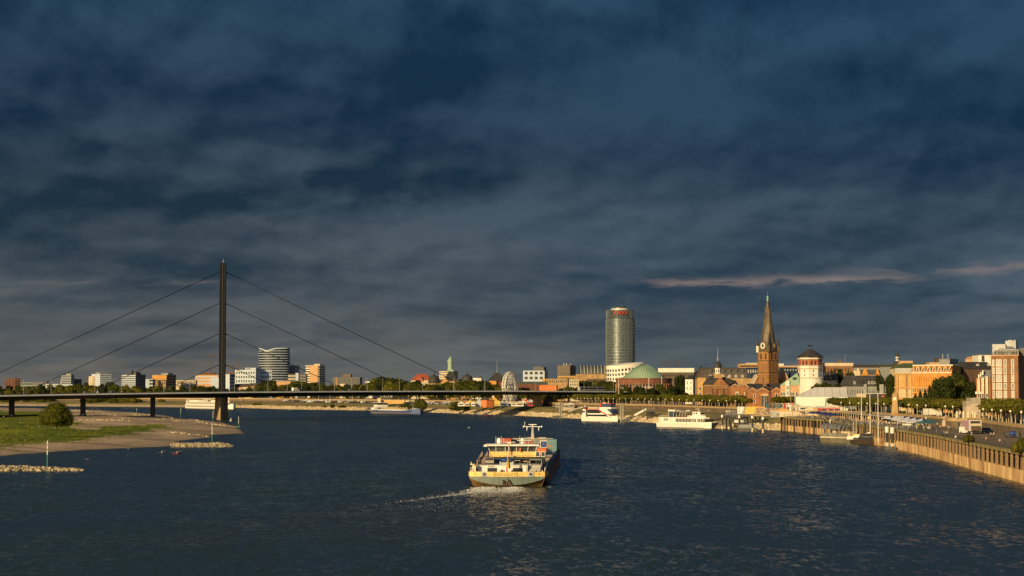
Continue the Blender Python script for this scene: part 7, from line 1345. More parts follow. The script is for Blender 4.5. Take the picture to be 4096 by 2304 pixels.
# small canopy boat at the quay
p0 = (X(3337,690),690); p1 = (X(3422,648),648); hd3 = -1.02; Ls = (p1[0]-p0[0])/cos(hd3)*1.0; Ls = 22; sb = thing('tour_boat','small old tour boat with a glazed arched canopy and raised white bow at the quay','boat',(X(3384,668),668,0),-.98); h2 = Ls/2; sb.scale = (1.05,1.1,1.42)
mk('hull',hullmb(Ls,5.0,1.5,.35,1.0,.8),mat('hull_olive',(.17,.15,.10),.7,var=.15),sb)
mb = MB(); R_2 = []
for s in (-1,1):
    R_2 = []
    for i in range(9):
        t = .62+.38*i/8; x = -h2+Ls*t; b = 2.5*(1 if t < .65 else max(.02,1-((t-.65)/.35)**2.1)); R_2.append([(x+.5*max(0,t-.8),s*(b+.04),.9+.9*(t-.62)),(x+.5*max(0,t-.8),s*(b+.05),1.7+1.2*max(0,(t-.6)/.4)**2)])
    q_ = ribbon(R_2 if s > 0 else R_2[::-1]); mb.add(q_.v,q_.f)
mk('bow_bulwark',mb,M_bw,sb)
mb = MB(); mb.box(-h2*.95,h2*.25,-2.55,2.55,1.2,1.5); mk('rubbing_strake',mb,M_cream,sb)
arcp = [(2.3*cos(pi*i/10), 3.4+1.5*sin(pi*i/10)) for i in range(11)]
mb = MB(); mb.prism_x([(y,z) for y,z in arcp],-h2*.92,-h2*.1); mk('canopy',mb,mat('canopy_dark',(.13,.13,.13),.4,var=.2),sb)
for x_ in (-.92,-.72,-.52,-.32,-.12,.05,.22): mb = MB(); mb.path([(h2*x_,y,z) for y,z in arcp],.07,4); mb.tube((h2*x_,-2.3,1.5),(h2*x_,-2.3,3.5),.06,4); mb.tube((h2*x_,2.3,1.5),(h2*x_,2.3,3.5),.06,4); mk('canopy_hoop',mb,M_steel,sb)
mb = MB(); mb.box(-h2*.9,h2*.2,-2.25,-2.2,1.5,2.5); mk('side_glass',mb,mat('boat_side_glass',(.22,.20,.16),.3),sb); mb = MB(); mb.box(-h2*.1,h2*.28,-1.6,1.6,1.4,2.9); mk('cabin',mb,M_cream,sb); mb = MB(); mb.box(-h2*.6,-h2*.45,-.5,.3,1.4,3.3); mk('helmsman_post',mb,M_cream,sb)
mb = MB(); mb.box(h2*.35,h2*.75,-.6,.6,1.6,2.3); mb.box(h2*.0,h2*.2,-1.65,-1.6,2.0,2.6); mk('deck_box',mb,M_yel,sb)
for x_, hh in ((.42,6.3),(.30,5.6)): mb = MB(); mb.tube((h2*x_,0,1.5),(h2*x_,0,hh),.06,4); mk('pole_mast',mb,FRW,sb)
# blue tanker
p0 = Vector((X(1506,1560),1560)); p1 = Vector((X(1682,1470),1470)); hd4 = heading(p0,p1); Lt = (p1-p0).length; tk = thing('blue_tanker','long low blue tanker passing close under the far bank with foam at its bow','tanker',((p0.x+p1.x)/2,(p0.y+p1.y)/2,0),hd4); h2 = Lt/2
mk('hull',hullmb(Lt,11,2.3,.06,1.6,.97),mat('tanker_blue',(.055,.10,.26),.5,var=.1),tk); mb = MB(); mb.box(-h2*.99,h2*.9,-5.45,5.45,-.2,.6); mk('boot_stripe',mb,mat('boot_brown',(.22,.14,.09),.7),tk)
mb = MB(); mb.box(-h2*.99,-h2*.84,-5.0,5.0,2.3,4.4); mk('aft_house',mb,M_bw,tk); mb = MB(); mb.box(-h2*.88,-h2*.70,-4.5,4.5,4.4,6.8); mk('wheelhouse',mb,M_bw,tk); mb = MB(); mb.box(-h2*.885,-h2*.695,-4.6,4.6,6.8,8.3); mk('wheelhouse_window',mb,GL,tk); mb = MB(); mb.box(-h2*.9,-h2*.69,-4.8,4.8,8.3,8.6); mk('wheelhouse_roof',mb,M_bw,tk)
for i in range(9): mb = MB(); x_ = -h2*.62+i*h2*.13; mb.box(x_,x_+h2*.09,-3,3,2.3,3.6); mb.tube((x_,-2,3.6),(x_+4,-2,5.0),.3,4); mb.tube((x_+6,-2,3.6),(x_+4,-2,5.0),.3,4); mk('tank_hatch',mb,M_cream,tk)
mb = MB(); mb.box(-h2*.65,h2*.7,-4.8,-4.5,2.3,3.0); mk('deck_pipe',mb,FRW,tk)
for i in range(5): mb = MB(); x_ = h2*(.72+i*.05); mb.box(x_,x_+1.4,-2.4,1.5,2.6,4.8-.2*i); mk('bow_winch',mb,FRW if i % 2 else M_blue,tk)
# white river cruiser
p0 = Vector((X(763,1960),1960)); p1 = Vector((X(936,1850),1850)); hd5 = heading(p0,p1); Lc = (p1-p0).length; rc = thing('river_cruiser','long white river cruise ship moored behind the bridge pier','cruise ship',((p0.x+p1.x)/2,(p0.y+p1.y)/2,0),hd5); h2 = Lc/2
mk('hull',hullmb(Lc,11,4.2,.07,1.0,.98,1),M_bw,rc); mb = MB(); mb.box(-h2*.97,h2*.62,-5.3,5.3,4.2,7.0); mk('cabin_deck',mb,M_bw,rc); mb = MB(); mb.box(-h2*.97,-h2*.35,-5,5,7.0,8.8); mb.box(h2*.2,h2*.62,-5,5,7.0,8.8); mk('upper_deck',mb,M_bw,rc)
mb = MB(); mb.box(0,1.6,-.06,.1,0,1.3); wmm = mesh('cabin_window', mb, GL)
for j, z_ in enumerate((1.6,4.9)):
    for i in range(30): ob('cabin_window',wmm,rc,(-h2*.93+i*h2*.051,-5.48 if j == 0 else -5.36,z_))
for i, x_ in enumerate((-.28,-.16,-.04)): mb = MB(); mb.cyl(h2*x_,0,7.0,9.3,.12,n=5); mb.lathe([(2.4,9.2),(.2,10.4)],8,h2*x_,0); mk('deck_parasol',mb,M_bw,rc)
mb = MB(); mb.box(h2*.64,h2*.94,-4,4,4.4,5.6); mk('bow_deck_clutter',mb,mat('clutter_violet',(.16,.14,.20),.8,var=.4,scale=1),rc); mb = MB(); mb.tube((h2*.80,0,4),(h2*.80,0,13),.5,6,r2=.35); mk('bow_mast',mb,FRW,rc)
mb = MB(); mb.box(-h2*.95,-h2*.8,-5.2,-5.0,7.2,7.9); mk('name_board',mb,M_dark,rc)
# ================================================================ people
M_skin = mat('skin', (.45,.25,.16), .6, var=0); M_hair = mat('hair', (.06,.04,.025), .8, var=0)
def skin(name, pts, edges):
    me = bpy.data.meshes.new(name); me.from_pydata([p[:3] for p in pts], edges, []); o = bpy.data.objects.new(name, me); C.objects.link(o)
    md = o.modifiers.new('s', 'SKIN'); sb_ = o.modifiers.new('d', 'SUBSURF'); sb_.levels = 1; sb_.render_levels = 1
    for v, p in zip(me.skin_vertices[0].data, pts): v.radius = (p[3], p[4] if len(p) > 4 else p[3])
    me.skin_vertices[0].data[0].use_root = True; bpy.context.view_layer.update()
    ev = o.evaluated_get(bpy.context.evaluated_depsgraph_get()); r = bpy.data.meshes.new_from_object(ev); r.name = name; bpy.data.objects.remove(o); return r
# joints: pelvis, waist, chest, neck, head, crown, nose, then arms and legs (x right, y forward)
def body(pose):
    P = [(0,0,.95,.15,.11),(0,0,1.12,.135,.10),(0,.01,1.34,.17,.11),(0,0,1.50,.06,.06),(0,.01,1.62,.085,.10),(0,0,1.72,.075,.085)]
    E = [(0,1),(1,2),(2,3),(3,4),(4,5)]
    def limb(root, pts):
        i = root
        for p in pts: P.append(p); E.append((i, len(P)-1)); i = len(P)-1
    st, arm = pose
    for s in (-1,1):
        ax, ay = (.30, .05) if arm == 'down' else (.24, .30) if arm == 'rail' else (.28, .12)
        k = s*(.10 if arm == 'swing' else 0)
        limb(2, [(s*.19,0,1.40,.06),(s*ax,ay*.4+k,1.14,.045),(s*(ax-.02),ay+k*1.5,.90 if arm != 'rail' else 1.08,.035),(s*(ax-.02),ay+.05+k*1.6,.82 if arm != 'rail' else 1.08,.035)])
        if st == 'sit': limb(0, [(s*.10,.08,.90,.09),(s*.12,.48,.92,.07),(s*.12,.52,.50,.05),(s*.12,.66,.46,.04)])
        else:
            d = s*(.22 if st == 'walk' else .02)
            limb(0, [(s*.10,0,.86,.09),(s*.11,d*.5+.03,.48,.065),(s*.12,d,.08,.045),(s*.12,d+.15,.04,.04)])
    return skin('person', P, E)
POSES = [body(('stand','down')), body(('walk','swing')), body(('stand','rail')), body(('sit','rail'))]
CL = [((.62,.60,.56),'white'),((.05,.05,.06),'black'),((.40,.08,.06),'red'),((.10,.14,.25),'navy'),((.45,.28,.25),'pink'),((.25,.25,.25),'grey'),((.42,.33,.20),'beige'),((.55,.35,.10),'ochre')]
TR = [(.035,.04,.06),(.12,.10,.08),(.30,.27,.22),(.02,.02,.02)]
PM = {}
def person_mesh(pi_, ci, ti):
    k = (pi_, ci, ti)
    if k not in PM:
        me = POSES[pi_].copy(); me.materials.clear()
        for m in (mat('top_'+CL[ci][1], CL[ci][0], .8, var=0), mat('trousers_%d' % ti, TR[ti], .8, var=0), M_skin, M_hair): me.materials.append(m)
        for p in me.polygons:
            z = p.center.z; x = abs(p.center.x)
            p.material_index = 3 if z > 1.66 or (z > 1.56 and p.center.y < -.03) else 2 if z > 1.49 or (x > .17 and z < .92 and POSES[pi_] != POSES[3]) else 0 if z > .93 or (x > .2 and z > .9) else 1
        me.polygons.foreach_set('use_smooth', [True]*len(me.polygons)); PM[k] = me
    return PM[k]
rp = random.Random(5)
def person(x, y, z, label, pose=None, ci=None, rz=None, group=None, ti=None, s=None):
    p_ = rp.randrange(2) if pose is None else pose; c_ = rp.randrange(8) if ci is None else ci
    o = tag(ob('person', person_mesh(p_, c_, rp.randrange(4) if ti is None else ti), None, (x, y, z), rp.uniform(0, 6.28) if rz is None else rz), label, 'person', group); s = s or rp.uniform(.93,1.06); o.scale = (s,s,s); return o
def qp(px, py, z=QZ): d = Dz(py, z); return X(px, d), d
for px, py, lb, po, ci, rz in ((3881,1750,'man in light grey top standing on the quay in front of the white van',0,5,0),(3943,1762,'man in dark clothes walking on the quay, nearest the pink dressed woman',1,1,0),(3940,1773,'woman in pink top walking by the quay railing',1,4,.4),(3952,1757,'person in dark clothes in the middle of the walking group on the quay',1,1,.2),(3959,1754,'person in white trousers and grey top walking on the quay',1,5,.2),(3970,1752,'person in beige with bag at the end of the walking group',1,6,0),
     (3958,1731,'person in white top near the grey car on the quay',0,0,0),(3993,1782,'cyclist in pink top riding along the quay railing',3,4,-.3),(4010,1784,'cyclist in dark top riding along the quay railing',3,1,-.3),(3767,1747,'person in black leaning on the railing, nearest the boats',2,1,2.0),(3772,1747,'person in grey leaning on the railing next to one in black',2,5,2.0),(3780,1748,'person in white leaning on the quay railing',2,0,2.0),(3786,1749,'person in pink leaning on the quay railing at the end of the group',2,4,2.0),
     (3801,1728,'person in black standing by the masonry wall, with a light bag',0,1,0),(3812,1726,'second person in black near the masonry wall',0,1,0),(3709,1726,'person in white top standing on the quay by the grey barrier',0,0,0),(3742,1736,'person in dark clothes walking behind the railing between grey barrier and leaning group',1,3,0),(3818,1760,'person in white sitting on top of the quay wall',3,0,2.2)):
    x, y = qp(px, py); z = QZ
    if po == 3 and 'cyclist' in lb: z += .05
    if 'sitting on top' in lb: z = 5.85
    person(x, y, z, lb, po, ci, rz)
bk = []
for px, py, lb in ((3993,1782,'bicycle under the rider in pink'),(4010,1784,'bicycle under the rider in dark top')):
    x, y = qp(px, py); b = thing('bicycle', lb, 'bicycle', (x, y, QZ), 1.2); mb = MB()
    fr = [(-.5,0,.34),(-.15,0,.34),(-.3,0,.85),(.35,0,.8),(.55,0,.34),(.4,0,1.05)]; mb.path([fr[0],fr[1],fr[2],fr[3],fr[1]],.02,4); mb.path([fr[4],fr[3],fr[5]],.02,4); mk('frame',mb,M_dark,b); mb = MB(); mb.box(-.45,-.18,-.07,.07,.86,.92); mk('saddle',mb,M_dark,b)
    for x_ in (-.5,.55): mb = MB(); mb.path([(x_+.34*cos(q*pi/6),0,.34+.34*sin(q*pi/6)) for q in range(13)],.02,4); mk('wheel',mb,TYRE,b)
def wallrow(D):                                    # shore x and promenade wall x at a distance
    def xi(poly):
        for a, b in zip(poly, poly[1:]):
            if min(a[1],b[1]) <= D <= max(a[1],b[1]) and a[1] != b[1]: return lerp(a[0], b[0], (D-a[1])/(b[1]-a[1]))
        return 0
    return xi([s for s, w in ST]), xi(WP)
def crowd(n, d0, d1, t0, t1, z, label, grp, pose=None, off=None):
    for i in range(n):
        D = rp.uniform(d0, d1); a, b = wallrow(D); x = lerp(a, b, rp.uniform(t0, t1)) if off is None else b+rp.uniform(*off)
        person(x, D, z, label, pose, None, None, grp)
crowd(130, 640, 860, .08, .50, QZ, 'person among the crowd of guests on the riverside terrace along the quay wall', 'crowd on the riverside terrace')
crowd(28, 590, 660, .25, .85, QZ, 'person among the guests near the blue and white parasols', 'guests at the parasols')
crowd(26, 890, 1180, .62, .95, QZ, 'small figure strolling on the lower path behind the white excursion boat', 'walkers on the lower path')
crowd(20, 500, 860, 0, 1, UZ, 'small figure among the plane tree trunks on the promenade', 'walkers under the plane trees', off=(2,18))
crowd(8, 900, 1350, 0, 1, UZ, 'small figure under the long far row of plane trees', 'walkers under the far plane trees', off=(2,14))
crowd(16, 1400, 1560, .62, .98, QZ, 'tiny figure visiting the fair stalls by the ferris wheel', 'visitors of the fair')
def landp(px, py, z0=1.6):
    d = Dz(py, z0)
    for _ in range(6): z = lz(X(px, d), d); d = Dz(py, z)
    return X(px, d), d, lz(X(px, d), d)
for px, py, lb, c_ in ((751,1712,'person in dark coat walking alone on the gravel spit',1),(161,1717,'person standing in the meadow beside the willow',3),(191,1719,'second person on the meadow, just left of the willow',1),(20,1674,'person on the meadow path near the first bridge column',0),(60,1655,'tiny person on the far meadow near the bridge column',5),(115,1656,'tiny person on the far meadow under the bridge',3)):
    x, y, z = landp(px, py, 2.5); person(x, y, z, lb, 1, c_)
# ================================================================ seating steps, painted wall, terraces
D = 940; st_ = thing('seating_steps','broad steps full of seated people between painted wall and grey kiosk','steps',(X(3003,D),D-12,QZ),-.12); w = X(3112,D)-X(3003,D)
for i in range(6): mb = MB(); mb.box(0,w,i*2.0,(i+1)*2.0,-.2,(i+1)*.46); mk('step',mb,M_cope,st_)
for i in range(50):
    k = rp.randrange(6); lx_, ly_ = rp.uniform(.3, w-.3), k*2+.7; c_, s__ = cos(-.12), sin(-.12)
    person(X(3003,D)+lx_*c_-ly_*s__, D-12+lx_*s__+ly_*c_, QZ+(k+1)*.46-.80, 'person sitting in the dense crowd on the seating steps', 3, None, pi+rp.uniform(-.4,.4), 'people seated on the steps')
pw = thing('painted_wall','retaining wall painted pale blue, yellow and orange behind the landing stage','painted wall',(X(2947,985),985,QZ),-.20); D = 975; w = X(3066,D)-X(2947,985); hh = 4.0
cs_ = [0,.22,.30,.62,.78,1.0]; pmx = [mat('mural_blue',(.55,.60,.58),.8),mat('mural_speckled',(.45,.42,.30),.8,scale=4,col2=(.20,.16,.08)),mat('mural_yellow',(.72,.47,.10),.8),mat('mural_amber',(.70,.36,.08),.8),mat('mural_orange',(.66,.28,.09),.8)]
for i in range(5): mb = MB(); o = .07; a0_, a1_ = cs_[i]*w, cs_[i+1]*w; sl_ = .05*w; mb.hexa([(a0_-(sl_ if i else 0),0,-.3),(a1_-(sl_ if i < 4 else 0),0,-.3),(a1_-(sl_ if i < 4 else 0),.4,-.3),(a0_-(sl_ if i else 0),.4,-.3)],[(a0_+(sl_ if i else 0),0,hh),(a1_+(sl_ if i < 4 else 0),0,hh),(a1_+(sl_ if i < 4 else 0),.4,hh),(a0_+(sl_ if i else 0),.4,hh)]); mk('painted_panel',mb,pmx[i],pw)
tw = thing('terrace_wall','orange and cream stepped terrace wall with railings right of the seating steps','terrace wall',(X(3112,905),905,QZ),-.16); D = 900; w = X(3222,D)-X(3112,905)
mb = MB(); mb.box(0,w,0,.5,-.3,2.4); mk('lower_wall',mb,M_cream,tw); mb = MB(); mb.box(0,w*.35,.6,1.2,2.0,3.6); mk('orange_wall',mb,pmx[4],tw)
for x_ in (.40,.62,.80): mb = MB(); mb.box(w*x_,w*(x_+.09),.6,1.4,1.6,4.6); mk('pier',mb,M_cream,tw)
mb = MB(); mb.box(0,w,.9,1.0,3.3,3.5); mb.box(w*.1,w,.9,1.0,4.3,4.4)
for i in range(22): mb.tube((w*i/22,.95,2.4),(w*i/22,.95,4.4),.05,4)
mk('railing',mb,M_dark,tw)
tw2 = thing('long_terrace_parapet','long cream parapet of the upper terrace below the white tent','parapet',(X(3218,880),880,UZ-.5),-.16); w = X(3312,850)-X(3218,880); mb = MB(); mb.box(0,w,0,.5,-1.5,2.1); mk('parapet',mb,M_cream,tw2); mb = MB(); mb.box(w*.62,w*.99,-.05,.1,.4,2.1); mk('orange_patch',mb,M_pink,tw2)
# stalls and parasols
def stall(px, D, z, w, h, m1, m2, label, grp=None, kind='tent'):
    s = thing('market_stall', label, 'stall', (X(px,D), D, z), 0, grp); mb = MB(); mb.box(-w/2,w/2,-w*.4,w*.4,0,h*.62); mk('body',mb,m1,s); mb = MB()
    if kind == 'tent': mb.hexa([(-w*.54,-w*.44,h*.62),(w*.54,-w*.44,h*.62),(w*.54,w*.44,h*.62),(-w*.54,w*.44,h*.62)],[(-w*.08,-w*.05,h),(w*.08,-w*.05,h),(w*.08,w*.05,h),(-w*.08,w*.05,h)])
    else: mb.box(-w*.54,w*.54,-w*.44,w*.44,h*.62,h*.72)
    mk('roof',mb,m2,s); mb = MB(); mb.box(-w*.38,w*.38,-w*.42,-w*.39,h*.25,h*.52); mk('counter_opening',mb,M_dark,s); return s
M_w2 = mat('stall_white', (.72,.70,.66), .6, var=.05); M_rs = mat('stall_red', (.55,.05,.04), .6, var=0); M_ys = mat('stall_yellow', (.75,.52,.08), .6, var=.1); M_os = mat('stall_orange', (.72,.22,.07), .6, var=.05); M_ps = mat('stall_pink', (.65,.22,.25), .6, var=0); M_ls = mat('stall_blue', (.45,.52,.58), .6, var=.05)
for px, D, w, h, a, b, lb, kd in ((3155,925,4,3.2,M_cream,M_w2,'cream domed stall next to the red closed parasols','tent'),(3185,915,4.5,3.4,M_cream,M_cream,'larger cream stall in front of the tent corner','tent'),(3212,900,5,3.2,M_w2,M_cream,'flat cream stall on the terrace below the tent wall','flat'),(3262,890,5,3.4,M_w2,M_w2,'white box stall with dark hatch before the tent wall','flat'),(3290,880,5,3.2,M_w2,M_metal,'white stall with grey roof before the tent wall','flat'),(3318,870,5,3.8,M_w2,M_w2,'white marquee stall at the start of the plane trees','tent'),(3322,850,4,3.0,M_ps,M_rs,'pink and red stall at the start of the plane trees','flat'),(3344,846,3,3.2,M_ps,M_ps,'bright pink stall beside the first plane tree','flat'),(3303,858,7,2.4,M_rs,M_rs,'long red counter stall above the dark parasols','flat')):
    stall(px, D, UZ, w, h, a, b, lb, None, kd)
def parasol_closed(px, D, z, h, m, label, grp):
    p = thing('closed_parasol', label, 'parasol', (X(px,D), D, z), 0, grp); mb = MB(); mb.cyl(0,0,0,h,.05,n=6); mk('pole',mb,FRW,p); mb = MB(); mb.lathe([(.10,h*.25),(.36,h*.30),(.30,h*.55),(.34,h*.75),(.16,h*.93),(.05,h)],8); mk('folded_canopy',mb,m,p); return p
M_teal2 = mat('parasol_teal', (.05,.16,.18), .7, var=.1); M_beige = mat('parasol_beige', (.66,.56,.42), .8, var=.08); M_rp = mat('parasol_red', (.55,.05,.03), .7, var=.1)
for i, px in enumerate((3064,3070,3077,3086,3093,3099,3106,3113,3120)): parasol_closed(px, 955+rp.uniform(-6,6), UZ, 3.6, M_teal2, '%s closed teal parasol of the group below the brick gables' % nth(i), 'closed teal parasols')
for i, (px, D) in enumerate(((3133,925),(3139,905),(3146,930),(3169,930))): parasol_closed(px, D, UZ, 4.0, M_rp, '%s closed red parasol beside the small plane tree clump' % nth(i), 'closed red parasols')
for i, px in enumerate((3824,3837,3850,3869,3886,3896)):
    o = parasol_closed(px, 617-(1 if i in (0,5) else 0)+(2 if i in (1,4) else 0), PZ-.9, 3.4, M_beige, '%s closed beige parasol on the round bastion' % nth(i), 'closed parasols on the bastion'); o.scale = (1.35,1.35,1.0)
parasol_closed(3700, 632, QZ, 3.9, M_beige, 'tall closed white parasol at the end of the striped parasols', None)
def parasol_open(px, py, z, r_, m, m2, label, grp, n=4):
    d = Dz(py, z+2.9); p = thing('open_parasol', label, 'parasol', (X(px,d), d, z), .5, grp); mb = MB(); mb.cyl(0,0,0,2.8,.06,n=6); mk('pole',mb,FRW,p); mb = MB(); mb.lathe([(r_*1.41,2.35),(r_*1.41,2.45),(.15,3.3)],n,ph=pi/4); mb.m[:] = [0 if i % 4 in (0,1) else 1 for i in range(len(mb.m))]; mk('canopy',mb,[m,m2],p); return p
M_pwh = mat('parasol_white', (.66,.67,.72), .7, var=.04); M_pbl = mat('parasol_blue', (.03,.04,.16), .7, var=0)
for i, (px, py) in enumerate(((3560,1668),(3585,1670),(3612,1668),(3600,1675),(3636,1671),(3630,1680),(3660,1675),(3662,1684),(3688,1678),(3692,1686),(3716,1682))):
    parasol_open(px, py, QZ, 2.5, M_pwh if i < 9 else M_teal2, M_pbl if i % 2 == 0 and i < 9 else (M_pwh if i < 9 else M_teal2), '%s open %s parasol of the cluster on the lower quay' % (nth(i), 'blue and white' if i < 9 else 'teal'), 'open parasols on the lower quay')
for i, (px, py) in enumerate(((3250,1649),(3272,1648),(3296,1651),(3318,1654),(3332,1657))): parasol_open(px, py, QZ, 2.9, M_pbl, M_pbl, '%s navy open parasol above the terrace crowd' % nth(i), 'navy parasols over the terrace')
pg = thing('pergola','pale timber pergola over the terrace crowd','pergola',(X(3190,860),860,QZ),-1.25)
mb = MB(); Lp_ = 62
for i in range(14): mb.box(i*Lp_/14,i*Lp_/14+.25,-3.2,3.2,3.1,3.35)
mb.box(0,Lp_,-3,-2.8,2.9,3.1); mb.box(0,Lp_,2.8,3,2.9,3.1); mk('beams',mb,mat('pergola_timber',(.40,.32,.20),.8,var=.1),pg)
for i in range(7):
    for y_ in (-2.9,2.9): mb = MB(); mb.box(i*Lp_/6.5,i*Lp_/6.5+.2,y_-.1,y_+.1,0,2.9); mk('post',mb,MATS['pergola_timber'],pg)
ax, ay = X(3345,862)-1, 862; bx, by = X(3592,688)-2.5, 688; an = atan2(by-ay,bx-ax); Ln = sqrt((bx-ax)**2+(by-ay)**2)
lc = thing('long_canopy_building','long low restaurant pavilion with a flat beige roof along the promenade wall','pavilion',(ax,ay,QZ),an); mb = MB(); mb.box(-.5,Ln,-3.2,3.2,2.75,3.1); mk('flat_roof',mb,mat('canopy_beige',(.52,.43,.33),.8,var=.1),lc); mb = MB(); mb.box(0,Ln-.5,1.2,3.0,0,2.75); mk('back_wall',mb,M_brown,lc)
for i in range(24): mb = MB(); mb.box(i*Ln/24,i*Ln/24+.22,-2.9,-2.7,0,2.75); mk('post',mb,M_cream,lc)
tb_ = MB(); tb_.box(-.5,.5,-.5,.5,.72,.76); tb_.cyl(0,0,0,.72,.06,n=5); tb_.cyl(0,0,0,.04,.3,n=6)
tbm = mesh('terrace_table', tb_, M_cream)
for i in range(26): D = rp.uniform(600,850); a, b = wallrow(D); tag(ob('terrace_table',tbm,None,(lerp(a,b,rp.uniform(.12,.6)),D,QZ)),'small pale round table among the terrace guests','table','terrace tables')
# ---- stone sculpture, white truck on the promenade, containers
D = 655; sc_ = thing('stone_sculpture','pale stone sculpture on a pedestal at the top of the ramp by the bastion','sculpture',(X(3776,D),D,QZ)); mb = MB(); mb.hexa([(-1.1,-.8,0),(1.1,-.8,0),(1.1,.8,0),(-1.1,.8,0)],[(-.9,-.6,2.2),(.9,-.6,2.2),(.9,.6,2.2),(-.9,.6,2.2)]); mk('pedestal',mb,M_conc,sc_); mb = MB(); mb.ball((0,0,2.9),.7,8,6); mb.ball((.5,0,3.5),.42,8,6); mb.tube((-.4,0,2.8),(-1.2,0,3.3),.2,6,r2=.1); mb.tube((.3,0,2.6),(1.0,0,2.3),.22,6); mk('figure',mb,M_conc,sc_)
def boxtruck(px, D, z, L_, Hh, label, rz=0.0, col=M_bw):
    t = thing('box_truck', label, 'truck', (X(px,D), D, z), rz); mb = MB(); mb.box(-L_/2,L_/2-2.0,-1.2,1.2,.9,Hh); mk('cargo_box',mb,col,t); mb = MB(); mb.prism_y([(L_/2-1.9,.5),(L_/2,.5),(L_/2,1.6),(L_/2-.4,2.6),(L_/2-1.9,2.6)],-1.15,1.15); mk('cab',mb,col,t); mb = MB(); mb.prism_y([(L_/2-.02,1.55),(L_/2+.03,1.6),(L_/2-.37,2.5),(L_/2-.42,2.45)],-1.0,1.0); mk('windscreen',mb,GL,t)
    for x_ in (-L_*.28,L_*.36):
        for y_ in (-1.05,1.05): mb = MB(); mb.cyl(0,0,-.15,.15,.45,n=12); o = mk('wheel',mb,TYRE,t,(x_,y_,.45)); o.rotation_euler = (pi/2,0,0)
    return t
boxtruck(3726,700,UZ,4.6+2,3.2,'white box truck parked on the promenade behind the parasols',.15)
# van, open truck, car, trailer on the lower quay
x, y = qp(3862,1734); v = thing('parked_van','white delivery van parked on the quay beside the open box truck','van',(x,y,QZ),-pi/2+.35); car_parts(v, mat('van_white',(.75,.72,.66),.35,var=0), 5.0, 1.95, 2.0, True)
x, y = qp(3904,1736); D = y+2; tr_ = thing('open_box_truck','box truck seen from behind with its rear shutter open','truck',(x,D,QZ),.12); k_ = D/F
mb = MB(); mb.box(-1.75,1.75,0.1,7,.9,4.0); mb.box(-1.8,-1.55,-.05,.1,.85,4.05); mb.box(1.55,1.8,-.05,.1,.85,4.05); mb.box(-1.55,1.55,-.05,.1,3.8,4.05); mk('cargo_box',mb,mat('truck_white',(.66,.62,.58),.5,var=.05),tr_)
mb = MB(); mb.box(-1.5,1.5,.02,.09,3.05,3.75); mk('dark_gap',mb,M_dark,tr_); mb = MB(); mb.box(-1.5,1.5,-.04,.06,2.35,3.05); mk('shutter',mb,M_cream,tr_); mb = MB(); mb.box(-1.35,1.35,-.5,.0,1.0,2.3)
for i in range(7): mb.box(-1.3+i*.4,-1.25+i*.4,-.55,-.5,1.0,2.3)
mk('stacked_crates',mb,M_brown,tr_); mb = MB(); mb.box(-1.3,1.3,.5,6.5,.4,.9); mk('chassis',mb,M_dark,tr_); mb = MB(); mb.box(-1.82,-1.76,.6,6.8,1.1,3.9); mk('side_graphic',mb,mat('truck_graphic',(.30,.28,.42),.5,scale=.5,col2=(.55,.25,.2)),tr_)
mb = MB(); mb.box(-1.2,1.2,7,9,.5,2.9); mk('cab',mb,MATS['truck_white'],tr_)
for x_ in (-1.35,1.35):
    for y_ in (1.8,7.8): mb = MB(); mb.cyl(0,0,-.16,.16,.48,n=12); o = mk('wheel',mb,TYRE,tr_,(x_,y_,.48)); o.rotation_euler = (0,pi/2,0)
x, y = qp(3944,1732); v = thing('parked_car','blue-grey car parked on the quay next to the open box truck','car',(x,y,QZ),-pi/2+.25); car_parts(v, mat('car_bluegrey',(.12,.15,.18),.3,metal=.4,var=0), 4.5, 1.85, 1.6)
x, y = qp(4036,1750); v = thing('covered_trailer','black trailer with a blue tarpaulin standing on the lower quay','trailer',(x,y,QZ),-.1); mb = MB(); mb.box(-1.6,-.3,-.9,.9,.4,1.5); mb.box(-1.6,1.7,-.8,.8,.35,.5); mk('black_box',mb,M_dark,v); mb = MB(); mb.lathe([(.1,-.9),(.7,-.8),(.8,0),(.7,.8),(.1,.9)],8); mb.tf(Matrix.Translation((.6,0,1.05)) @ Matrix.Rotation(pi/2,4,'Y')); mk('tarpaulin',mb,M_blue,v)
for x_ in (-1.0,.9):
    for y_ in (-.85,.85): mb = MB(); mb.cyl(0,0,-.1,.1,.3,n=10); o = mk('wheel',mb,TYRE,v,(x_,y_,.3)); o.rotation_euler = (pi/2,0,0)
for px, D, ww, hh, lb in ((3947,585,.8,2.3,'narrow dark door in the quay retaining wall'),(3962,572,1.4,2.4,'wide dark opening in the quay retaining wall behind the car'),(4061,512,.6,1.6,'small dark door beside the blue tarpaulin'),(4082,503,.8,2.0,'dark door in the wall at the lower right'),(3826,612,.4,2.2,'tall dark slot in the bastion wall')):
    a, b = wallrow(D); xx = X(px, D) ; tag(mk('wall_opening', MB().box(-ww/2,ww/2,-.1,.6,0,hh), M_dark, None, (xx, D-2.2, QZ), .9), lb, 'door')
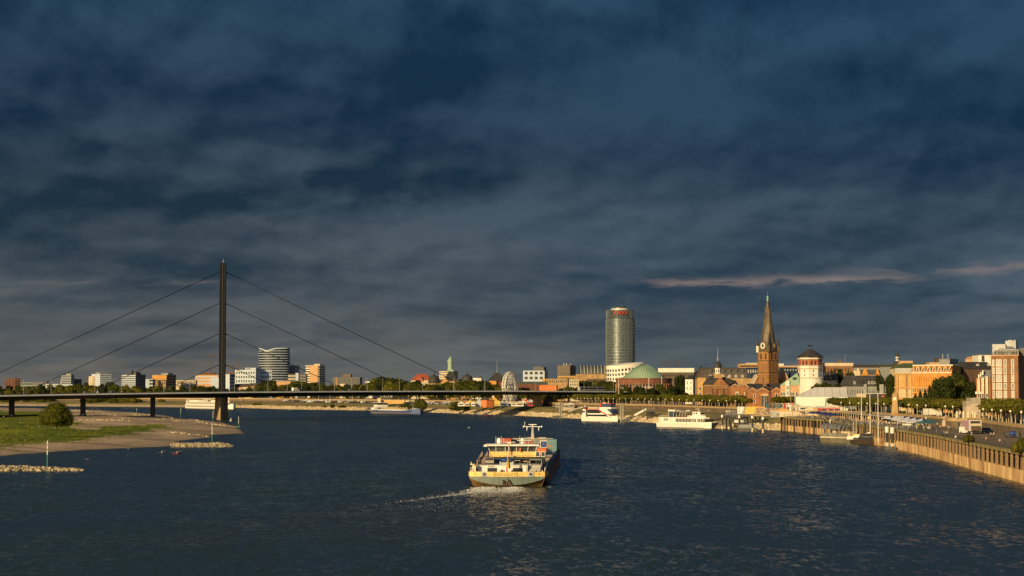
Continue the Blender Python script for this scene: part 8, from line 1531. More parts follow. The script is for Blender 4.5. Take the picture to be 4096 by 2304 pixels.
# quay railing
rl = thing('quay_railing','long dark metal railing on top of the quay wall','railing',(110,450,0)); mb = MB(); A = along([(p[0]+1.0,p[1]) for p in SP[3:7]], 1.5)
for (p, u, n), (p2, _, _2) in zip(A, A[1:]):
    mb.tube((p.x+n.x*.3,p.y+n.y*.3,6.35),(p.x+n.x*.3,p.y+n.y*.3,7.45),.04,4)
    for z_ in (7.45,6.9,6.6): mb.tube((p.x+n.x*.3,p.y+n.y*.3,z_),(p2.x+n.x*.3,p2.y+n.y*.3,z_),.035,4)
wob(mk('railing', mb, mat('quay_rail',(.07,.065,.06),.6,var=0)), rl)
mb = MB()
for (p, u, n), (p2, _, _2) in zip(A, A[1:]): mb.add([(p.x+n.x*.35,p.y+n.y*.35,6.4),(p2.x+n.x*.35,p2.y+n.y*.35,6.4),(p2.x+n.x*.35,p2.y+n.y*.35,7.3),(p.x+n.x*.35,p.y+n.y*.35,7.3)],[(0,1,2,3)])
m_ = mat('rail_mesh',(.08,.075,.07),.7,var=0); m_.node_tree.nodes['Principled BSDF'].inputs['Alpha'].default_value = .45; wob(mk('mesh_panel', mb, m_), rl)
rl2 = thing('terrace_railing','pale thin railing along the quay edge in front of the terrace crowd','railing',(130,700,0)); mb = MB(); A = along([(p[0]+1.0,p[1]) for p in SP[6:10]], 2.0)
for (p, u, n), (p2, _, _2) in zip(A, A[1:]):
    mb.tube((p.x+n.x*.3,p.y+n.y*.3,6.35),(p.x+n.x*.3,p.y+n.y*.3,7.45),.05,4); mb.tube((p.x+n.x*.3,p.y+n.y*.3,7.45),(p2.x+n.x*.3,p2.y+n.y*.3,7.45),.045,4)
wob(mk('railing', mb, M_metal), rl2)
# ================================================================ lamps
M_globe = mat('lamp_globe', (.80,.76,.62), .4, var=0); M_lp = mat('lamp_post', (.40,.36,.28), .6, var=0)
def globe_lamp(x, y, z, h, label, grp, s=1.0, proto=[None]):
    if proto[0] is None:
        r = thing('globe_lamp', label, 'street lamp', (x,y,z), 0, grp); mb = MB(); mb.cyl(0,0,0,3.75,.09,.06,n=6); mb.cyl(0,0,0,.5,.16,n=6); mk('post',mb,M_lp,r); mb = MB(); mb.ball((0,0,4.0),.34,10,7); mk('globe',mb,M_globe,r); proto[0] = r
    else: r = dup(proto[0], (x,y,z), 0, label, grp)
    r.scale = (s,s,h/4.2); return r
LPX = [2309,2322,2337,2350,2364,2380,2394,2412,2432,2453,2478,2501,2526,2551,2578,2604,2632,2660,2688,2716,2746,2775,2807,2837,2871,2904,2940]
for i, px in enumerate(LPX):
    D = wallD(px)+3; globe_lamp(X(px,D), D, UZ+.0, 4.4, '%s globe lamp from the bridge, above the long straight wall' % nth(i), 'globe lamps on the promenade wall')
for i, px in enumerate((3362,3397,3432,3466,3500,3533,3599,3632,3666,3700,3778,3808,3929,3964,4000,4037,4081)):
    D = wallD(px)+(2.5 if px > 3400 else 6); globe_lamp(X(px,D), D, UZ, 4.6 if px < 3900 else 4.3, '%s globe lamp from the white tent along the near promenade wall' % nth(i), 'globe lamps near the clock tower')
for i, px in enumerate((1636,1671,1708,1747,1786,1844,1886)): D = wallD(px)+3; globe_lamp(X(px,D), D, UZ, 4.6, '%s globe lamp above the car park beyond the bridge' % nth(i), 'globe lamps above the car park')
mb = MB(); mb.cyl(0,0,0,9.5,.16,.1,n=6); mb.box(-.2,.5,-.15,.15,9.4,9.6); tlm = mesh('tall_lamp_post', mb, FRW)
for i, px in enumerate((966,1231,1276,1321,1366,1411)): D = wallD(px)-6; tag(ob('tall_lamp_post', tlm, None, (X(px,D), D, QZ)), '%s tall white lamp post in the car park below the bridge deck' % nth(i), 'street lamp', 'tall lamp posts in the car park')
for px, y0_, y1_, lb in ((2594,1514,1545,'tall pale lamp in front of the domed hall brick drum'),(2646,1512,1548,'tall curved lamp in front of the dark side of the domed hall'),(2474,1510,1585,'thin tall pole at the brick drum edge')):
    D = 1400; tag(mk('tall_street_lamp', MB().cyl(0,0,0,Zr(y0_,D)-UZ,.22,.16,n=6).box(-.5,.5,-.3,.3,Zr(y0_,D)-UZ,Zr(y0_,D)-UZ+.35), FRW, None, (X(px,D),D,UZ)), lb, 'street lamp')
for i, (px, y0_, y1_, D) in enumerate(((3443,1574,1690,700),(3477,1576,1722,655),(3509,1576,1740,632))):
    zb = QZ if i == 0 else 1.0; f = thing('flagpole', ('tallest white flagpole in front of the event trailer','second white flagpole by the tour boat','third white flagpole nearest the clock tower')[i], 'flagpole', (X(px,D),D,zb), 0, 'white flagpoles by the tour boat'); h_ = Zr(y0_,D)-zb; mb = MB(); mb.cyl(0,0,0,h_,.16,.10,n=8); mk('pole',mb,FRW,f); mb = MB(); mb.ball((0,0,h_),.16,6,4); mk('finial',mb,FRW,f)
D = 940; f = thing('tall_mast','thin tall pole in front of the orange house','pole',(X(3161,D),D,UZ)); mb = MB(); mb.cyl(0,0,0,Zr(1520,D)-UZ,.14,.07,n=6); mk('pole',mb,M_lp,f)
for i, px in enumerate((3051,3056,3063)): D = 960; tag(mk('flagpole', MB().cyl(0,0,0,Zr(1575,D)-UZ,.09,.06,n=6).ball((0,0,Zr(1575,D)-UZ),.12,6,4), FRW, None, (X(px,D),D,UZ)), '%s slim white pole before the tall dark glazed entrance' % nth(i), 'flagpole', 'slim poles before the brick gables')
# ================================================================ landing stages
M_pl = mat('dolphin_black', (.022,.020,.018), .6, var=.2); M_cap = mat('dolphin_white', (.74,.70,.62), .5, var=.05); M_pon = mat('pontoon_steel', (.10,.095,.085), .7, var=.2)
def dolphin(px, yt, yb, label, grp, r_=.45, cap=1.6, m=None, D=None):
    D = D or Dz(yb, 0); zt = Zr(yt, D); d = thing('mooring_pile', label, 'mooring pile', (X(px,D), D, 0), 0, grp); mb = MB(); mb.cyl(0,0,-2,zt-cap if cap else zt,r_,n=12); mk('pile',mb,m or M_pl,d)
    if cap: mb = MB(); mb.lathe([(r_*1.35,zt-cap),(r_*1.35,zt),(r_*.3,zt+.1)],12); mk('white_cap',mb,M_cap,d); mb = MB(); mb.cyl(0,0,-.5,min(2.2,zt*.25),r_*1.03,n=12); mk('worn_foot',mb,M_cream,d); mb = MB(); mb.tube((-r_*1.05,-r_*.4,1),(-r_*1.05,-r_*.4,zt-cap),.05,4); mk('guide_rail',mb,M_steel,d)
    return d
G1 = 'mooring piles with white caps'
for i, (px, yt, yb) in enumerate(((2887,1659,1716),(2914,1672,1716),(2955,1661,1722),(3007,1662,1726),(3049,1667,1731))): dolphin(px,yt,yb,'%s white-capped pile from the excursion boat bow' % nth(i),G1,.42 if i != 1 else .38,1.3 if i != 1 else .2)
for px, yt, yb, lb in ((3321,1679,1742,'white-capped pile at the stern of the small tour boat'),(3387,1684,1745,'white-capped pile behind the canopy of the tour boat'),(3418,1690,1752,'white-capped pile behind the tour boat mast'),(3463,1696,1760,'white-capped pile behind the dark pontoon'),(3544,1706,1790,'first of two white-capped piles at the floating jetty'),(3565,1709,1795,'second of two white-capped piles at the floating jetty')): dolphin(px,yt,yb,lb,G1,.5,1.9)
for px, lb in ((2239,'first bare steel pile of the landing stage right of the bridge pier'),(2246,'second bare steel pile of the landing stage right of the bridge pier'),(2483,'first tall bare pile at the bow of the red and white boat'),(2492,'second tall bare pile at the bow of the red and white boat')):
    dolphin(px,1608 if px < 2400 else 1614,1671 if px < 2400 else 1687,lb,'bare steel piles',.62,0,mat('pile_steel',(.28,.25,.20),.6,var=.15))
def gangway(p, q, w, label, panel=True, truss=False, m=M_pon):
    p = Vector(p); q = Vector(q); L_ = (q-p).length; g_ = thing('gangway', label, 'gangway', tuple(p), 0); an = atan2(q.y-p.y, q.x-p.x); el_ = math.asin((q.z-p.z)/L_); mx = Matrix.Rotation(an,4,'Z') @ Matrix.Rotation(-el_,4,'Y')
    mb = MB(); mb.box(0,L_,-w/2,w/2,-.25,0); mb.box(0,L_,-w/2,-w/2+.12,0,.3); mk('walkway',mb.tf(mx),m,g_); mb = MB(); h_ = 2.0 if truss else 1.1
    for s in (-1,1):
        mb.tube((0,s*w/2,h_),(L_,s*w/2,h_),.08,4); n = int(L_/(1.8 if truss else 2.5))
        for i in range(n+1):
            mb.tube((L_*i/n,s*w/2,0),(L_*i/n,s*w/2,h_),.06,4)
            if truss and i < n: mb.tube((L_*i/n,s*w/2,0),(L_*(i+1)/n,s*w/2,h_),.06,4)
    mk('handrail',mb.tf(mx),m,g_)
    if panel: mb = MB(); mb.box(L_*.28,L_*.86,-w/2-.12,-w/2-.04,.0,1.15); mb.box(L_*.90,L_*.99,-w/2-.12,-w/2-.04,.0,1.15); mk('white_panel',mb.tf(mx),M_cap,g_)
    return g_
def pontoon(px0, px1, yb, dep, h, label, rz=0.0, hut=False):
    D = Dz(yb,0); w = X(px1,D)-X(px0,D); p = thing('pontoon', label, 'pontoon', (X(px0,D),D,0), rz); mb = MB(); mb.box(0,w,0,dep,-.6,h); mk('hull',mb,M_pon,p); mb = MB()
    for i in range(9): mb.tube((w*i/8,.1,h),(w*i/8,.1,h+1.1),.05,4)
    mb.tube((0,.1,h+1.1),(w,.1,h+1.1),.05,4); mk('railing',mb,FRW,p)
    if hut: mb = MB(); mb.box(w*.1,w*.9,1,dep-1,h,h+1.6); mk('deckhouse',mb,M_gray,p)
    return p
pontoon(2211,2243,1673,9,1.7,'grey steel pontoon right of the bridge pier',0)
pa = (X(2243,1290),1290,1.8); gangway(pa,(X(2346,1282),1300,7.4),2.2,'gangway with white side panels right of the bridge pier')
pontoon(2488,2520,1688,8,1.4,'dark pontoon at the bow of the red and white boat',0)
gangway((X(2518,1130),1130,1.5),(X(2590,1120),1130,7.0),2.2,'gangway with white side panels between the two white boats')
def platform(px0, px1, D, dep, z, label, legs=5):
    w = X(px1,D)-X(px0,D); p = thing('pier_platform', label, 'pier', (X(px0,D),D,0)); mb = MB(); mb.box(0,w,0,dep,z-.5,z); mk('deck',mb,M_pon,p)
    for i in range(legs): mb = MB(); x_ = w*(i+.5)/legs; mb.tube((x_,1,-.5 if i % 2 else 0),(x_,1,z-.4),.25,6); mb.tube((x_,dep-1,-.5),(x_,dep-1,z-.4),.25,6); mk('leg',mb,M_pl,p)
    mb = MB()
    for i in range(int(w/2)+1): mb.tube((2*i,.1,z),(2*i,.1,z+1.1),.05,4)
    mb.tube((0,.1,z+1.1),(w,.1,z+1.1),.05,4); mb.tube((0,.1,z+.6),(w,.1,z+.6),.04,4); mk('railing',mb,M_steel,p); return p
platform(2586,2622,1100,8,6.6,'dark pier platform on legs between the two white boats')
platform(2898,3050,905,6,6.4,'long dark landing platform behind the white-capped piles',9)
gangway((X(3008,868),868,1.6),(X(2906,885),889,6.6),2.4,'steep dark truss gangway down to the floating landing stage',False,True)
gangway((X(2845,930),935,3.2),(X(2910,905),907,6.4),2.0,'dark gangway rising from the excursion boat bow to the landing platform',False,True)
pontoon(2950,3029,1725,8,1.5,'dark floating landing stage below the truss gangway',0,True)
mb = MB(); mb.box(0,4.6,-.05,.1,0,1.3); tag(mk('white_banner', mb, M_cap, None, (X(2932,880),877,3.6), .0), 'white banner hanging on the truss gangway', 'banner')
D = 925; kc = thing('grey_kiosk','dark grey container kiosk on the quay left of the painted wall','kiosk',(X(2899,D),D+4,QZ),-.1); w = X(2947,D)-X(2899,D); mb = MB(); mb.box(0,w,0,3,0,3.1); mk('body',mb,M_gray if False else mat('kiosk_grey',(.14,.13,.12),.7),kc); mb = MB(); mb.box(-.2,w+.2,-.3,3.2,3.1,3.3); mk('roof',mb,M_dark,kc)
for i in range(3): mb = MB(); mb.box(w*.15+i*w*.12,w*.15+i*w*.12+.4,-.05,.1,.8,2.6); mk('window',mb,M_cream,kc)
D = 868; kc = thing('white_kiosk','pale grey ticket kiosk at the foot of the seating steps','kiosk',(X(3083,D),D,QZ),.1); w = X(3118,D)-X(3083,D); mb = MB(); mb.box(0,w,0,3,0,2.6); mk('body',mb,mat('kiosk_pale',(.50,.48,.42),.7),kc); mb = MB(); mb.box(-.15,w+.15,-.2,3.2,2.6,2.8); mk('roof',mb,M_w2,kc)
for i in range(5): mb = MB(); mb.box(w*i/5+.1,w*i/5+.2,-.06,.0,.1,2.5); mk('rib',mb,M_steel,kc)
mb = MB(); mb.box(w*.66,w*.8,-.08,.0,1.2,1.8); mk('window',mb,M_dark,kc)
# floating jetty at the quay wall
pontoon(3534,3578,1797,7,.9,'floating jetty between the two white-capped piles and the quay wall',-.1)
gangway((X(3574,608),606,1.0),(X(3630,612),618,6.9),1.8,'steep dark gangway from the floating jetty up to the quay',False,False)
platform(3608,3662,600,5,6.5,'grey steel gangway platform at the quay edge with a white sign above',3)
sg_ = thing('landing_sign','long white sign board with a dark ring emblem above the gangway platform','sign',(X(3606,606),606,6.5)); w = X(3641,606)-X(3606,606); mb = MB(); mb.box(0,w,0,.12,.9,1.5); mk('board',mb,M_cap,sg_)
for x_ in (.1,w-.1): mb = MB(); mb.tube((x_,.06,0),(x_,.06,.95),.05,4); mk('post',mb,M_steel,sg_)
mb = MB(); mb.path([(.45+.17*cos(q*pi/6),-.03,1.2+.17*sin(q*pi/6)) for q in range(13)],.035,4); mk('ring_emblem',mb,M_brown,sg_)
for px, y0_, y1_, D, lb in ((3646,1696,1722,598,'orange and yellow sign on a pole beside the gangway sign'),(3471,1670,1700,690,'small yellow sign on a pole in front of the terrace')):
    s_ = thing('sign_post', lb, 'sign', (X(px,D),D,QZ)); mb = MB(); mb.tube((0,0,0),(0,0,3.0),.05,4); mk('post',mb,M_steel,s_); mb = MB(); mb.box(-.45,.35,-.06,.02,2.2,2.9); mk('panel',mb,M_ys,s_)
for i in range(11):
    D = 860-i*20; a, b = wallrow(D); tag(mk('fender_pile', MB().cyl(0,0,-1.5,rp.uniform(5.5,7.6),.38,.34,n=8), M_pl, None, (a-1.3,D,0)), '%s dark fender pile standing in the water along the quay wall, from the steps' % nth(i), 'fender pile', 'fender piles along the quay wall')
# dark moored barge behind the tour boat
D = 640; bg2 = thing('moored_pontoon_barge','dark low mooring barge lying between tour boat and quay wall','barge',(X(3470,D)+1,D+16,0),-1.38); mb = MB(); mb.box(-6,8,-2.4,2.4,-.5,1.3); mk('hull',mb,M_tar,bg2); mb = MB(); mb.hexa([(0,-2,1.3),(7,-2,1.3),(7,2,1.3),(0,2,1.3)],[(1.5,-1.6,3.4),(5,-1.6,3.8),(5,1.6,3.8),(1.5,1.6,3.4)]); mk('dark_cover',mb,M_dark,bg2); mb = MB(); mb.box(-5,-2,-1.6,1.6,1.3,2.1); mk('hatch',mb,M_pon,bg2)
mb = MB(); a, b = Vector((X(3438,650),650,2.9)), Vector((X(3540,600),600,6.2)); mb.path([tuple(a.lerp(b,t)+Vector((0,0,-2.2*4*t*(1-t)*.5))) for t in [i/14 for i in range(15)]],.06,5); tag(mk('mooring_rope', mb, FRW), 'pale mooring rope sagging from the tour boat bow to the quay', 'rope')
mb = MB(); a, b = Vector((X(2846,925),925,2.9)), Vector((X(2925,905),905,4.6)); mb.path([tuple(a.lerp(b,t)+Vector((0,0,-.8*4*t*(1-t)*.5))) for t in [i/10 for i in range(11)]],.06,5); tag(mk('mooring_rope', mb, FRW), 'pale mooring rope at the bow of the white excursion boat', 'rope')
# ================================================================ car park beyond the bridge
def small_car(col, van):
    mb = MB(); L_, W_, Hh = (5.2,2.0,2.3) if van else (4.4,1.8,1.5)
    if van: mb.prism_y([(-L_/2,.35),(L_/2,.35),(L_/2,1.2),(L_/2-1.0,Hh),(-L_/2,Hh)],-W_/2,W_/2); mb.prism_y([(L_/2-.15,1.25),(L_/2-.95,Hh-.1),(L_/2-1.2,Hh-.1),(L_/2-1.2,1.25)],-W_/2-.02,W_/2+.02,1)
    else: mb.prism_y([(-L_/2,.3),(L_/2,.3),(L_/2,.8),(L_/2-1.0,.95),(-L_/2+.1,.98)],-W_/2,W_/2); mb.prism_y([(L_/2-1.1,.95),(L_/2-1.9,Hh),(-L_/2+.8,Hh),(-L_/2+.2,.98)],-W_/2+.1,W_/2-.1,1); mb.box(-L_/2+.85,L_/2-1.95,-W_/2+.12,W_/2-.12,Hh-.02,Hh+.03)
    for x_ in (-L_*.31,L_*.31): mb.prism_y([(x_+.33*cos(q*pi/4),.33+.33*sin(q*pi/4)) for q in range(8)],-W_/2-.01,W_/2+.01,2)
    return mesh('van' if van else 'car', mb, [col, GL, TYRE])
CC = [('white',(.70,.70,.68)),('black',(.02,.02,.022)),('silver',(.38,.38,.38)),('dark blue',(.03,.05,.12)),('dark red',(.25,.03,.03)),('grey',(.14,.14,.14)),('dark grey',(.06,.06,.065))]
CMm = [(n, small_car(mat('paint_'+n.replace(' ','_'), c_, .3, var=0), False)) for n, c_ in CC]; VMm = [('white', small_car(MATS['paint_white'], True))]
rc_ = random.Random(9); park = BANKPART; cum = 0; ncar = [0,0,0]
for row, t in ((0,.66),(1,.78),(2,.90)):
    pts = [pt(s, w, t) for s, w, f in park if 1560 < w[1] < 2330 and w[0] > -600]
    for p, u, n in along(pts, 5.6 if row != 2 else 7.0):
        px = p.x/p.y*F+2048
        if not (1135 < px < 1905) or rc_.random() < (.16 if row < 2 else .45) or ncar[row] > 62: continue
        van = rc_.random() < (.10 if row == 0 else .22); nm, me = (VMm[0] if van else CMm[rc_.choice((0,1,1,2,3,4,5,5,6,6))]); i = ncar[row]; ncar[row] += 1
        tag(ob('parked_van' if van else 'parked_car', me, None, (p.x, p.y, QZ), atan2(u.y,u.x)+pi/2+rc_.uniform(-.06,.06)), '%s %s %s from the fair in the %s row of the car park' % (nm, nth(i), 'van' if van else 'car', ('river','middle','wall')[row]), 'van' if van else 'car', 'vehicles in the car park')
def onbridge(px, n_, obj): t = bt(px); p = bp3(t, n_, dzt(t)); obj.location = p; obj.rotation_euler = (0,0,atan2(BU.y,BU.x)); return obj
v = thing('bridge_van','white van driving over the bridge right of the pylon','van'); car_parts(v, MATS['van_white'], 5.6, 2.0, 2.5, True); onbridge(1138, 12, v); v.scale = (.95,1,1)
v = thing('bridge_car','silver car driving on the bridge right of the white van','car'); car_parts(v, MATS['car_silver']); onbridge(1360, 12, v)
v = thing('bridge_car','silver car driving on the bridge near the gravel bank columns','car'); car_parts(v, MATS['car_silver']); onbridge(306, 12, v)
v = thing('bridge_car','blue car driving on the bridge left of the pylon','car'); car_parts(v, mat('car_blue',(.10,.16,.28),.3)); onbridge(410, 12, v)
tm = thing('tram','long tram with dark window band crossing the city end of the bridge','tram')
for i in range(3): mb = MB(); x_ = i*10.2-15; mb.box(x_,x_+9.9,-1.25,1.25,.4,3.5); mk('carriage',mb,mat('tram_grey',(.36,.34,.33),.5,var=0),tm); mb = MB(); mb.box(x_+.3,x_+9.6,-1.3,1.3,1.6,3.0); mk('window_band',mb,GL,tm); mb = MB(); mb.box(x_+.2,x_+9.7,-1.0,1.0,3.5,3.8); mk('roof_gear',mb,M_dark,tm)
onbridge(2358, 2, tm)
s_ = thing('tram_stop_board','white and red notice board at the tram stop on the bridge','sign'); mb = MB(); mb.box(-2.2,2.2,-.1,.1,.8,3.4); mk('board',mb,M_bw,s_); mb = MB(); mb.box(-1.4,-.2,-.18,-.12,1.6,2.6); mb.box(.6,1.6,-.18,-.12,1.2,2.2); mk('red_panel',mb,M_rs,s_); onbridge(2441, 12, s_)
# ================================================================ fair and ferris wheel
D = 1540; fw = thing('ferris_wheel','white ferris wheel with open gondolas standing behind the bridge deck','ferris wheel',(X(2041,D),D,QZ),radians(64)); k_ = D/F; Rw = 60*k_; zc = Zr(1548,D)-QZ
for y_ in (-1.3,1.3):
    mb = MB(); n = 40; pts = [(Rw*cos(2*pi*i/n), y_, zc+Rw*sin(2*pi*i/n)) for i in range(n+1)]; mb.path(pts,.42,5); pts = [(Rw*.90*cos(2*pi*i/n), y_, zc+Rw*.90*sin(2*pi*i/n)) for i in range(n+1)]; mb.path(pts,.14,4); mk('rim',mb,M_bw,fw)
for i in range(28):
    a_ = 2*pi*i/28; mb = MB()
    for y_ in (-1.3,1.3): mb.tube((0,y_*.6,zc),(Rw*cos(a_),y_,zc+Rw*sin(a_)),.14,4)
    mb.tube((Rw*cos(a_),-1.3,zc+Rw*sin(a_)),(Rw*cos(a_),1.3,zc+Rw*sin(a_)),.10,4); mk('spoke',mb,M_bw,fw)
mb = MB(); mb.lathe([(.3,0),(.75,.3),(.75,.9),(.3,1.0)],8); mb.tube((0,0,1),(0,0,1.9),.06,4); mb.lathe([(.9,1.9),(.1,2.4)],8); gm_ = mesh('gondola', mb, M_bw)
for i in range(28): a_ = 2*pi*(i+.5)/28; ob('gondola', gm_, fw, (Rw*cos(a_),0,zc+Rw*sin(a_)-2.2))
mb = MB(); mb.tube((0,-2.6,zc),(0,2.6,zc),.7,8); mk('hub',mb,FRW,fw)
for x_ in (-9,9):
    for y_ in (-4,4): mb = MB(); mb.tube((x_,y_,0),(0,y_*.6,zc),.35,6); mk('support_leg',mb,FRW,fw)
def fairbox(px0, px1, yt, D, label, m1, m2, roofh=0, dep=9, rz=0, d0=.0, pxc=None):
    r = B('fair_hall', label, px0, px1, yt, D, m1, rz, pxc, dep, 'fair stall', z0=QZ, roof=False); w, h = r.w, r.h
    mb = MB()
    if roofh: mb.prism_y([(-.3,h),(w/2,h+roofh),(w+.3,h)],-.3,r.d+.3)
    else: mb.box(-.3,w+.3,-.3,r.d+.3,h,h+.3)
    mk('roof',mb,m2,r.root); return r
D0 = 1475
fairbox(1924,1972,1600,D0,'orange fairground hall with brown gabled roof left of the yellow ride',M_os,M_brown,0,14,-.9,0,1946)
r = fairbox(1907,1925,1608,D0+10,'pale blue fair tent left of the orange hall',M_ls,M_ls,3)
yr = thing('yellow_slide','yellow lattice fairground slide between orange hall and ferris wheel','fairground ride',(X(1972,D0),D0,QZ)); mb = MB(); k_ = D0/F
for i in range(14): x_ = i*3.0*k_; ht = (Zr(1586,D0)-QZ)*(1-i/16); mb.tube((x_,0,0),(x_,0,ht),.22,4); mb.tube((x_,0,ht),(x_+3*k_,0,ht*.9),.25,4); mb.tube((x_,0,ht*.3),(x_+3*k_,0,ht*.8),.16,4); mb.tube((x_,2,0),(x_,2,ht),.22,4)
mk('lattice',mb,M_ys,yr); mb = MB(); mb.hexa([(0,.3,Zr(1590,D0)-QZ),(0,1.7,Zr(1590,D0)-QZ),(40*k_,1.7,1.2),(40*k_,.3,1.2)],[(0,.3,Zr(1590,D0)-QZ+.3),(0,1.7,Zr(1590,D0)-QZ+.3),(40*k_,1.7,1.5),(40*k_,.3,1.5)]); mk('slide',mb,M_ys,yr); mb = MB(); mb.box(-.8,1.2,-.5,2.5,Zr(1592,D0)-QZ,Zr(1583,D0)-QZ); mk('top_platform',mb,M_cream,yr)
r = fairbox(2088,2104,1597,D0,'tall red fair kiosk with a sign top near the pier',M_rs,M_w2); 
for i, (px, w, h, a, b, lb) in enumerate(((1845,5,3.6,M_w2,M_w2,'white fair stall at the car park end'),(1858,4,3.4,M_w2,M_rs,'white fair stall with red roof'),(1868,4,3.2,M_cream,M_w2,'cream fair stall near the yellow one'),(1881,5,4.6,M_ys,M_ys,'yellow fair stall left of the blue tent'),(1893,3,3.6,M_w2,M_w2,'small white fair stall next to the yellow stall'),(2015,7,3.6,M_ls,M_ls,'pale blue fair stall right of the yellow slide'),(2044,7,3.4,M_w2,M_w2,'white fair tent in front of the ferris wheel'),(2060,6,3.2,M_w2,M_cream,'second white fair tent in front of the ferris wheel'),(2079,6,4.2,M_w2,M_cream,'cream fair stall between ferris wheel and red kiosk'),(2092,5,4.6,M_w2,M_w2,'white fair stall below the red kiosk'),(2108,5,4.4,M_os,M_ys,'orange fair stall left of the pier'),(2123,6,5.2,M_rs,M_ls,'round topped red stall touching the pier'),(2102,4,6.4,M_cream,M_os,'tall cream fair tower with orange top'))):
    stall(px, D0-4+rp.uniform(-6,8), QZ, w, h, a, b, lb, 'fair stalls')
r = fairbox(2173,2226,1604,1440,'long black fair tent right of the bridge pier',M_dark,M_dark,3.4,12)
for i, (px, w) in enumerate(((2262,5),(2280,6),(2300,6),(2321,6),(2235,5))): stall(px, 1330+i*14, QZ, w, 3.2+.4*(i % 2), mat('beer_garden_cream',(.42,.38,.30),.8), M_w2 if i % 2 else M_cream, '%s pale beer garden tent behind the landing stage, from the bridge pier' % nth(i), 'beer garden tents')
lw_ = thing('garden_wall','low pale wall below the beer garden tents','wall',(X(2248,1300),1300,4.6),-.25); w = X(2350,1290)-X(2248,1300); mb = MB(); mb.box(0,w,0,.5,0,1.2); mk('wall',mb,M_cope,lw_); mb = MB(); mb.box(0,w,-.1,.6,1.2,1.5); mk('coping',mb,M_w2,lw_)
# long landing ramps on the far embankment
for (px0, py0, px1, py1, lb, ww, m_) in ((1466,1638,1530,1618,'long grey covered ramp down to the river in front of the cars',4.5,M_metal),(1158,1629,1212,1614,'dark gangway on the far embankment behind the bridge',2.5,M_pon),(1905,1650,1990,1624,'dark stair ramp on the embankment left of the ferris wheel',3,M_pon)):
    a = Vector((X(px0,Dz(py0,.8)),Dz(py0,.8),.9)); b = Vector((X(px1,a.y+20),a.y+24,QZ+.3)); gangway(tuple(a),tuple(b),ww,lb,False,False,m_)
D = Dz(1658,0); pp = thing('stone_landing','small stone landing block at the water below the fair','landing',(X(1898,D),D,0)); mb = MB(); mb.box(0,3.6,0,5,-.5,1.6); mb.box(.4,1.4,.4,1.4,1.6,3.0); mk('block',mb,M_gray,pp)
hs2 = B('small_white_gatehouse','small white gatehouse with terrace wall on the far promenade',1511,1524,1592,1720,M_cream,d=5,z0=UZ-2)
ww_ = thing('sunlit_terrace_wall','long orange sunlit terrace wall behind the cars below the bridge deck','terrace wall',(X(1524,1730),1726,QZ),-.5); mb = MB(); mb.box(0,26,0,1,0,3.4); mk('wall',mb,M_gold,ww_)
# ================================================================ river marks, kayaks, birds
M_green = mat('marker_green', (.03,.28,.14), .5, var=0)
def marker(px, y0_, y1_, label, z=0.0, D=None):
    D = D or Dz(y1_, z); h = Zr(y0_, D)-z; m = thing('river_marker_pole', label, 'marker pole', (X(px,D), D, z), 0, 'green and white river marker poles'); mb = MB(); mb.cyl(0,0,-.6,h*.45,.11,n=8); mk('green_section',mb,M_green,m)
    for a, b in ((.45,.62),(.66,.80),(.84,.97)): mb = MB(); mb.cyl(0,0,h*a,h*b,.14,n=8); mk('white_section',mb,M_cap,m)
    mb = MB(); mb.cyl(0,0,h*.45,h,.07,n=6); mk('rod',mb,M_green,m); return m
marker(196,1758,1859,'marker pole on the nearest boulder groyne',.9,438); marker(852,1689,1769,'marker pole on the boulder ridge at the tip of the gravel beach',.9,622)
marker(855,1644,1690,'marker pole at the far side of the spit, in front of the cruise ship',.3); marker(957,1666,1713,'marker pole standing in the water off the spit tip',0); marker(726,1631,1668,'marker pole on the far edge of the gravel left of the pier',.2); marker(550,1631,1651,'smallest marker pole beyond the gravel spit',.2)
D = Dz(1684,0); b = thing('river_buoy','small white and yellow buoy floating right of the bridge pier','buoy',(X(925,D),D,0),.3); b.rotation_euler = (0,.2,0); mb = MB(); mb.lathe([(.5,-.3),(.7,.3),(.3,.9),(.2,1.8),(.05,2.0)],10); mk('float',mb,M_cap,b); mb = MB(); mb.cyl(0,0,1.0,1.3,.32,n=10); mk('yellow_band',mb,M_ys,b)
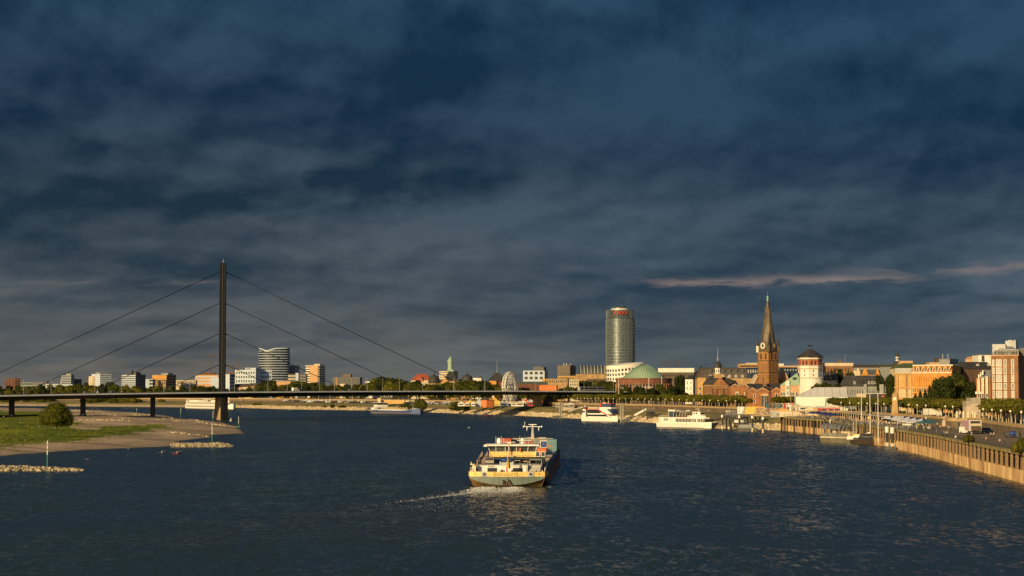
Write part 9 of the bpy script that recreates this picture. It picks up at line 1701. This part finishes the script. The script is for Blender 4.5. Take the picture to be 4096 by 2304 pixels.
for px, m_, lb, pl, rz in ((652,M_dark,'dark kayak with a paddler, the one nearer the groyne pole',0,1.25),(712,M_rs,'red kayak with a paddler off the gravel beach',4,1.0)):
    D = Dz(1816,0); k = thing('kayak', lb, 'kayak', (X(px,D),D,0), rz); mb = MB(); mb.lathe([(.03,-2.2),(.26,-1.0),(.33,0),(.26,1.0),(.03,2.2)],8); mb.tf(Matrix.Scale(.6,4,(0,0,1)) @ Matrix.Translation((0,0,.15)) @ Matrix.Rotation(pi/2,4,'Y')); mk('hull',mb,m_,k); pd = MB(); pd.tube((-.2,-.9,1.0),(.3,.9,.45),.03,4); pd.box(.27,.33,.9,1.15,.35,.5); pd.box(-.25,-.19,-1.15,-.9,.95,1.1); tag(mk('paddle',pd,M_steel,None,(X(px,D),D-.15,0),rz+1.2),'paddle held by the rider of the '+('dark' if pl == 0 else 'red')+' kayak','paddle')
    person(X(px,D), D, -.62, 'kayaker sitting in the '+('dark' if pl == 0 else 'red')+' kayak', 3, 5 if pl == 0 else 4, -pi/2+rz)
def gull(x, y, z, label, s=1.0):
    g_ = thing('gull', label, 'gull', (x,y,z), rp.uniform(0,6), 'gulls'); mb = MB(); mb.lathe([(.02,-.28),(.09,-.1),(.10,.1),(.05,.25),(.02,.32)],6); mb.tf(Matrix.Rotation(pi/2,4,'Y')); mk('body',mb,M_cap,g_)
    for s_ in (-1,1): mb = MB(); mb.add([(-.1,0,.02),(.12,0,.02),(.05,s_*.35,.18),(-.12,s_*.33,.17),(-.1,s_*.75,.08)],[(0,1,2,3),(3,2,4)]); mk('wing',mb,M_cap,g_)
    g_.scale = (s,s,s)
for px, py, D, lb in ((1876,1710,700,'gull flying low over the water left of the ship mast'),(354,1836,500,'gull on the water between groyne and gravel beach'),(517,1794,560,'gull near the waterline of the gravel beach'),(2842,1450,800,'gull flying above the dark trees left of the chapel lantern'),(1822,1653,1000,'gull over the river in front of the boulder bank'),(1161,1642,1200,'gull over the river below the car park')):
    gull(X(px,D), D, max(.1, Zr(py,D)), lb, 1.3)
